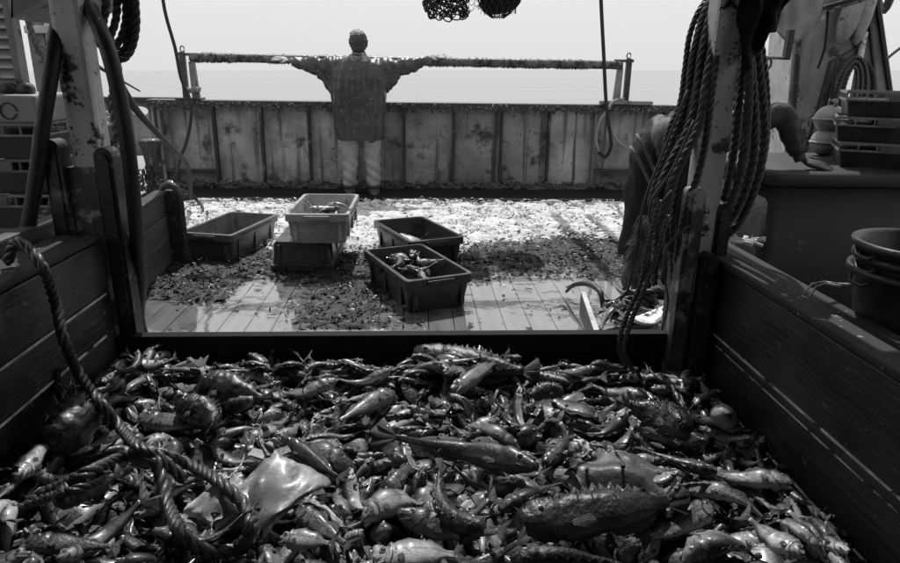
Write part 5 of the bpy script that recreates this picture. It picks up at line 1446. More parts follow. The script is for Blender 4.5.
# light sheet above
A2, B2, C2, D2 = [Vector(p) for p in ((2.138, 4.300, 2.009), (2.508, 4.300, 2.017), (2.495, 4.300, 1.621), (2.228, 4.300, 1.616))]
def sheet2(u, v): 
    b = D2.lerp(C2, u) + Vector((0, 0, -.10 * math.sin(math.pi * u) + .05 * u)); return A2.lerp(B2, u).lerp(b, v)
cloth('canvas', sheet2, cloth_pale, 'pale grey canvas hanging in front of the gallows top', 'canvas', amp=.02, seed=6)
# diagonal stay, top right corner
line('stay', [(3.318, 5.200, 2.095), (3.483, 5.200, 1.825), (3.413, 5.000, 1.954), (3.378, 4.800, 2.106)], .03, 'dark stay crossing the top right corner', rust, 'stay')
rope('rigging_rope', [(4.104, 6.000, 1.422), (4.173, 6.000, 1.524), (4.050, 5.600, 1.654), (3.898, 5.000, 1.950)], .012, 'short slack rope against the sky at the right edge')

# slatted crates standing aft of the tub
for k in range(4):
    c = vented_crate('vented_crate', .60, .42, .17, plastic_rib, plastic_mid, 5)
    place(c, 2.02 + .02 * (k % 2), 4.75, .001 + k * .171, .05 * (k % 3) - .03, ['lowest', 'second lowest', 'third', 'topmost'][k] + ' of the pale ribbed crates stacked left of the tub', group='pale ribbed crates behind the right pen wall')
# boards outside the right pen wall
ob = thing('trough_board', (1.34, 0, 0), 'dark board outside the right pen wall, level with its cap', 'board')
mb = MB(); mb.box((0, .2, .0), (.05, 3.0, .60), .006); mb.build('board', wood_dark, ob)
mb = MB(); mb.box((-.02, .2, .602), (.07, 3.0, .63), .008); mb.build('cap_board', wood_cap, ob)
mb = MB(); rnd = random.Random(44)
for k in range(26):
    c = Vector((1.714, 3.300, 0.526)) + Vector((rnd.gauss(0, .06), rnd.gauss(0, .05), 0)); mb.tube([c, c + Vector((rnd.gauss(0, .05), rnd.gauss(0, .03), rnd.gauss(0, .012)))], .009, 5)
mb.build('tangle', paint_white, None, True, kind='stuff')['label'] = 'pale tangle of twine beyond the right pen wall'
line('wire_loop', [(1.300, 2.052, 0.613), (1.300, 2.055, 0.658), (1.320, 2.056, 0.686), (1.360, 2.056, 0.693), (1.420, 2.071, 0.681), (1.500, 2.125, 0.663)], .004, 'thin wire looping over the outer board, left one', steel_line, 'wire', 'thin wires over the outer board')
line('wire_loop', [(1.300, 2.022, 0.613), (1.300, 2.024, 0.654), (1.320, 2.032, 0.683), (1.360, 2.044, 0.690), (1.420, 2.059, 0.678)], .004, 'thin wire looping over the outer board, right one', steel_line, 'wire', 'thin wires over the outer board')

def basket(x, y, z, label):
    t = thing('basket', (x, y, z), label, 'basket', 'nested baskets by the right pen wall')
    pr = [(.135, 0), (.17, .20), (.185, .30), (.20, .305), (.208, .315), (.206, .328), (.195, .330), (.180, .32), (.165, .20), (.13, .012)]
    v, f = lathe_rings([[(r * math.cos(2 * math.pi * k / 40), r * math.sin(2 * math.pi * k / 40), z_) for k in range(40)] for r, z_ in pr]); obj('shell', v, f, bucket_m, t, True)
    for s in (-1, 1):
        mb = MB(); mb.tube(spline([(s * .195, -.05, .30), (s * .205, -.03, .285), (s * .205, .03, .285), (s * .195, .05, .30)], .02), .006, 6); mb.build('handle', bucket_m, t, True)
for k in range(3): basket(1.565 + .01 * (k % 2), 1.90, .455 + .042 * k, ('lowest', 'middle', 'topmost')[k] + ' rim of the nested black baskets at the right edge')
st = thing('basket_stool', (1.565, 1.90, 0), 'low block under the nested baskets', 'block'); mb = MB(); mb.box((-.16, -.2, 0), (.2, .2, .45), .01); mb.build('block', wood_dark, st)

# fish and board on the deck at the right, just beyond the dividing board
q0, q1 = Vector((0.889, 3.008, 0.100)), Vector((0.973, 3.649, 0.100))
bd = q1 - q0
lb = thing('loose_board', (q0.x, q0.y, .0), 'narrow pale-edged board standing on edge beside the white flatfish', 'board', rz=math.atan2(bd.y, bd.x) )
mb = MB(); mb.box((-.25, -.014, .0), (bd.length, .014, .12), .003); mb.build('board', wood_dark, lb); mb = MB(); mb.box((-.25, -.013, .1205), (bd.length, .013, .127)); mb.build('edge_strip', paint_white, lb)
c = Vector((1.020, 2.837, 0.250))
KINDS['bigsole'] = (.36, .38, .08, 'flat'); MT['bigsole'] = fish_mat('white_flatfish_belly', .95, .95, mott=.1, rough=.3)
hero_fish('bigsole', 1, Matrix.Translation(c) @ Matrix.Rotation(.45, 4, 'Z') @ Matrix.Rotation(math.pi / 2 - .10, 4, 'X'), 'white flatfish lying belly up on the small heap beyond the dividing board', 'flatfish', 'fish beyond the dividing board')
rnd = random.Random(77); heap = []
hl = ['dark fish in the small heap under the white flatfish', 'grey fish in the small heap behind the loose board']
for k in range(26):
    u, w = rnd.random(), rnd.random()
    a = Vector((0.978, 3.155, 0.050)).lerp(Vector((1.294, 3.123, 0.050)), u).lerp(Vector((1.340, 3.718, 0.050)), w * .75)
    o = bpy.data.objects.new('fish', small_fish_mesh(['gurnard', 'bream', 'scad', 'sole'][k % 4], k % 4)); COL.objects.link(o)
    o.matrix_world = Matrix.Translation((a.x, a.y, .03 + .15 * rnd.random())) @ Matrix.Rotation(rnd.uniform(0, 6.3), 4, 'Z') @ Matrix.Rotation(1.4 + rnd.gauss(0, .3), 4, 'X') @ Matrix.Scale(rnd.uniform(1.1, 1.8), 4)
    heap.append(o)
for k, o in enumerate(sorted(heap, key=lambda q: q.location.x)): tag(o, 'small fish in the heap around the white flatfish, %s counted from the left' % ORD[k], 'fish', 'fish beyond the dividing board')
v, f = tube_geo(spline([(0.939, 3.932, 0.030), (0.968, 3.859, 0.100), (1.026, 3.754, 0.140), (1.059, 3.603, 0.140), (1.069, 3.552, 0.060)], .02), lambda t: .008 + .028 * t * (1.15 - t), 8)
tag(obj('curved_tail', v, f, MT['rough'], None, True), 'black curved tail arching over the end of the loose board', 'fish tail')
o.data.uv_layers

# ================================================================ LEFT SIDE: LOUVRE, BOX, CRATES, PORT GALLOWS
lv = thing('louvred_locker', (-1.97, 3.3, 0), 'louvred steel locker at the left edge with a row of slats', 'locker')
def L_(p): return Vector(p) - Vector((-1.97, 3.3, 0))
mb = MB(); a = L_((-1.810, 3.300, 1.229)); mb.box((a.x - .03, -.02, a.z - .02), (a.x, .05, 1.95), .005); mb.box((-.9, -.02, a.z - .05), (a.x, .05, a.z - .022), .005); mb.build('frame', paint_gallows, lv)
for k in range(15):
    z = a.z + .02 + k * .043
    mb = MB(); mb.add(*prism([(-.015, z), (.03, z + .038), (.036, z + .034), (-.009, z - .004)], 'x', -.85, a.x - .032)); mb.build('slat', paint_white, lv)
mb = MB(); mb.box((-.85, .04, a.z), (a.x - .032, .05, 1.95)); mb.build('back_plate', steel_dark, lv)
for k, zz in enumerate((1.135, 1.30)):
    mb = MB(); q = L_((-1.855, 3.200, 1.261)) if k == 0 else L_((-1.777, 3.200, 1.262)); mb.tube([(q.x, -.08, q.z - .02), (q.x, -.03, q.z - .02)], .03, 14); mb.build('knob', rust, lv, True)
a, b = Vector((-2.065, 3.100, 1.223)), Vector((-1.668, 3.100, 1.105))
pb_ = thing('steel_box', ((a.x + b.x) / 2, 3.3, b.z), 'plain pale steel box on top of the left crates', 'box')
mb = MB(); mb.box((a.x - pb_.location.x, -.2, 0), (b.x - pb_.location.x, .25, a.z - b.z), .012); mb.build('case', mat('scratched_pale_box', .2, .34, .5, 4, .2, spots=[(.66, .03, .03, 9)]), pb_)
mb = MB(); mb.tube([(b.x - pb_.location.x - .12 + .035 * math.cos(k * .5), -.205, .05 + .035 * math.sin(k * .5)) for k in range(13)], .003, 5); mb.build('ring', line_m, pb_)
z = b.z - .001
for k in range(4):
    c = vented_crate('stacking_crate', .62, .42, .158, plastic_rib if k != 1 else plastic_mid, plastic_black, 8)
    z -= .16
    place(c, -1.99 + .03 * (k % 2), 3.32, z, .06 * (k % 2), ['uppermost', 'second', 'third', 'lowest in view'][k] + ' of the dark crates stacked under the steel box at the left', group='crates stacked at the left')
cs = thing('crate_plinth', (-2.0, 3.32, 0), 'dark plinth under the left crates', 'block'); mb = MB(); mb.box((-.3, -.2, 0), (.3, .2, z), .01); mb.build('block', plastic_black, cs)
for k in range(5):
    c = vented_crate('vented_crate', .5, .4, .13, plastic_pale, plastic_mid, 5)
    place(c, -2.02 + .012 * k, 3.95, .55 + k * .132 - .13, .1, ['lowest', 'second lowest', 'middle', 'second highest', 'topmost'][k] + ' of the pale crates showing between hose and left post', group='pale crates behind the left post')
pg = thing('port_gallows', (-2.25, 4.9, 0), 'weathered pale gallows frame behind the left post', 'gallows')
def Q_(p): return Vector(p) - Vector((-2.25, 4.9, 0))
for x0, x1, m_ in ((27, 44, paint_gallows), (45, 52, paint_white), (53, 62, paint_gallows), (92, 99, paint_white)):
    a = Q_({27: (-2.601, 4.900, 1.634), 45: (-2.484, 4.900, 1.636), 53: (-2.431, 4.900, 1.637), 92: (-2.274, 4.900, 1.155)}[x0]); b = Q_({27: (-2.490, 4.900, 1.636), 45: (-2.438, 4.900, 1.637), 53: (-2.373, 4.900, 1.638), 92: (-2.213, 4.900, 1.156)}[x0])
    h1 = 2.6 if x0 != 92 else 1.0
    mb = MB(); mb.box((a.x, -.03, 0), (b.x, .03 + .01 * (x0 % 3), h1), .008); mb.build('upright', m_, pg)
mb = MB(); mb.box((Q_((-2.601, 4.900, 1.634)).x, -.06, 1.55), (Q_((-2.346, 4.900, 1.639)).x, -.032, 1.60), .006); mb.build('crossbar', paint_white, pg); mb = MB(); mb.box((Q_((-2.601, 4.900, 1.634)).x, -.06, 1.0), (Q_((-2.136, 4.900, 1.642)).x, -.032, 1.05), .006); mb.build('crossbar', paint_white, pg)
rope('rope', [(-2.488, 4.700, 1.623), (-2.467, 4.700, 1.490), (-2.427, 4.700, 1.393), (-2.422, 4.700, 1.192), (-2.412, 4.700, 0.933)], .02, 'pale rope slung down the port gallows')
# dark canopy corner at the top left
V, F = prism([(-2.02, 1.62), (-1.62, 1.62), (-1.60, 1.68), (-1.95, 2.4), (-2.2, 2.4)], 'y', 2.9, 3.0)
cc = thing('canopy_corner', (-1.515, 2.900, 1.592), 'grey sheet-steel canopy corner at the top left', 'canopy')
o_ = Vector((-1.515, 2.900, 1.592)); q = [Vector(p) - o_ for p in ((-1.550, 2.900, 1.734), (-1.580, 2.900, 1.525), (-1.589, 2.950, 1.521), (-1.428, 2.900, 1.608), (-1.385, 2.900, 1.738))]
v, f = prism([(p_.x, p_.z) for p_ in q], 'y', -.02, .6); obj('plate', v, f, paint_gallows, cc)
# fairlead post and chain lump on the aft left deck
fl = thing('fairlead_post', (-2.700, 7.000, 0.128), 'dark flared fairlead post near the left end of the stern bulwark', 'post')
fl.location.z = 0
v, f = lathe_rings([[(r * math.cos(2 * math.pi * k / 20), r * math.sin(2 * math.pi * k / 20), z_) for k in range(20)] for r, z_ in ((.085, 0), (.075, .3), (.07, .40), (.09, .55), (.11, .60), (.11, .63), (.09, .65))]); obj('post', v, f, rust, fl, True)
mb = MB(); rnd = random.Random(5)
for k in range(40):
    c = Vector((rnd.gauss(0, .06), -.12 + rnd.gauss(0, .03), rnd.uniform(.15, .38))); a = rnd.uniform(0, 3.1)
    mb.tube([c + Vector((.022 * math.cos(q) * math.cos(a), .022 * math.cos(q) * math.sin(a), .03 * math.sin(q))) for q in [i * math.pi / 4 for i in range(9)]], .008, 5)
mb.build('chain', rust, fl, True, kind='stuff')

# ================================================================ THE CATCH
SMALL = [
[12,83,-792,1083,160,-138,17,120],[0,125,-710,1194,132,97,-1,26],[1,83,-422,1112,148,128,-7,3],[3,100,-338,1086,141,127,-1,-110],[10,100,68,1131,88,-309,-2,34],
[3,86,287,1013,93,139,11,268],[3,122,492,1201,83,-125,5,84],[7,106,659,1104,81,90,-16,-65],[13,99,879,1026,76,-214,-12,8],[11,84,-804,1341,128,-136,-17,-313],
[5,134,-653,1295,120,198,-33,-61],[2,94,-581,1368,147,-297,-22,-40],[11,132,-106,1390,118,130,-15,215],[0,134,43,1244,97,125,-6,-266],[2,132,165,1250,93,-110,-2,-2],
[0,127,494,1281,81,-144,-15,-291],[10,126,715,1264,77,-137,-8,-296],[14,126,1121,1416,96,199,18,239],[0,124,-862,1520,178,138,-13,86],[10,94,-687,1483,171,-146,6,175],
[0,86,-344,1575,131,140,-9,135],[6,123,-143,1498,128,-124,-42,-65],[19,102,-45,1573,120,152,4,-220],[8,134,235,1496,122,125,-12,-200],[1,109,505,1602,81,119,16,166],
[11,103,721,1517,105,180,-17,73],[8,103,996,1592,74,203,4,44],[3,106,-854,1752,167,109,-22,-125],[8,83,-619,1743,168,-136,-16,-29],[11,113,-435,1788,161,-201,15,-22],
[11,128,-179,1708,134,-136,12,73],[6,84,-48,1851,110,13,3,-307],[9,92,233,1824,79,-127,-290,12],[4,99,458,1772,63,-101,-18,-65],[16,81,599,1758,88,188,-15,-66],
[2,95,831,1648,110,191,18,-4],[8,111,-912,1938,161,199,10,32],[0,113,-659,1994,151,148,-27,59],[6,114,-387,1954,142,-141,-13,84],[2,96,-203,1946,104,-165,-30,89],
[11,110,-103,1879,104,-121,311,18],[9,97,244,1978,101,194,23,-89],[3,126,351,1869,70,119,12,-166],[7,113,739,1941,133,-4,2,-122],[7,134,838,1934,123,-114,-283,-68],
[15,91,-888,2151,160,112,9,38],[7,97,-731,2192,169,-173,-37,87],[12,88,-468,2198,164,-130,-21,176],[16,118,-181,2139,132,161,6,-58],[0,114,-93,2131,143,-123,-3,77],
[9,85,291,2083,131,9,-36,153],[18,116,468,2137,138,-163,-27,94],[14,91,779,2257,114,-113,-30,44],[0,117,1053,2195,114,188,-5,199],[7,134,-779,1226,137,-104,-285,14],
[2,84,-629,1174,146,209,-13,-206],[11,95,-555,1214,145,-116,-2,-240],[16,88,-22,1064,91,170,-23,-223],[4,87,-84,1159,96,-8,-20,-266],[5,127,190,1076,77,130,-28,-258],
[9,97,377,1107,85,-113,-307,-38],[17,103,748,1080,73,-193,1,-105],[7,96,812,1041,64,200,-4,183],[3,91,-918,1405,160,120,-301,26],[0,85,-757,1360,120,-107,5,-19],
[7,121,-402,1284,165,6,-3,-30],[3,118,-229,1422,132,119,-8,-97],[7,127,68,1306,104,208,-15,61],[1,101,283,1263,94,-176,15,-128],[1,132,408,1368,101,116,4,-191],
[13,119,624,1418,92,136,-2,-194],[9,80,857,1254,86,74,313,-19],[3,82,-930,1431,158,181,-4,21],[7,131,-772,1453,154,-115,-38,173],[1,124,-451,1475,162,-140,10,-22],
[4,86,-247,1578,126,94,-297,7],[7,83,93,1442,109,119,-7,-121],[19,86,287,1610,99,145,-10,-95],[7,126,449,1614,85,-40,-310,-83],[1,101,811,1488,105,-6,-13,-266],
[0,98,894,1616,90,117,-25,-286],[0,94,-894,1812,162,-136,-24,-169],[7,131,-679,1858,154,-8,-15,19],[2,130,-321,1836,133,-117,-29,154],[11,93,-207,1838,108,-205,-2,-36],
[10,110,-79,1755,129,296,-1,86],[5,107,304,1745,71,-22,0,-48],[14,122,388,1825,76,118,18,-179],[1,90,703,1655,113,-217,-10,85],[1,116,991,1646,78,201,-5,26],
[3,128,-866,2000,154,163,7,36],[13,132,-721,1986,154,-191,-6,145],[2,113,-434,2010,156,-202,-6,-203],[9,110,-260,1879,106,124,0,15],[2,102,-5,1896,118,-143,5,258],
[5,115,217,1860,83,45,-39,-309],[7,112,386,1924,90,239,-3,-88],[5,120,622,1970,137,120,-29,26],[11,121,1058,1828,97,121,-314,27],[13,101,-827,2234,148,137,-12,154],
[1,82,-628,2047,157,120,-3,-272],[14,82,-554,2100,170,191,2,75],[3,103,-194,2010,117,-145,6,-260],[12,123,8,2017,146,-106,-17,-268],[0,124,152,2120,152,128,10,-140],
[4,116,383,2194,150,120,-25,162],[10,96,636,2262,141,17,-8,72],[7,130,896,2268,110,113,-16,168],[10,93,-957,1041,192,-119,-29,-311],[0,86,-608,1158,164,168,16,-191],
[7,121,-517,1072,163,-106,-4,229],[2,96,-213,1208,123,-104,-25,140],[0,88,101,1175,85,-141,313,9],[5,97,177,1007,88,146,-29,-291],[10,89,417,1172,80,-138,-19,70],
[3,83,685,1174,64,137,-15,-269],[1,83,844,1178,63,117,-44,206],[8,115,-940,1344,158,131,-30,283],[9,119,-632,1375,134,145,-20,-124],[15,82,-393,1201,157,-7,-18,294],
[1,96,-166,1405,128,202,-2,246],[7,91,-4,1300,103,-11,-5,-221],[1,127,189,1298,96,113,-13,-294],[0,114,379,1205,80,-126,-10,36],[12,82,648,1388,88,176,-21,117],
[16,132,970,1356,94,-150,-2,-80],[13,85,-929,1732,174,130,-37,-146],[2,81,-746,1477,158,-125,48,-150],[10,127,-385,1557,145,-133,-13,-296],[9,92,-250,1605,123,139,-21,24],
[2,80,-3,1572,121,-136,-3,-198],[0,132,353,1475,118,-149,-12,-110],[11,123,478,1674,94,148,6,268],[1,97,631,1573,95,172,-32,60],[11,122,1046,1531,74,-112,-17,-299],
[1,106,-823,1887,144,138,-20,268],[17,125,-778,1704,166,150,-29,-180],[17,135,-480,1724,164,154,0,-122],[4,95,-144,1835,116,-200,1,-41],[15,92,15,1834,118,-155,6,-27],
[7,119,214,1771,90,-144,5,-56],[13,85,463,1650,80,170,54,152],[11,81,602,1675,86,180,-27,59],[3,110,1122,1609,66,-140,8,-109],[9,81,-947,1950,165,-148,-273,28],
[0,120,-782,1925,154,-136,-24,196],[5,115,-508,1932,153,117,-12,-85],[11,92,-140,1999,111,124,-25,78],[1,99,30,1918,127,-37,-297,-16],[3,95,342,1844,102,-86,-2,306],
[6,100,308,1938,86,-178,-52,204],[4,83,509,1815,82,65,-13,235],[1,116,1084,1873,91,136,-29,46],[8,89,-942,2180,170,-108,14,90],[3,110,-700,2095,156,141,-17,-31],
[3,107,-368,2157,153,127,6,-78],[4,103,-154,2188,150,-188,-11,104],[4,125,46,2193,157,-104,-9,-93],[2,99,193,2129,159,-15,-280,-85],[6,100,411,2184,144,-127,-10,-169],
[3,98,761,2193,109,131,9,7],[4,86,998,2072,111,-192,-16,5],[13,101,-822,1350,159,112,-50,100],[2,103,-754,1152,144,-155,-4,-6],[4,90,-408,993,148,179,-3,15],
[13,130,-169,1147,110,156,-23,-225],[0,85,72,1036,92,-118,-31,-230],[1,128,286,1164,82,4,-11,-7],[3,100,487,1154,82,173,5,84],[0,130,697,1220,71,181,-11,3],
[11,89,890,995,76,-128,-19,-8],[3,100,-855,1256,142,-15,20,-2],[10,98,-664,1439,156,-128,50,-226],[0,101,-443,1434,157,-120,0,293],[1,112,-146,1282,118,170,-34,172],
[11,118,-16,1383,112,19,-11,110],[16,131,340,1213,104,109,-294,-34],[2,110,569,1391,93,-163,-32,162],[10,108,746,1300,84,-108,-31,17],[3,94,841,1312,99,-125,-15,-205],
[11,82,-882,1465,160,148,-6,27],[5,103,-622,1439,144,145,-14,-63],[0,83,-332,1496,133,147,4,148],[0,119,-127,1598,128,135,-2,-136],[6,90,46,1542,116,-14,-17,73],
[3,126,136,1587,118,130,-12,90],[3,132,430,1479,105,151,-17,254],[0,104,583,1574,97,296,-19,54],[3,131,942,1585,93,16,-3,44],[9,134,-821,1832,154,142,-24,239],
[0,119,-697,1786,159,110,-17,-12],[7,124,-486,1839,159,10,-17,308],[2,115,-194,1838,137,-84,308,-24],[0,131,78,1735,120,138,4,118],[2,134,316,1796,97,128,-18,-159],
[5,92,396,1694,114,66,-312,-81],[1,126,617,1624,93,180,0,-279],[2,118,964,1680,86,-142,-26,-254],[10,85,-859,2033,176,301,-41,-102],[8,113,-753,1925,148,144,-15,181],
[7,123,-566,2003,171,-188,-33,40],[8,87,-240,1891,133,128,-63,-151],[3,81,-102,1946,110,-149,19,-228],[3,99,252,1894,95,162,-25,30],[3,87,469,1942,106,207,6,-141],
[14,101,507,1839,112,130,-11,-130],[5,119,960,1830,91,127,-27,-258],[2,128,-798,2349,161,-169,-21,-23],[0,92,-768,2191,156,134,-21,105],[4,130,-510,2193,175,121,-21,178],
[5,86,-263,2089,127,128,-1,-50],[6,130,-17,2060,147,0,313,53],[11,92,332,2135,146,-115,-21,178],[2,98,338,1981,102,-148,-32,-34],[4,111,677,2169,127,103,3,-12],
[13,83,951,2182,110,-172,10,-284],[3,103,-824,1181,144,108,21,36],[12,130,-708,1253,129,-197,-30,-37],[10,88,-407,1184,157,70,8,-30],[7,109,-132,1096,125,-96,-271,-74],
[9,97,-27,1149,88,189,-5,9],[7,129,271,1131,85,-6,-15,-71],[6,110,405,1147,101,-86,-27,-287],[1,109,690,1146,71,127,12,36],[8,102,949,1139,72,-125,309,4],
[3,116,-828,1429,156,-148,1,-194],[8,91,-729,1307,126,193,-26,-46],[0,97,-553,1271,143,107,25,265],[9,122,-103,1256,107,114,-1,-121],[0,86,32,1168,108,-49,-10,314],
[8,98,224,1338,99,145,-3,-17],[7,81,440,1295,85,16,-9,47],[2,82,577,1239,76,-14,-304,133],[9,134,895,1226,76,144,-20,-11],[18,107,-910,1534,186,185,-12,100],
[4,109,-700,1440,155,-184,14,-231],[10,94,-425,1582,147,-115,7,21],[1,85,-169,1629,128,176,-45,142],[19,102,-44,1474,120,-146,-27,229],[1,113,152,1492,115,130,-13,-165],
[14,108,401,1619,87,29,-10,237],[12,90,534,1519,90,147,-12,-276],[11,122,999,1559,72,120,8,25],[10,123,-997,1792,179,-4,-1,73],[17,118,-624,1723,177,128,-32,195],
[0,114,-331,1672,146,92,-285,2],[0,111,-215,1812,110,-106,-11,280],[12,96,-77,1871,129,-159,-21,-68],[7,121,345,1816,113,-86,-37,302],[9,121,444,1728,60,146,-20,288],
[12,125,648,1672,104,-99,-34,48],[3,91,1056,1732,92,105,-23,-53],[9,118,-953,1878,171,182,-15,-235],[11,103,-667,1923,152,190,-5,-26],[7,81,-360,1880,132,-118,-27,-274],
[8,106,-142,1909,123,-177,-33,-144],[11,85,-14,1992,129,162,-3,-305],[2,100,163,1896,125,-164,-47,-131],[17,82,430,1817,105,178,-61,-62],[6,121,550,1824,98,-85,-10,-114],
[7,126,966,1880,104,-164,-2,15],[7,113,-904,2177,166,177,-29,-227],[3,127,-759,2128,161,-158,-309,0],[1,108,-503,2064,161,116,-29,-288],[7,80,-168,2047,128,183,-29,-15],
[14,128,-49,2086,147,-68,4,-276],[8,103,234,2060,133,32,17,-128],[19,105,489,2078,136,-163,5,-260],[8,102,706,2135,122,116,5,-33],[16,107,827,2118,104,158,-18,-178],
[9,87,-784,1092,173,106,11,-112],[9,123,-639,1077,161,102,-31,-57],[13,113,-535,1015,160,128,-12,-24],[6,89,-185,1178,132,-312,10,140],[4,120,13,1187,92,-183,-10,35],
[3,94,142,1214,83,165,1,-51],[2,84,485,1153,107,-140,-50,15],[7,132,744,1186,88,160,-14,-7],[3,84,1003,1174,77,-136,5,277],[13,108,-925,1374,172,193,-52,212],
[2,125,-747,1278,133,-108,12,280],[3,94,-563,1330,177,-231,-102,133],[0,100,-253,1306,142,-124,12,-13],[13,111,110,1334,138,116,-14,290],[15,84,286,1394,111,-136,-40,137],
[14,98,455,1294,118,36,-250,38],[14,105,590,1287,81,-182,-7,104],[12,132,891,1357,97,138,-17,121],[5,134,-1045,1427,165,-121,-291,-2],[3,122,-721,1498,177,-55,-6,175],
[6,127,-389,1626,151,-92,-23,26],[6,110,-193,1465,134,-196,-51,-98],[10,102,85,1458,130,-4,-21,-112],[6,94,301,1651,92,-62,-7,225],[18,126,399,1576,103,118,3,-63],
[11,117,733,1600,112,28,-17,43],[5,116,1120,1576,78,141,-21,225],[0,116,-1118,1704,176,117,-8,208],[1,83,-634,1806,165,-218,-6,-21],[1,109,-378,1818,146,151,-54,234],
[7,105,-111,1715,140,165,8,15],[1,111,43,1769,118,125,-23,-225],[17,104,150,1698,118,-127,-19,-286],[10,127,481,1802,88,210,-2,-63],[1,89,543,1748,108,198,-57,184],
[2,123,1114,1728,90,183,-4,240],[3,134,-885,2021,183,-131,17,176],[12,119,-717,1879,161,-19,-29,-280],[3,112,-557,1918,155,184,-10,-71],[0,90,-140,1969,119,157,1,50],
[0,120,-63,1902,134,19,-304,-65],[6,95,195,1997,135,-25,313,-14],[19,120,421,1946,99,-191,-11,205],[12,80,785,1937,123,137,7,-67],[0,130,964,1991,113,181,-13,-117],
[11,108,-845,2334,160,-11,-14,267],[10,95,-760,2087,152,-113,-37,-58],[18,99,-361,2089,153,117,-14,259],[4,93,-258,2094,153,-94,-42,-259],[6,87,-119,1972,150,-142,-41,-66],
[5,96,212,2049,127,114,-69,210],[0,114,439,2178,153,-62,-3,144],[3,97,754,2073,126,119,-9,-8],[7,133,930,2096,115,119,-12,-259],[5,133,-927,1206,173,184,-13,123],
[19,112,-684,1125,171,144,17,95],[11,132,-509,1113,163,-186,-12,-78],[1,104,-245,1152,133,134,-7,227],[0,131,41,1046,98,187,-30,-254],[10,85,219,993,93,-142,-16,10],
[14,121,530,1062,115,-144,-70,-253],[2,134,581,1152,84,-156,-47,-185],[5,118,914,1092,65,127,-9,-257],[14,101,-982,1290,176,189,-242,-9],[8,116,-750,1345,138,154,-5,-22],
[5,91,-511,1371,150,196,-34,-36],[5,127,-100,1189,133,119,-31,42],[13,121,-79,1319,127,134,-37,-278],[0,123,166,1213,112,-187,4,-278],[1,126,516,1232,110,5,-13,276],
[9,126,659,1324,83,200,-30,71],[10,118,963,1252,92,-296,-11,3],[7,87,-868,1418,169,-162,31,-188],[1,107,-585,1622,183,-114,-2,143],[11,113,-429,1511,148,129,0,1],
[4,90,-233,1557,124,120,-301,34],[8,82,32,1554,118,-10,-4,-233],[3,100,208,1606,117,10,2,58],[0,128,455,1504,131,-171,11,77],[1,96,592,1478,104,-189,0,21],
[2,107,1042,1493,83,168,16,23],[13,108,-835,1785,164,213,-8,233],[9,119,-765,1827,176,172,-32,-267],[11,113,-340,1697,147,-116,13,13],[2,120,-234,1782,120,-105,-36,288],
[0,124,43,1634,128,-170,-3,6],[1,128,292,1763,132,128,-21,266],[17,107,464,1755,98,-196,-6,198],[10,96,560,1675,81,-44,-26,76],[0,91,1025,1686,86,-177,13,54],
[14,118,-953,2018,174,-169,-30,-197],[4,124,-632,1973,174,78,-34,217],[4,113,-362,1907,133,129,8,49],[4,90,-262,1914,125,-70,-43,-202],[7,125,-56,1960,136,-14,-4,-5],
[9,124,192,1908,98,206,-21,37],[10,125,382,1862,105,-137,-36,-38],[15,98,822,1732,108,-147,-19,-292],[0,130,1041,2033,111,140,-8,-34],[8,129,-799,2204,156,129,-12,116],
[2,90,-593,2236,182,125,-307,0],[11,81,-405,2077,153,2,-12,266],[5,118,-268,2239,157,136,-22,60],[3,89,-57,2221,149,-2,-23,111],[14,90,305,2039,117,-143,-15,-153],
[9,95,394,1998,130,122,-45,18],[3,95,791,2145,133,96,5,125],[14,87,1018,2171,110,-142,-27,-81],[2,134,-819,1163,178,-14,-22,137],[18,115,-726,1092,157,-167,-19,-85],
[4,99,-495,1152,165,172,-282,-2],[2,127,-145,1003,123,-198,-9,0],[3,88,139,1096,91,-116,-16,7],[18,128,334,1058,124,-137,-34,112],[4,85,549,1190,88,-209,-3,-174],
[3,105,750,1134,69,151,12,50],[2,82,944,1064,75,-143,-19,24],[8,124,-923,1306,158,-144,15,-27],[11,95,-802,1273,160,114,18,169],[1,124,-606,1447,196,-194,-37,-82],
[16,114,-241,1402,156,-29,-32,-105],[10,123,64,1420,118,-132,-51,201],[18,120,266,1374,118,-100,22,-25],[10,115,444,1329,99,104,-274,73],[16,105,632,1274,93,-36,1,49],
[11,129,1048,1421,93,-15,-13,-64],[3,132,-1032,1401,174,-117,-7,-289],[0,120,-766,1436,175,145,24,-183],[8,109,-334,1354,164,159,-13,111],[7,128,-220,1642,153,-70,-15,-236],
[17,83,57,1595,132,-242,-13,23],[5,84,212,1539,116,193,-23,134],[1,93,455,1642,110,128,-18,3],[11,115,629,1448,118,125,-6,-219],[19,85,1073,1502,96,126,-19,-82],
[2,111,-882,1681,183,-117,-6,153],[9,121,-691,1824,158,79,-24,-277],[12,134,-338,1832,171,131,-10,-230],[4,122,-246,1673,132,105,-16,-228],[1,109,81,1796,138,53,-8,-205],
[0,130,314,1714,134,123,18,-56],[8,94,380,1787,104,261,61,-39],[11,89,600,1679,108,153,0,-230],[10,129,910,1686,98,-10,-21,-295],[3,82,-916,2002,169,151,-27,-169],
[12,116,-759,1901,166,-137,-4,20],[2,119,-384,1893,161,-200,-44,39],[1,133,-205,1944,132,210,-30,-55],[12,101,68,1889,128,-141,-44,125],[10,118,218,1958,119,-112,3,295],
[3,104,369,1913,116,-89,30,229],[0,124,761,1785,117,124,-12,-275],[12,116,1025,1940,96,148,-8,24],[9,112,-850,2230,161,163,-42,-87],[8,120,-594,2119,178,-85,-16,-272],
[1,96,-376,2253,166,116,-8,-216],[1,115,-126,2173,142,117,-26,-190],[11,86,-38,2128,139,152,2,-264],[4,104,267,2235,169,-131,-20,-289],[16,92,373,2034,117,162,16,-279],
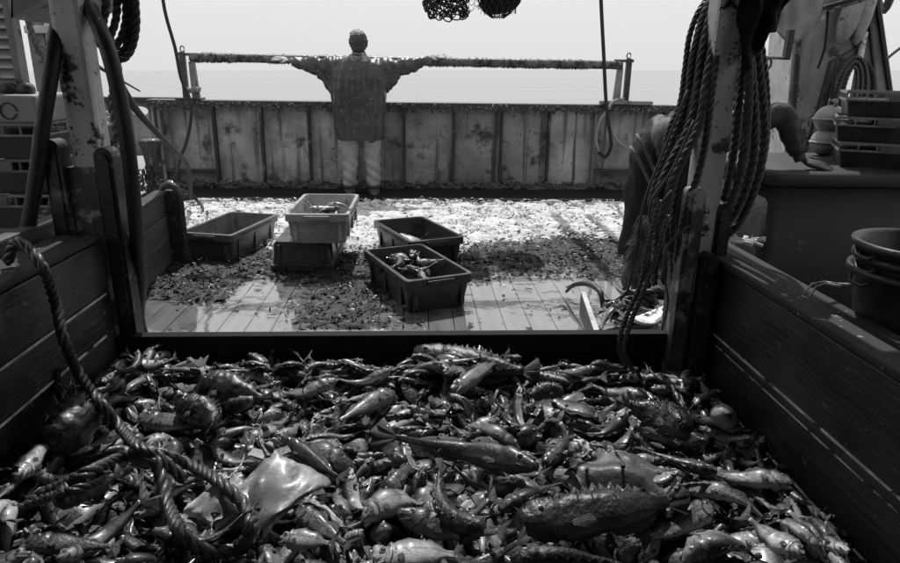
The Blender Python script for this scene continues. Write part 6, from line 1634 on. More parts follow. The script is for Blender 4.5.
[6,92,546,2084,139,-115,-26,-236],[4,84,864,2143,112,-186,-33,-193],[2,110,-761,999,178,-131,-17,-8],[4,116,-675,1243,168,-26,-19,73],[5,104,-472,1169,150,-123,-302,-22],
[1,84,-246,1235,132,207,-30,164],[4,135,6,1110,95,31,-16,312],[3,125,218,1201,101,-154,-28,-47],[5,88,487,1192,106,123,-45,246],[3,89,624,1213,81,29,-37,263],
[0,127,841,1082,100,184,-43,-100],[2,96,-836,1438,175,-165,-29,128],[10,112,-685,1307,159,149,-302,13],[12,133,-449,1249,157,-124,-16,-29],[13,106,-157,1254,150,-246,-33,-83],
[1,134,61,1258,121,156,-25,-71],[18,119,328,1275,108,154,-20,284],[6,114,484,1342,114,-159,-16,-117],[6,90,652,1366,95,21,-35,86],[14,94,1149,1473,75,-158,-65,-190],
[10,127,-1034,1322,187,-125,-7,22],[1,85,-778,1598,178,120,-33,-118],[2,133,-522,1420,156,-140,-8,248],[2,89,-136,1643,148,-57,-27,56],[6,99,-101,1599,132,-140,-28,-121],
[3,124,315,1477,117,119,-2,-125],[1,114,486,1605,110,96,-8,-286],[0,121,650,1544,103,-98,0,-269],[14,120,851,1457,99,-143,-11,7],[8,122,-1149,1608,167,-110,1,-163],
[6,83,-582,1850,199,-83,-40,-181],[4,123,-407,1752,160,309,0,-22],[2,105,-272,1750,129,-120,-38,277],[9,85,46,1694,140,4,300,16],[0,96,151,1785,115,-211,3,-214],
[3,96,485,1724,102,171,-26,-5],[7,119,590,1640,133,42,-21,159],[9,125,904,1848,106,111,-13,-294],[9,86,-875,2079,185,65,2,-73],[4,90,-586,1945,176,219,-23,-98],
[2,123,-338,1953,140,-206,-12,70],[15,99,-228,1998,131,-108,298,4],[10,122,81,1838,127,-165,26,100],[4,126,221,1862,120,135,14,-102],[7,128,305,1918,133,-18,-20,56],
[0,120,827,1776,112,124,-287,25],[7,84,1090,1801,95,122,4,9],[14,129,-803,2075,148,-143,-27,272],[1,113,-684,2325,168,147,-18,-203],[4,131,-487,2114,179,156,-6,48],
[0,90,-166,2066,122,111,-13,266],[18,104,-99,2212,157,-229,-23,-195],[1,107,297,2020,141,195,-31,-118],[8,128,513,2327,150,122,-10,-41],[16,130,825,2306,114,175,-21,144],
[0,113,934,2248,108,-136,-15,136],[5,130,-1026,1080,198,116,-30,310],[10,120,-599,1093,179,-300,9,-68],[11,83,-436,1136,150,135,-7,17],[13,92,-262,1082,133,-122,-14,282],
[6,114,-8,1137,116,-119,2,-14],[5,106,225,1068,89,93,-46,-239],[10,89,511,1093,103,-197,-6,127],[7,116,615,1119,95,150,-31,-161],[15,102,899,1178,75,-158,-29,-30],
[13,92,-849,1303,172,-176,3,-114],[2,114,-660,1407,172,-128,-25,307],[6,94,-473,1319,166,108,22,-300],[0,95,-152,1374,137,306,28,-58],[4,92,41,1222,124,145,-12,-96],
[0,123,357,1309,122,-90,-23,151],[0,113,494,1400,108,-72,-276,-92],[14,89,622,1340,109,-148,-8,7],[5,101,795,1365,95,182,-34,195],[4,114,-982,1622,189,-109,-20,-16],
[9,115,-663,1686,175,190,0,212],[3,118,-534,1543,162,142,-19,150],[9,133,-198,1550,131,85,-28,77],[3,134,19,1581,150,-132,-8,135],[3,107,266,1601,117,109,-10,98],
[7,119,540,1520,108,141,-25,130],[2,84,620,1607,129,-10,11,179],[7,123,868,1576,101,117,-292,49],[1,82,-931,1810,173,-303,2,89],[0,94,-639,1894,172,-10,-46,31],
[17,84,-538,1780,169,138,11,-156],[14,90,-169,1800,131,294,8,-21],[3,130,-51,1669,132,129,-7,301],[9,124,223,1774,114,130,-16,-99],[15,87,550,1706,85,115,-300,22],
[11,100,631,1777,102,90,-3,234],[2,107,1012,1770,98,90,-312,-14],[9,87,-846,1925,172,125,-10,-77],[4,96,-671,1944,170,230,-28,-20],[0,121,-473,1954,187,143,-12,-218],
[1,133,-257,2033,136,-9,-286,-23],[2,130,-102,1889,144,-76,-24,-100],[13,82,235,1895,125,-130,-58,91],[1,132,423,1897,123,-41,-9,-50],[0,110,714,2083,141,145,-19,77],
[8,85,929,1984,107,-140,0,-137],[0,123,-996,2385,182,-125,-24,280],[2,105,-809,2273,177,-175,-18,65],[1,103,-376,2088,170,-167,-290,-12],[5,98,-148,2069,150,128,-17,-216],
[5,108,17,2173,149,107,-29,226],[15,92,256,2055,144,-261,-21,-144],[10,118,366,2096,134,-131,-34,155],[12,126,592,2061,140,-168,-12,125],[3,91,890,2200,110,84,10,208],
[4,87,-770,1121,177,-189,-38,182],[7,99,-726,1220,156,164,-14,-241],[3,110,-374,1053,170,-154,-11,120],[2,82,-255,1115,127,-110,-29,220],[10,128,102,1086,107,-110,-18,-208],
[8,112,142,1117,78,-124,-3,2],[3,82,427,1126,98,94,-16,-5],[19,82,766,1091,85,-136,-15,200],[10,100,1005,1111,80,-140,-26,33],[6,110,-899,1329,175,-108,-29,-267],
[7,106,-744,1356,160,155,8,40],[5,127,-494,1214,162,108,-35,-50],[2,131,-75,1271,141,-290,36,60],[5,104,106,1264,129,140,-1,-39],[5,86,280,1052,98,99,-72,-155],
[0,93,602,1200,96,-36,-34,261],[1,104,631,1229,117,-213,-35,205],[6,112,886,1289,97,-120,-33,-240],[11,106,-1069,1475,161,119,-19,-20],[0,134,-675,1564,176,124,-23,204],
[1,100,-550,1621,175,12,-14,150],[2,100,-255,1532,149,-82,-3,88],[6,96,-40,1542,140,-106,-27,-113],[3,99,192,1548,128,167,16,-170],[2,117,341,1660,103,101,-26,-107],
[7,92,728,1412,102,-209,-10,239],[2,116,1080,1546,92,-1,15,-42],[9,120,-984,1694,186,186,-38,-199],[11,126,-627,1823,182,160,-14,287],[1,116,-266,1762,159,103,-10,-27],
[3,130,-225,1816,150,83,-20,-13],[0,97,6,1792,125,140,4,-244],[2,89,187,1796,133,-59,-20,-130],[3,120,485,1680,121,107,2,15],[2,101,639,1761,126,-166,-46,207],
[3,87,1133,1666,66,128,9,-112],[11,99,-822,1938,166,12,-45,215],[5,130,-786,2022,185,137,-1,-130],[2,94,-479,2030,159,-134,-9,-243],[4,94,-257,1950,143,93,-65,96],
[9,104,84,1961,125,156,-11,-80],[5,101,139,1947,130,148,-40,-56],[0,104,392,1804,115,200,-28,227],[7,115,648,1829,123,-286,-24,-26],[0,118,956,2082,115,71,-12,42],
[2,94,-923,2296,162,-136,-31,288],[3,123,-694,2118,177,98,-17,-300],[3,92,-478,2352,169,-129,23,131],[15,132,-272,2152,149,-156,-15,274],[3,105,64,2012,154,-211,-28,-204],
[13,107,271,2072,152,86,11,171],[1,116,385,2025,142,108,-9,89],[14,84,656,2044,136,-167,-34,58],[7,119,835,2190,123,-29,-11,-178],[7,86,-995,1213,188,26,-12,204],
[5,126,-715,1184,164,144,-22,54],[4,100,-252,1227,154,29,-21,3],[8,116,-142,1053,120,15,-291,-11],[0,125,151,1094,120,154,-29,-158],[10,108,203,1151,85,-122,-44,-34],
[0,111,475,1095,98,-107,-32,-219],[0,112,708,1136,100,-158,-4,204],[6,110,859,1118,75,-92,-56,-29],[17,97,-872,1393,181,139,-1,214],[0,132,-617,1371,172,138,-27,31],
[4,94,-534,1333,178,51,11,-201],[3,106,-289,1391,145,136,-12,-96],[11,121,20,1339,124,-155,-279,7],[9,123,197,1374,112,171,-14,80],[5,129,532,1394,92,124,-34,193],
[1,85,719,1314,104,-104,-16,-237],[4,133,1048,1380,97,124,-8,265],[10,81,-930,1490,183,-167,-33,240],[8,119,-654,1628,179,127,-11,-105],[3,122,-481,1605,180,132,-2,210],
[2,85,-205,1484,156,53,-17,-248],[11,86,-13,1485,126,-127,-39,304],[9,98,322,1600,115,174,-27,-155],[13,98,573,1535,119,-5,-35,-204],[11,84,720,1410,125,-302,-33,88],
[3,127,941,1492,98,156,-13,-28],[0,98,-1007,1985,188,24,-22,154],[4,127,-718,1724,191,110,-28,189],[7,114,-92,1809,152,-30,-49,-104],[10,120,-193,1776,147,-161,-13,-22],
[15,113,6,1825,145,-142,-9,-133],[9,114,220,1705,96,217,-16,212],[14,130,465,1747,117,-177,-37,80],[2,82,756,1678,112,5,-8,38],[2,94,966,1743,89,-133,-36,300],
[4,124,-872,1830,196,-173,-12,39],[7,87,-733,1890,182,39,-23,21],[2,92,-440,1839,178,12,-273,-31],[11,115,-246,2057,163,160,-29,-247],[9,105,95,2014,140,133,-6,125],
[12,128,78,1867,145,77,-30,32],[13,106,453,2002,126,-38,-20,-20],[0,85,543,1977,130,116,305,13],[9,86,988,2008,104,118,-37,211],[5,96,-859,2187,171,135,-38,-108],
[11,97,-631,2150,170,131,-19,3],[3,93,-439,2178,161,200,-19,150],[5,101,-161,2245,147,129,-34,136],[8,96,28,2103,147,-118,-21,-18],[3,95,196,2168,163,-116,19,-92],
[14,120,660,2230,136,-123,-17,-219],[11,115,712,2237,132,-150,-2,75],[15,99,980,2258,110,-142,-17,-115],[10,120,-840,1101,170,-125,-6,196],[0,107,-710,1269,172,-186,10,-266],
[15,91,-454,1038,154,126,-13,-78],[10,98,-33,1089,129,-108,-15,43],[10,132,-14,1065,112,-157,-14,30],[10,93,289,1336,119,-78,-32,296],[6,123,387,1052,104,-128,-25,72],
[4,125,804,1095,105,-68,24,-169],[13,122,922,1143,95,178,-49,-6],[13,94,-1124,1535,156,133,-37,100],[1,120,-717,1334,173,121,-23,-293],[19,96,-455,1300,179,158,23,-245],
[4,122,-268,1407,147,23,-304,-105],[2,124,-6,1234,129,-128,-21,150],[4,88,207,1338,118,124,-33,-222],[6,100,523,1336,96,-74,-2,-104],[4,130,701,1326,120,57,-4,17],
[0,110,849,1368,104,-128,3,221],[7,108,-1083,1623,176,108,-25,88],[1,132,-601,1230,182,89,-27,130],[1,131,-521,1285,178,116,-29,125],[1,118,-237,1499,153,107,-45,-253],
[19,115,-85,1572,168,141,4,-1],[6,125,120,1543,136,131,-305,33],[19,132,473,1556,138,122,-22,8],[0,95,754,1580,109,4,-8,46],[0,121,912,1550,97,-5,-10,-268],
[8,135,-958,1763,196,85,0,42],[8,90,-510,1502,174,-140,-10,8],[9,85,-662,1968,185,203,7,251],[5,90,-201,1702,151,135,-21,64],[10,123,-8,1753,156,-113,1,195],
[2,104,402,1634,134,-55,-8,-176],[7,112,408,1722,120,58,-54,-101],[11,101,618,1726,126,176,-15,-131],[2,100,885,1722,102,154,-266,4],[3,130,-948,2049,200,-104,2,235],
[3,124,-738,2003,170,104,-4,203],[7,120,-400,1990,159,196,-27,-197],[18,120,-237,2026,167,-53,-29,79],[2,120,-251,2121,158,-92,-13,19],[13,108,177,1967,145,147,-15,-31],
[2,130,661,1905,133,-146,-7,-265],[10,89,561,1859,114,-181,-40,-57],[6,102,906,1968,110,-104,-25,159],[6,118,-893,2314,160,-60,-34,273],[11,109,-662,2261,174,108,-14,105],
[2,92,-424,2285,173,-118,-20,75],[12,124,-252,2170,160,-151,-31,265],[6,91,58,2061,144,-132,-30,-261],[2,102,115,2185,161,-135,-34,166],[1,93,308,2073,145,0,1,-134],
[5,94,682,2120,138,112,-1,-235],[8,106,876,2180,123,-94,-33,186],[0,81,-967,1120,190,11,-26,284],[7,116,-742,1100,189,-115,-18,158],[7,88,-415,1067,158,88,-34,222],
[10,110,-183,1194,152,-126,-16,-26],[10,85,-74,1077,110,158,-253,26],[6,116,206,1213,136,-63,293,115],[18,97,409,1211,110,-174,-6,-76],[3,124,727,1011,85,153,-30,279],
[9,96,870,1166,84,89,-32,48],[13,124,-822,1320,184,145,-14,-158],[5,109,-609,1340,180,-94,-46,-288],[19,123,-372,1389,161,-160,-24,-208],[15,109,-215,1304,161,-176,-273,-11],
[14,107,32,1373,113,-86,-42,21],[15,84,192,1275,124,-286,-11,7],[17,92,576,1314,107,-118,-285,-48],[12,126,685,1372,130,-116,-21,-12],[13,123,850,1352,136,-127,-18,-204],
[4,102,-1001,1498,170,-97,-8,-60],[8,128,-508,1474,174,236,-25,-18],[6,101,-371,1588,166,-120,-30,296],[1,112,-42,1632,137,174,-52,66],[6,92,96,1481,123,-146,-52,-90],
[2,112,269,1505,127,-88,-32,-194],[2,81,472,1608,139,-138,-24,-283],[2,121,744,1486,112,-165,-36,-269],[16,106,969,1553,100,76,-30,26],[9,99,-1124,1895,192,106,-4,-174],
[18,110,-752,1724,181,-112,-46,219],[1,93,-407,1724,155,128,-28,-37],[9,112,-206,1734,133,136,-45,-243],[0,109,-71,1750,155,130,-33,-56],[5,127,195,1704,120,145,-17,-51],
[1,131,409,1758,129,111,-3,283],[13,125,528,1935,134,195,2,-115],[7,84,843,1750,114,128,-43,-274],[2,109,-1005,1882,177,-116,-15,71],[13,91,-593,1994,179,185,-19,-62],
[11,83,-465,2003,164,106,-27,96],[3,130,-207,1895,141,89,-32,258],[11,106,-36,1914,150,-294,-18,-57],[4,127,272,1868,116,29,-71,-304],[11,126,453,1944,132,-105,-15,-80],
[9,112,663,2015,137,130,-17,43],[1,99,932,1896,116,130,-43,52],[19,105,-848,2300,175,135,-6,-265],[8,101,-704,2166,170,-110,-10,15],[14,109,-354,2213,172,-101,7,113],
[2,105,-192,2242,162,246,10,-160],[9,124,16,2233,169,104,-2,195],[1,80,330,2076,124,139,-4,-121],[3,100,557,2150,142,-128,-7,-256],[0,130,781,2219,122,-137,-288,29],
[10,117,928,2138,115,-125,-38,-283],[0,104,-948,1223,182,230,-34,-180],[5,103,-736,1030,187,132,-21,-313],[11,123,-305,1177,158,105,-26,121],[4,116,-291,1129,163,117,-7,50],
[2,120,-468,2159,202,-161,15,292],[3,116,-44,1371,141,162,-11,-287],[12,115,-855,2102,191,84,-19,-93],[16,109,-184,1958,162,-58,-56,-267],[2,106,-464,1814,179,-39,-48,277],
[1,117,-236,2095,175,103,-10,12],[3,86,-385,2024,177,-168,-3,-134],[4,118,592,1346,131,130,-28,-207],[3,89,167,1443,136,203,-8,154],[3,109,955,1690,113,151,13,63],
[4,108,709,1235,97,197,-29,44],[1,105,1121,2154,108,120,-32,-180],[2,105,391,998,117,-104,-34,-4],[3,112,-587,2206,188,114,-34,13],[3,84,498,1714,146,-103,-34,-290],
[11,116,-278,2282,174,-108,-7,94],[10,106,-172,1576,176,-152,-20,185],[8,116,-333,1825,192,-121,13,42],[8,90,57,1300,130,-152,-42,230],[6,94,-943,2268,182,-85,-40,91],
[11,103,-541,1211,188,129,-11,-244],[7,99,839,1804,118,-10,-39,-302],[0,84,-162,1526,147,-97,-33,-185],[0,106,-212,1580,177,-172,7,-129],[3,107,208,1132,122,137,-19,96],
[11,108,-331,1314,187,-127,1,215],[9,93,749,1214,100,84,-27,-309],[1,111,862,1991,126,150,-58,-202],[19,116,579,2097,161,152,-6,244],[2,86,-498,1722,192,-120,-22,19],
[15,92,34,1170,134,-214,-55,-108],[8,103,-40,1881,159,-16,-1,-52],[16,99,97,1682,140,172,-25,-211],[2,91,438,1333,129,-161,-32,-38],[3,90,-338,1955,168,187,-36,160],
[12,86,-843,1608,185,-115,9,134],[12,119,-358,2348,168,131,9,114],[5,118,886,1927,120,114,-39,-134],[8,95,-232,1514,180,-140,-11,251],[16,95,119,1149,153,-103,24,-154],
[9,86,-433,1702,181,68,-55,311],[8,114,754,1161,115,-154,19,-135],[3,103,-1065,1578,178,7,15,-194],[8,91,54,2075,170,-120,-303,-29],[0,96,686,1502,122,105,-2,111],
[5,93,635,1494,206,146,-29,26],[3,109,590,2204,147,116,9,-260],[1,91,-554,1759,188,170,-29,272],[17,105,-191,1880,168,144,-17,-174],[2,116,518,2023,138,11,-25,-26],
[10,97,-859,1155,202,-127,-16,264],[6,111,-688,1167,196,-116,-43,229],[1,108,-992,2164,191,155,1,180],[7,105,-655,1571,211,11,305,84],[5,103,-441,1252,186,159,-23,-274],
[0,86,154,1523,149,-111,3,-259],[3,100,-566,1891,210,178,-2,-275],[14,100,425,1138,124,-115,-38,68],[12,114,-930,2222,189,167,-5,-17],[3,106,-338,2133,177,107,0,10],
[0,113,735,2243,151,150,-284,6],[12,99,415,1378,139,-110,8,117],[8,110,-205,2181,174,236,-37,-38],[9,98,263,2172,160,132,-30,-202],[11,104,-929,1087,184,116,5,-34],
[4,118,569,1151,124,-97,3,43],[13,110,649,1593,220,145,-5,-12],[1,99,-144,1480,170,136,-9,86],[11,96,-91,1433,141,-182,-50,-163],[5,92,565,1416,127,121,-9,-236],

]
HPOSE = {
    0: (0, 0.975, (-0.442, 1.542, 0.2569), (0.02, 0.244, -1.488)),
    1: (0, 0.525, (-0.498, 1.483, 0.2634), (-0.002, 0.244, -1.58)),
    2: (2, 1.0, (0.123, 1.756, 0.2136), (-0.808, -0.0, -0.38)),
    3: (3, 1.065, (0.5, 1.446, 0.215), (0.87, -0.0, -2.99)),
    4: (0, 0.674, (0.378, 1.292, 0.2071), (-0.724, -0.0, 3.09)),
    5: (1, 0.775, (0.106, 1.4, 0.2037), (1.072, -0.0, 2.76)),
    6: (2, 0.875, (-0.054, 1.518, 0.2151), (1.159, -0.0, -2.57)),
    7: (3, 0.958, (0.01, 1.315, 0.201), (1.284, -0.0, -3.12)),
    8: (0, 0.975, (0.598, 1.591, 0.1978), (-0.24, -0.048, 2.946)),
    9: (1, 1.0, (0.771, 1.365, 0.1954), (-1.127, -0.0, -2.94)),
    10: (2, 0.708, (0.887, 1.35, 0.2064), (-1.252, -0.0, -1.03)),
    11: (3, 0.725, (0.958, 1.661, 0.1783), (-1.231, -0.0, -0.28)),
    12: (0, 1.192, (-0.592, 2.022, 0.2722), (0.665, -0.0, 2.67)),
    13: (1, 0.962, (-0.645, 1.875, 0.2688), (0.738, -0.0, 2.42)),
    14: (2, 0.696, (-0.526, 2.33, 0.2829), (0.928, -0.0, -0.31)),
    15: (3, 1.6, (0.224, 2.194, 0.257), (1.171, -0.0, -2.26)),
    16: (0, 1.152, (0.234, 2.33, 0.3339), (0.769, -0.0, 2.74)),
    17: (1, 0.625, (0.613, 2.295, 0.2443), (1.066, -0.0, 2.83)),
    18: (2, 1.462, (-1.05, 1.889, 0.2906), (-0.597, -0.0, -1.25)),
    19: (3, 0.6, (-1.05, 1.671, 0.2801), (1.212, -0.0, -1.53)),
    20: (0, 0.625, (-0.802, 1.348, 0.2277), (1.297, -0.0, 3.0)),
    21: (1, 1.238, (-0.759, 1.397, 0.2175), (1.24, -0.0, -2.11)),
    22: (2, 0.962, (0.789, 1.924, 0.2347), (-0.651, -0.0, -0.95)),
    23: (3, 1.1, (0.455, 1.839, 0.1674), (1.282, -0.0, -2.22)),
    24: (0, 0.675, (0.337, 1.607, 0.1804), (-1.107, -0.0, -2.56)),
    25: (1, 0.775, (-0.335, 1.75, 0.2318), (-1.141, -0.0, -0.42)),
    26: (2, 1.2, (-0.032, 1.651, 0.2189), (1.092, -0.0, -2.04)),
    27: (3, 0.775, (-0.749, 1.912, 0.2234), (1.145, -0.0, 2.82)),
    28: (0, 0.6, (-0.228, 1.389, 0.2277), (1.052, -0.0, 2.34)),
    29: (1, 0.6, (0.069, 1.47, 0.2251), (0.804, -0.0, -1.08)),
    30: (2, 1.429, (0.52, 1.596, 0.1705), (-1.159, -0.0, 0.47)),
    31: (3, 0.75, (0.684, 1.438, 0.1831), (-1.04, -0.0, 0.54)),
    32: (0, 0.654, (-0.832, 1.503, 0.286), (0.618, -0.0, -2.38)),
    33: (1, 0.857, (1.015, 1.867, 0.1815), (1.084, -0.0, 2.57)),
    34: (2, 0.6, (-0.497, 1.337, 0.2532), (-1.096, -0.0, -3.06)),
    35: (3, 0.6, (-0.255, 1.321, 0.2491), (1.148, -0.0, 2.92)),
    36: (0, 0.66, (-0.29, 1.667, 0.2407), (0.802, -0.0, 2.3)),
    37: (1, 0.6, (0.16, 1.304, 0.1883), (1.062, -0.0, -2.56)),
    38: (2, 0.6, (-0.395, 2.098, 0.2424), (-1.12, -0.0, 0.61)),
    39: (3, 1.143, (-0.257, 1.9, 0.1967), (-1.29, -0.0, -2.77)),
    40: (0, 0.775, (-0.18, 2.034, 0.2194), (-1.173, -0.0, 0.87)),
    41: (1, 1.381, (0.219, 1.938, 0.1886), (-1.193, -0.0, -0.76)),
    42: (2, 0.625, (0.206, 1.942, 0.1917), (-1.248, -0.0, 0.51)),
    43: (3, 0.6, (0.593, 1.671, 0.1875), (1.011, -0.0, 1.84)),
    44: (0, 0.6, (0.77, 1.7, 0.2082), (1.16, -0.0, -0.6)),
    45: (1, 0.905, (0.981, 1.42, 0.1912), (-1.02, -0.0, -1.26)),
    46: (2, 0.6, (0.883, 1.548, 0.188), (1.112, -0.0, 2.56)),
    47: (3, 0.75, (-0.733, 1.619, 0.2848), (1.085, -0.0, 2.44)),
    48: (0, 0.905, (-1.027, 1.765, 0.268), (1.111, -0.0, -2.19)),
    49: (1, 0.85, (-0.675, 2.061, 0.244), (1.268, -0.0, -0.69)),
    50: (2, 0.6, (0.433, 2.085, 0.2408), (-0.531, -0.0, 0.23)),
    51: (3, 0.6, (0.725, 2.175, 0.2023), (-1.294, -0.0, -0.48)),
}
VISIBLE = [
734, 903, 826, 813, 97, 1054, 244, 496, 788, 776, 808, 21, 829, 783, 234, 690, 18, 1041, 913, 474, 567, 467, 797, 458, 945,
807, 524, 44, 537, 287, 671, 609, 982, 736, 450, 934, 535, 816, 929, 675, 612, 969, 508, 994, 954, 723, 712, 809, 721, 785,
507, 930, 684, 243, 674, 43, 718, 622, 403, 211, 239, 279, 528, 291, 798, 200, 1043, 591, 792, 577, 687, 744, 678, 667, 823,
966, 137, 23, 846, 623, 627, 188, 441, 679, 883, 848, 803, 727, 74, 398, 390, 867, 738, 570, 658, 157, 136, 940, 711, 686,
763, 356, 344, 1010, 428, 1055, 735, 889, 668, 533, 624, 265, 460, 185, 720, 818, 289, 760, 698, 104, 630, 261, 288, 526, 1009,
1004, 416, 1034, 613, 874, 812, 51, 92, 1049, 795, 1014, 105, 681, 659, 1030, 1015, 563, 501, 871, 634, 314, 805, 128, 894, 806,
700, 730, 410, 885, 831, 819, 568, 897, 951, 898, 515, 399, 397, 73, 616, 858, 320, 746, 625, 479, 534, 878, 19, 611, 482,
375, 789, 603, 281, 1000, 159, 372, 49, 907, 1020, 360, 518, 1033, 881, 931, 636, 791, 355, 1045, 697, 451, 981, 977, 1048, 696,
993, 775, 820, 869, 781, 959, 821, 842, 972, 924, 762, 766, 452, 827, 1039, 1036, 1059, 754, 152, 173, 228, 645, 751, 1013, 505,
714, 895, 908, 146, 739, 777, 1028, 875, 158, 689, 680, 127, 887, 589, 364, 725, 664, 745, 80, 174, 1011, 900, 865, 107, 590,
392, 606, 996, 971, 866, 626, 728, 979, 292, 767, 985, 938, 632, 118, 483, 773, 212, 103, 833, 1024, 916, 965, 949, 845, 1025,
660, 970, 890, 644, 884, 405, 27, 572, 973, 389, 235, 891, 841, 872, 915, 263, 581, 631, 409, 733, 12, 814, 713, 830, 468,
]
NICK = ['pale skate belly up', 'small pale skate', 'long mottled fish', 'spiny dark fish', 'dark fish at the bottom edge', 'broad scaly fish', 'round-eyed fish', 'pale plump fish at the bottom edge', 'pale thorny skate', 'smooth pale rounded fish', 'smooth grey rounded fish', 'pale slender fish', 'dark knobbly fish', 'small warty fish', 'dark rough fish at the left rear', 'grey fish with raised tail', 'rough-edged fish at the rear middle', 'grey fish below the dividing board', 'black spiny lump', 'pale fish at the left edge', 'grey fish at the bottom left', 'long pale fish aslant', 'thorny crusted fish', 'fish with spread fins', 'dark striped fish', 'wet shiny fish', 'crumpled silvery fish', 'square-backed pale fish', 'striped fish by the skate', 'dark fish behind the scaly one', 'grey fish across the thorny skate', 'grey fish beneath the smooth one', 'dull grey flattened fish', 'slim fish by the right wall', 'grey fish under the rope loop', 'small round pale fish at the bottom', 'curved fish behind the skate', 'pale belly at the bottom edge', 'grey fish at the middle rear left', 'slender bright fish at middle left', 'dark arched fish', 'slender bright fish behind the mottled one', 'small rounded pale fish', 'grey fish left of the thorny one', 'open-mouthed grey fish', 'dark slender fish by the right wall', 'round grey fish at the right', 'grey fish between the rope arms', 'dark slender fish at the left', 'grey fish by the knobbly one', 'dark rounded fish', 'grey fish by the right post']
ZOFF = .035
pile = []
for c, sc_, x, y, z, e1, e2, e3 in SMALL:  # kind and bend, size in percent, place in mm, angles in hundredths of a radian
    hk = (x * 7 + y * 13) % 100 / 100
    pile.append((['whiting', 'gurnard', 'scad', 'bream', 'sole'][c // 4], c % 4, Matrix.Translation((x / 1000, y / 1000, z / 1000 + ZOFF)) @ Euler((e1 / 100, e2 / 100, e3 / 100)).to_matrix().to_4x4() @ Matrix.Diagonal((sc_ / 100 * (1.1 - .2 * hk), sc_ / 100 * 1.05, sc_ / 100 * (.85 + .45 * hk), 1))))
rb_ = random.Random(90)
def bed(x, y): return .115 + ZOFF - .03 * x + .075 * mathutils.noise.noise(Vector((x * 2.6, y * 3.1, 3.3))) + .05 * math.exp(-((x - .15) ** 2 / .25 + (y - 2.35) ** 2 / .03)) + .05 * max(0, -x - .5)
for k in range(230):  # fish pushed up against the boards round the edge of the pen
    q = k % 5
    if q < 3: x, y = rb_.uniform(-1.08, 1.06), 2.40 - abs(rb_.gauss(0, .055)) - .03
    elif q == 3: x, y = -1.10 + abs(rb_.gauss(0, .05)), rb_.uniform(1.3, 2.38)
    else: x, y = 1.09 - abs(rb_.gauss(0, .05)), rb_.uniform(1.3, 2.38)
    yaw = rb_.gauss(0, .35) + (0 if q < 3 else math.pi / 2) + rb_.choice((0, math.pi))
    z = bed(x, y) + rb_.uniform(.02, .085)
    kd = rb_.choice(['whiting', 'gurnard', 'scad', 'whiting', 'bream'])
    pile.append((kd, rb_.randrange(4), Matrix.Translation((x, y, z)) @ Matrix.Rotation(yaw, 4, 'Z') @ Matrix.Rotation(rb_.gauss(0, .14), 4, 'Y') @ Matrix.Rotation(rb_.choice((1, -1)) * 1.4 + rb_.gauss(0, .4), 4, 'X') @ Matrix.Scale(rb_.uniform(.8, 1.2), 4)))
hxy = []
for hi, (kind, hx, hy, hyaw, hL, lab) in enumerate(HEROES):
    bi, sc_, l, e = HPOSE[hi]
    l = (l[0] + (.04 if hi == 0 else 0), l[1], l[2] + {16: -.11, 17: -.07, 14: -.07}.get(hi, 0)); sc_ *= .88 if hi == 0 else 1
    M_ = Matrix.Translation((l[0], l[1], l[2] + ZOFF)) @ Euler(e).to_matrix().to_4x4()
    hxy.append((l[0], l[1], lab))
    if kind.startswith('skate'):
        ray_fish(.42, M_ @ Matrix.Diagonal((sc_, sc_ * .92, sc_ * 1.5, 1)), lab, MT['thorny'] if hi == 8 else MT['skate'], hi)
    else:
        hb = hero_fish(kind, bi, M_ @ Matrix.Scale(sc_, 4), lab)
        if hi in (22, 18, 3):  # spines standing off the back
            rs = random.Random(hi); mb = MB(); vs = hb.data.vertices; ns = 420 if hi == 22 else 130
            for k in range(ns):
                v = vs[rs.randrange(len(vs) - 40)]; nrm = v.normal
                if hi != 22 and nrm.z < .35: continue
                p_ = Vector(v.co); q_ = p_ + nrm * rs.uniform(.006, .024) + Vector((-rs.uniform(.0, .012), 0, 0)); sd_ = nrm.orthogonal().normalized() * .0018; s3 = nrm.cross(sd_)
                mb.add([p_ + sd_, p_ - sd_ * .5 + s3, p_ - sd_ * .5 - s3, q_], [(0, 1, 3), (1, 2, 3), (2, 0, 3)])
            mb.build('spines', FIN, hb, kind='stuff')
SHAPE = {'whiting': 'slim pale-bellied fish', 'gurnard': 'big-headed tapering fish', 'scad': 'slender dark-backed fish', 'bream': 'deep-bodied small fish', 'sole': 'flat oval fish'}
def where(x, y):
    d = sorted(((x - a) ** 2 + ((y - b) * 1.2) ** 2, a, b, l) for a, b, l in hxy)[0]
    return ('left of the ' if d[1] - x > abs(d[2] - y) else 'right of the ' if x - d[1] > abs(d[2] - y) else 'behind the ' if y > d[2] else 'in front of the ') + d[3]
def short(l):
    w = l.split()
    return ' '.join(w[:16])
vis = set(VISIBLE[:300]); named = {}
PLAIN = {}
rest = []
for i, (kind, bi, M_) in enumerate(pile):
    if i in vis:
        o = bpy.data.objects.new('fish', small_fish_mesh(kind, bi)); COL.objects.link(o); o.matrix_world = M_
        x, y = M_.translation.x, M_.translation.y
        d = sorted(((x - a) ** 2 + ((y - b) * 1.2) ** 2, a, b, k) for k, (a, b, l) in enumerate(hxy))[0]
        side = 'left of' if d[1] - x > abs(d[2] - y) else 'right of' if x - d[1] > abs(d[2] - y) else 'behind' if y > d[2] else 'in front of'
        named.setdefault('%s %s the %s' % (SHAPE[kind], side, NICK[d[3]]), []).append((d[0], len(named), o)); tag(o, None, 'fish', 'small fish of the catch in the pen')
    else: rest.append((kind, bi, M_, i))
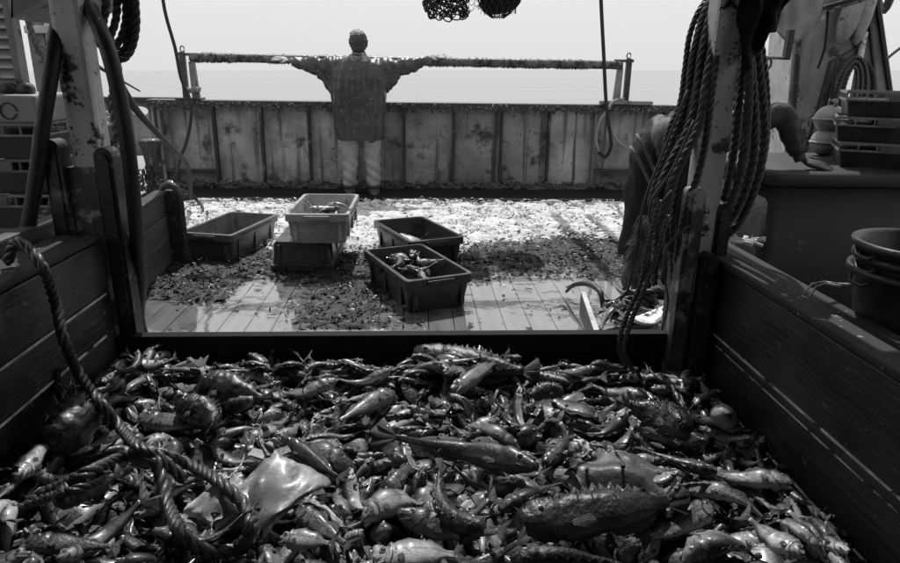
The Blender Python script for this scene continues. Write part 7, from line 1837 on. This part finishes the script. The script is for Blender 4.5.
for lab, os_ in named.items():
    os_.sort(key=lambda q: q[0])
    for k, q in enumerate(os_):
        q[2]['label'] = lab if len(os_) == 1 else lab + ', ' + (['nearest', 'second nearest', 'third nearest', 'fourth nearest', 'fifth nearest', 'sixth nearest', 'seventh nearest', 'eighth nearest'] + ['far off'] * 20)[k]
mats = [MT[k] for k in ('whiting', 'gurnard', 'scad', 'bream', 'sole')] + [FIN, EYE_W, strap_m]
kidx = {'whiting': 0, 'gurnard': 1, 'scad': 2, 'bream': 3, 'sole': 4}
import numpy as np
vc, lc, lt, mi, uvl, tn, off = [], [], [], [], [], [], 0
for kind, bi, M_, i in rest:
    me = small_fish_mesh(kind, bi); nv, nl, npo = len(me.vertices), len(me.loops), len(me.polygons)
    co = np.empty(nv * 3, np.float32); me.vertices.foreach_get('co', co); co = co.reshape(-1, 3)
    Mn = np.array(M_); vc.append(co @ Mn[:3, :3].T + Mn[:3, 3])
    a = np.empty(nl, np.int32); me.loops.foreach_get('vertex_index', a); lc.append(a + off)
    a = np.empty(npo, np.int32); me.polygons.foreach_get('loop_total', a); lt.append(a)
    a = np.empty(npo, np.int32); me.polygons.foreach_get('material_index', a); mi.append(np.where(a == 0, kidx[kind], a + 4))
    a = np.empty(nl * 2, np.float32); me.uv_layers['skin'].data.foreach_get('uv', a); uvl.append(a)
    tn.append(np.full(nv, (i * .618) % 1, np.float32)); off += nv
me = bpy.data.meshes.new('catch_pile')
vc = np.concatenate(vc); lc = np.concatenate(lc); lt = np.concatenate(lt)
me.vertices.add(len(vc)); me.vertices.foreach_set('co', vc.astype(np.float32).ravel())
me.loops.add(len(lc)); me.loops.foreach_set('vertex_index', lc)
me.polygons.add(len(lt)); me.polygons.foreach_set('loop_start', np.concatenate([[0], np.cumsum(lt)[:-1]]).astype(np.int32)); me.polygons.foreach_set('loop_total', lt)
me.polygons.foreach_set('material_index', np.concatenate(mi).astype(np.int32))
me.update(calc_edges=True)
uvm = me.uv_layers.new(name='skin'); uvm.data.foreach_set('uv', np.concatenate(uvl))
at2 = me.attributes.new('tone', 'FLOAT', 'POINT'); at2.data.foreach_set('value', np.concatenate(tn))
for mm in mats: me.materials.append(mm)
me.shade_smooth()
o = bpy.data.objects.new('catch_pile', me); COL.objects.link(o); o['kind'] = 'stuff'; o['label'] = 'the rest of the mixed catch, half hidden among the fish on top'
wk = thing('whelk', (1.017, 1.900, 0.274), 'round pale whelk shell stuck by the right pen wall', 'shell')
v, f = [], []
path = [(.012 * (1 - t) * math.cos(t * 14) * 1.2 + .05 * t - .02, .012 * (1 - t) * math.sin(t * 14), .008 * math.sin(t * 14)) for t in [i / 40 for i in range(41)]]
v, f = tube_geo(path, lambda t: .034 * (1 - t) ** .8 + .003, 12); obj('shell', noise_disp(v, .004, 40), f, buoy_m, wk, True)
v, f = ellipsoid((-.03, 0, 0), (.012, .022, .024), 12, 8); obj('opening', v, f, strap_m, wk, True)
# dark bed under the fish
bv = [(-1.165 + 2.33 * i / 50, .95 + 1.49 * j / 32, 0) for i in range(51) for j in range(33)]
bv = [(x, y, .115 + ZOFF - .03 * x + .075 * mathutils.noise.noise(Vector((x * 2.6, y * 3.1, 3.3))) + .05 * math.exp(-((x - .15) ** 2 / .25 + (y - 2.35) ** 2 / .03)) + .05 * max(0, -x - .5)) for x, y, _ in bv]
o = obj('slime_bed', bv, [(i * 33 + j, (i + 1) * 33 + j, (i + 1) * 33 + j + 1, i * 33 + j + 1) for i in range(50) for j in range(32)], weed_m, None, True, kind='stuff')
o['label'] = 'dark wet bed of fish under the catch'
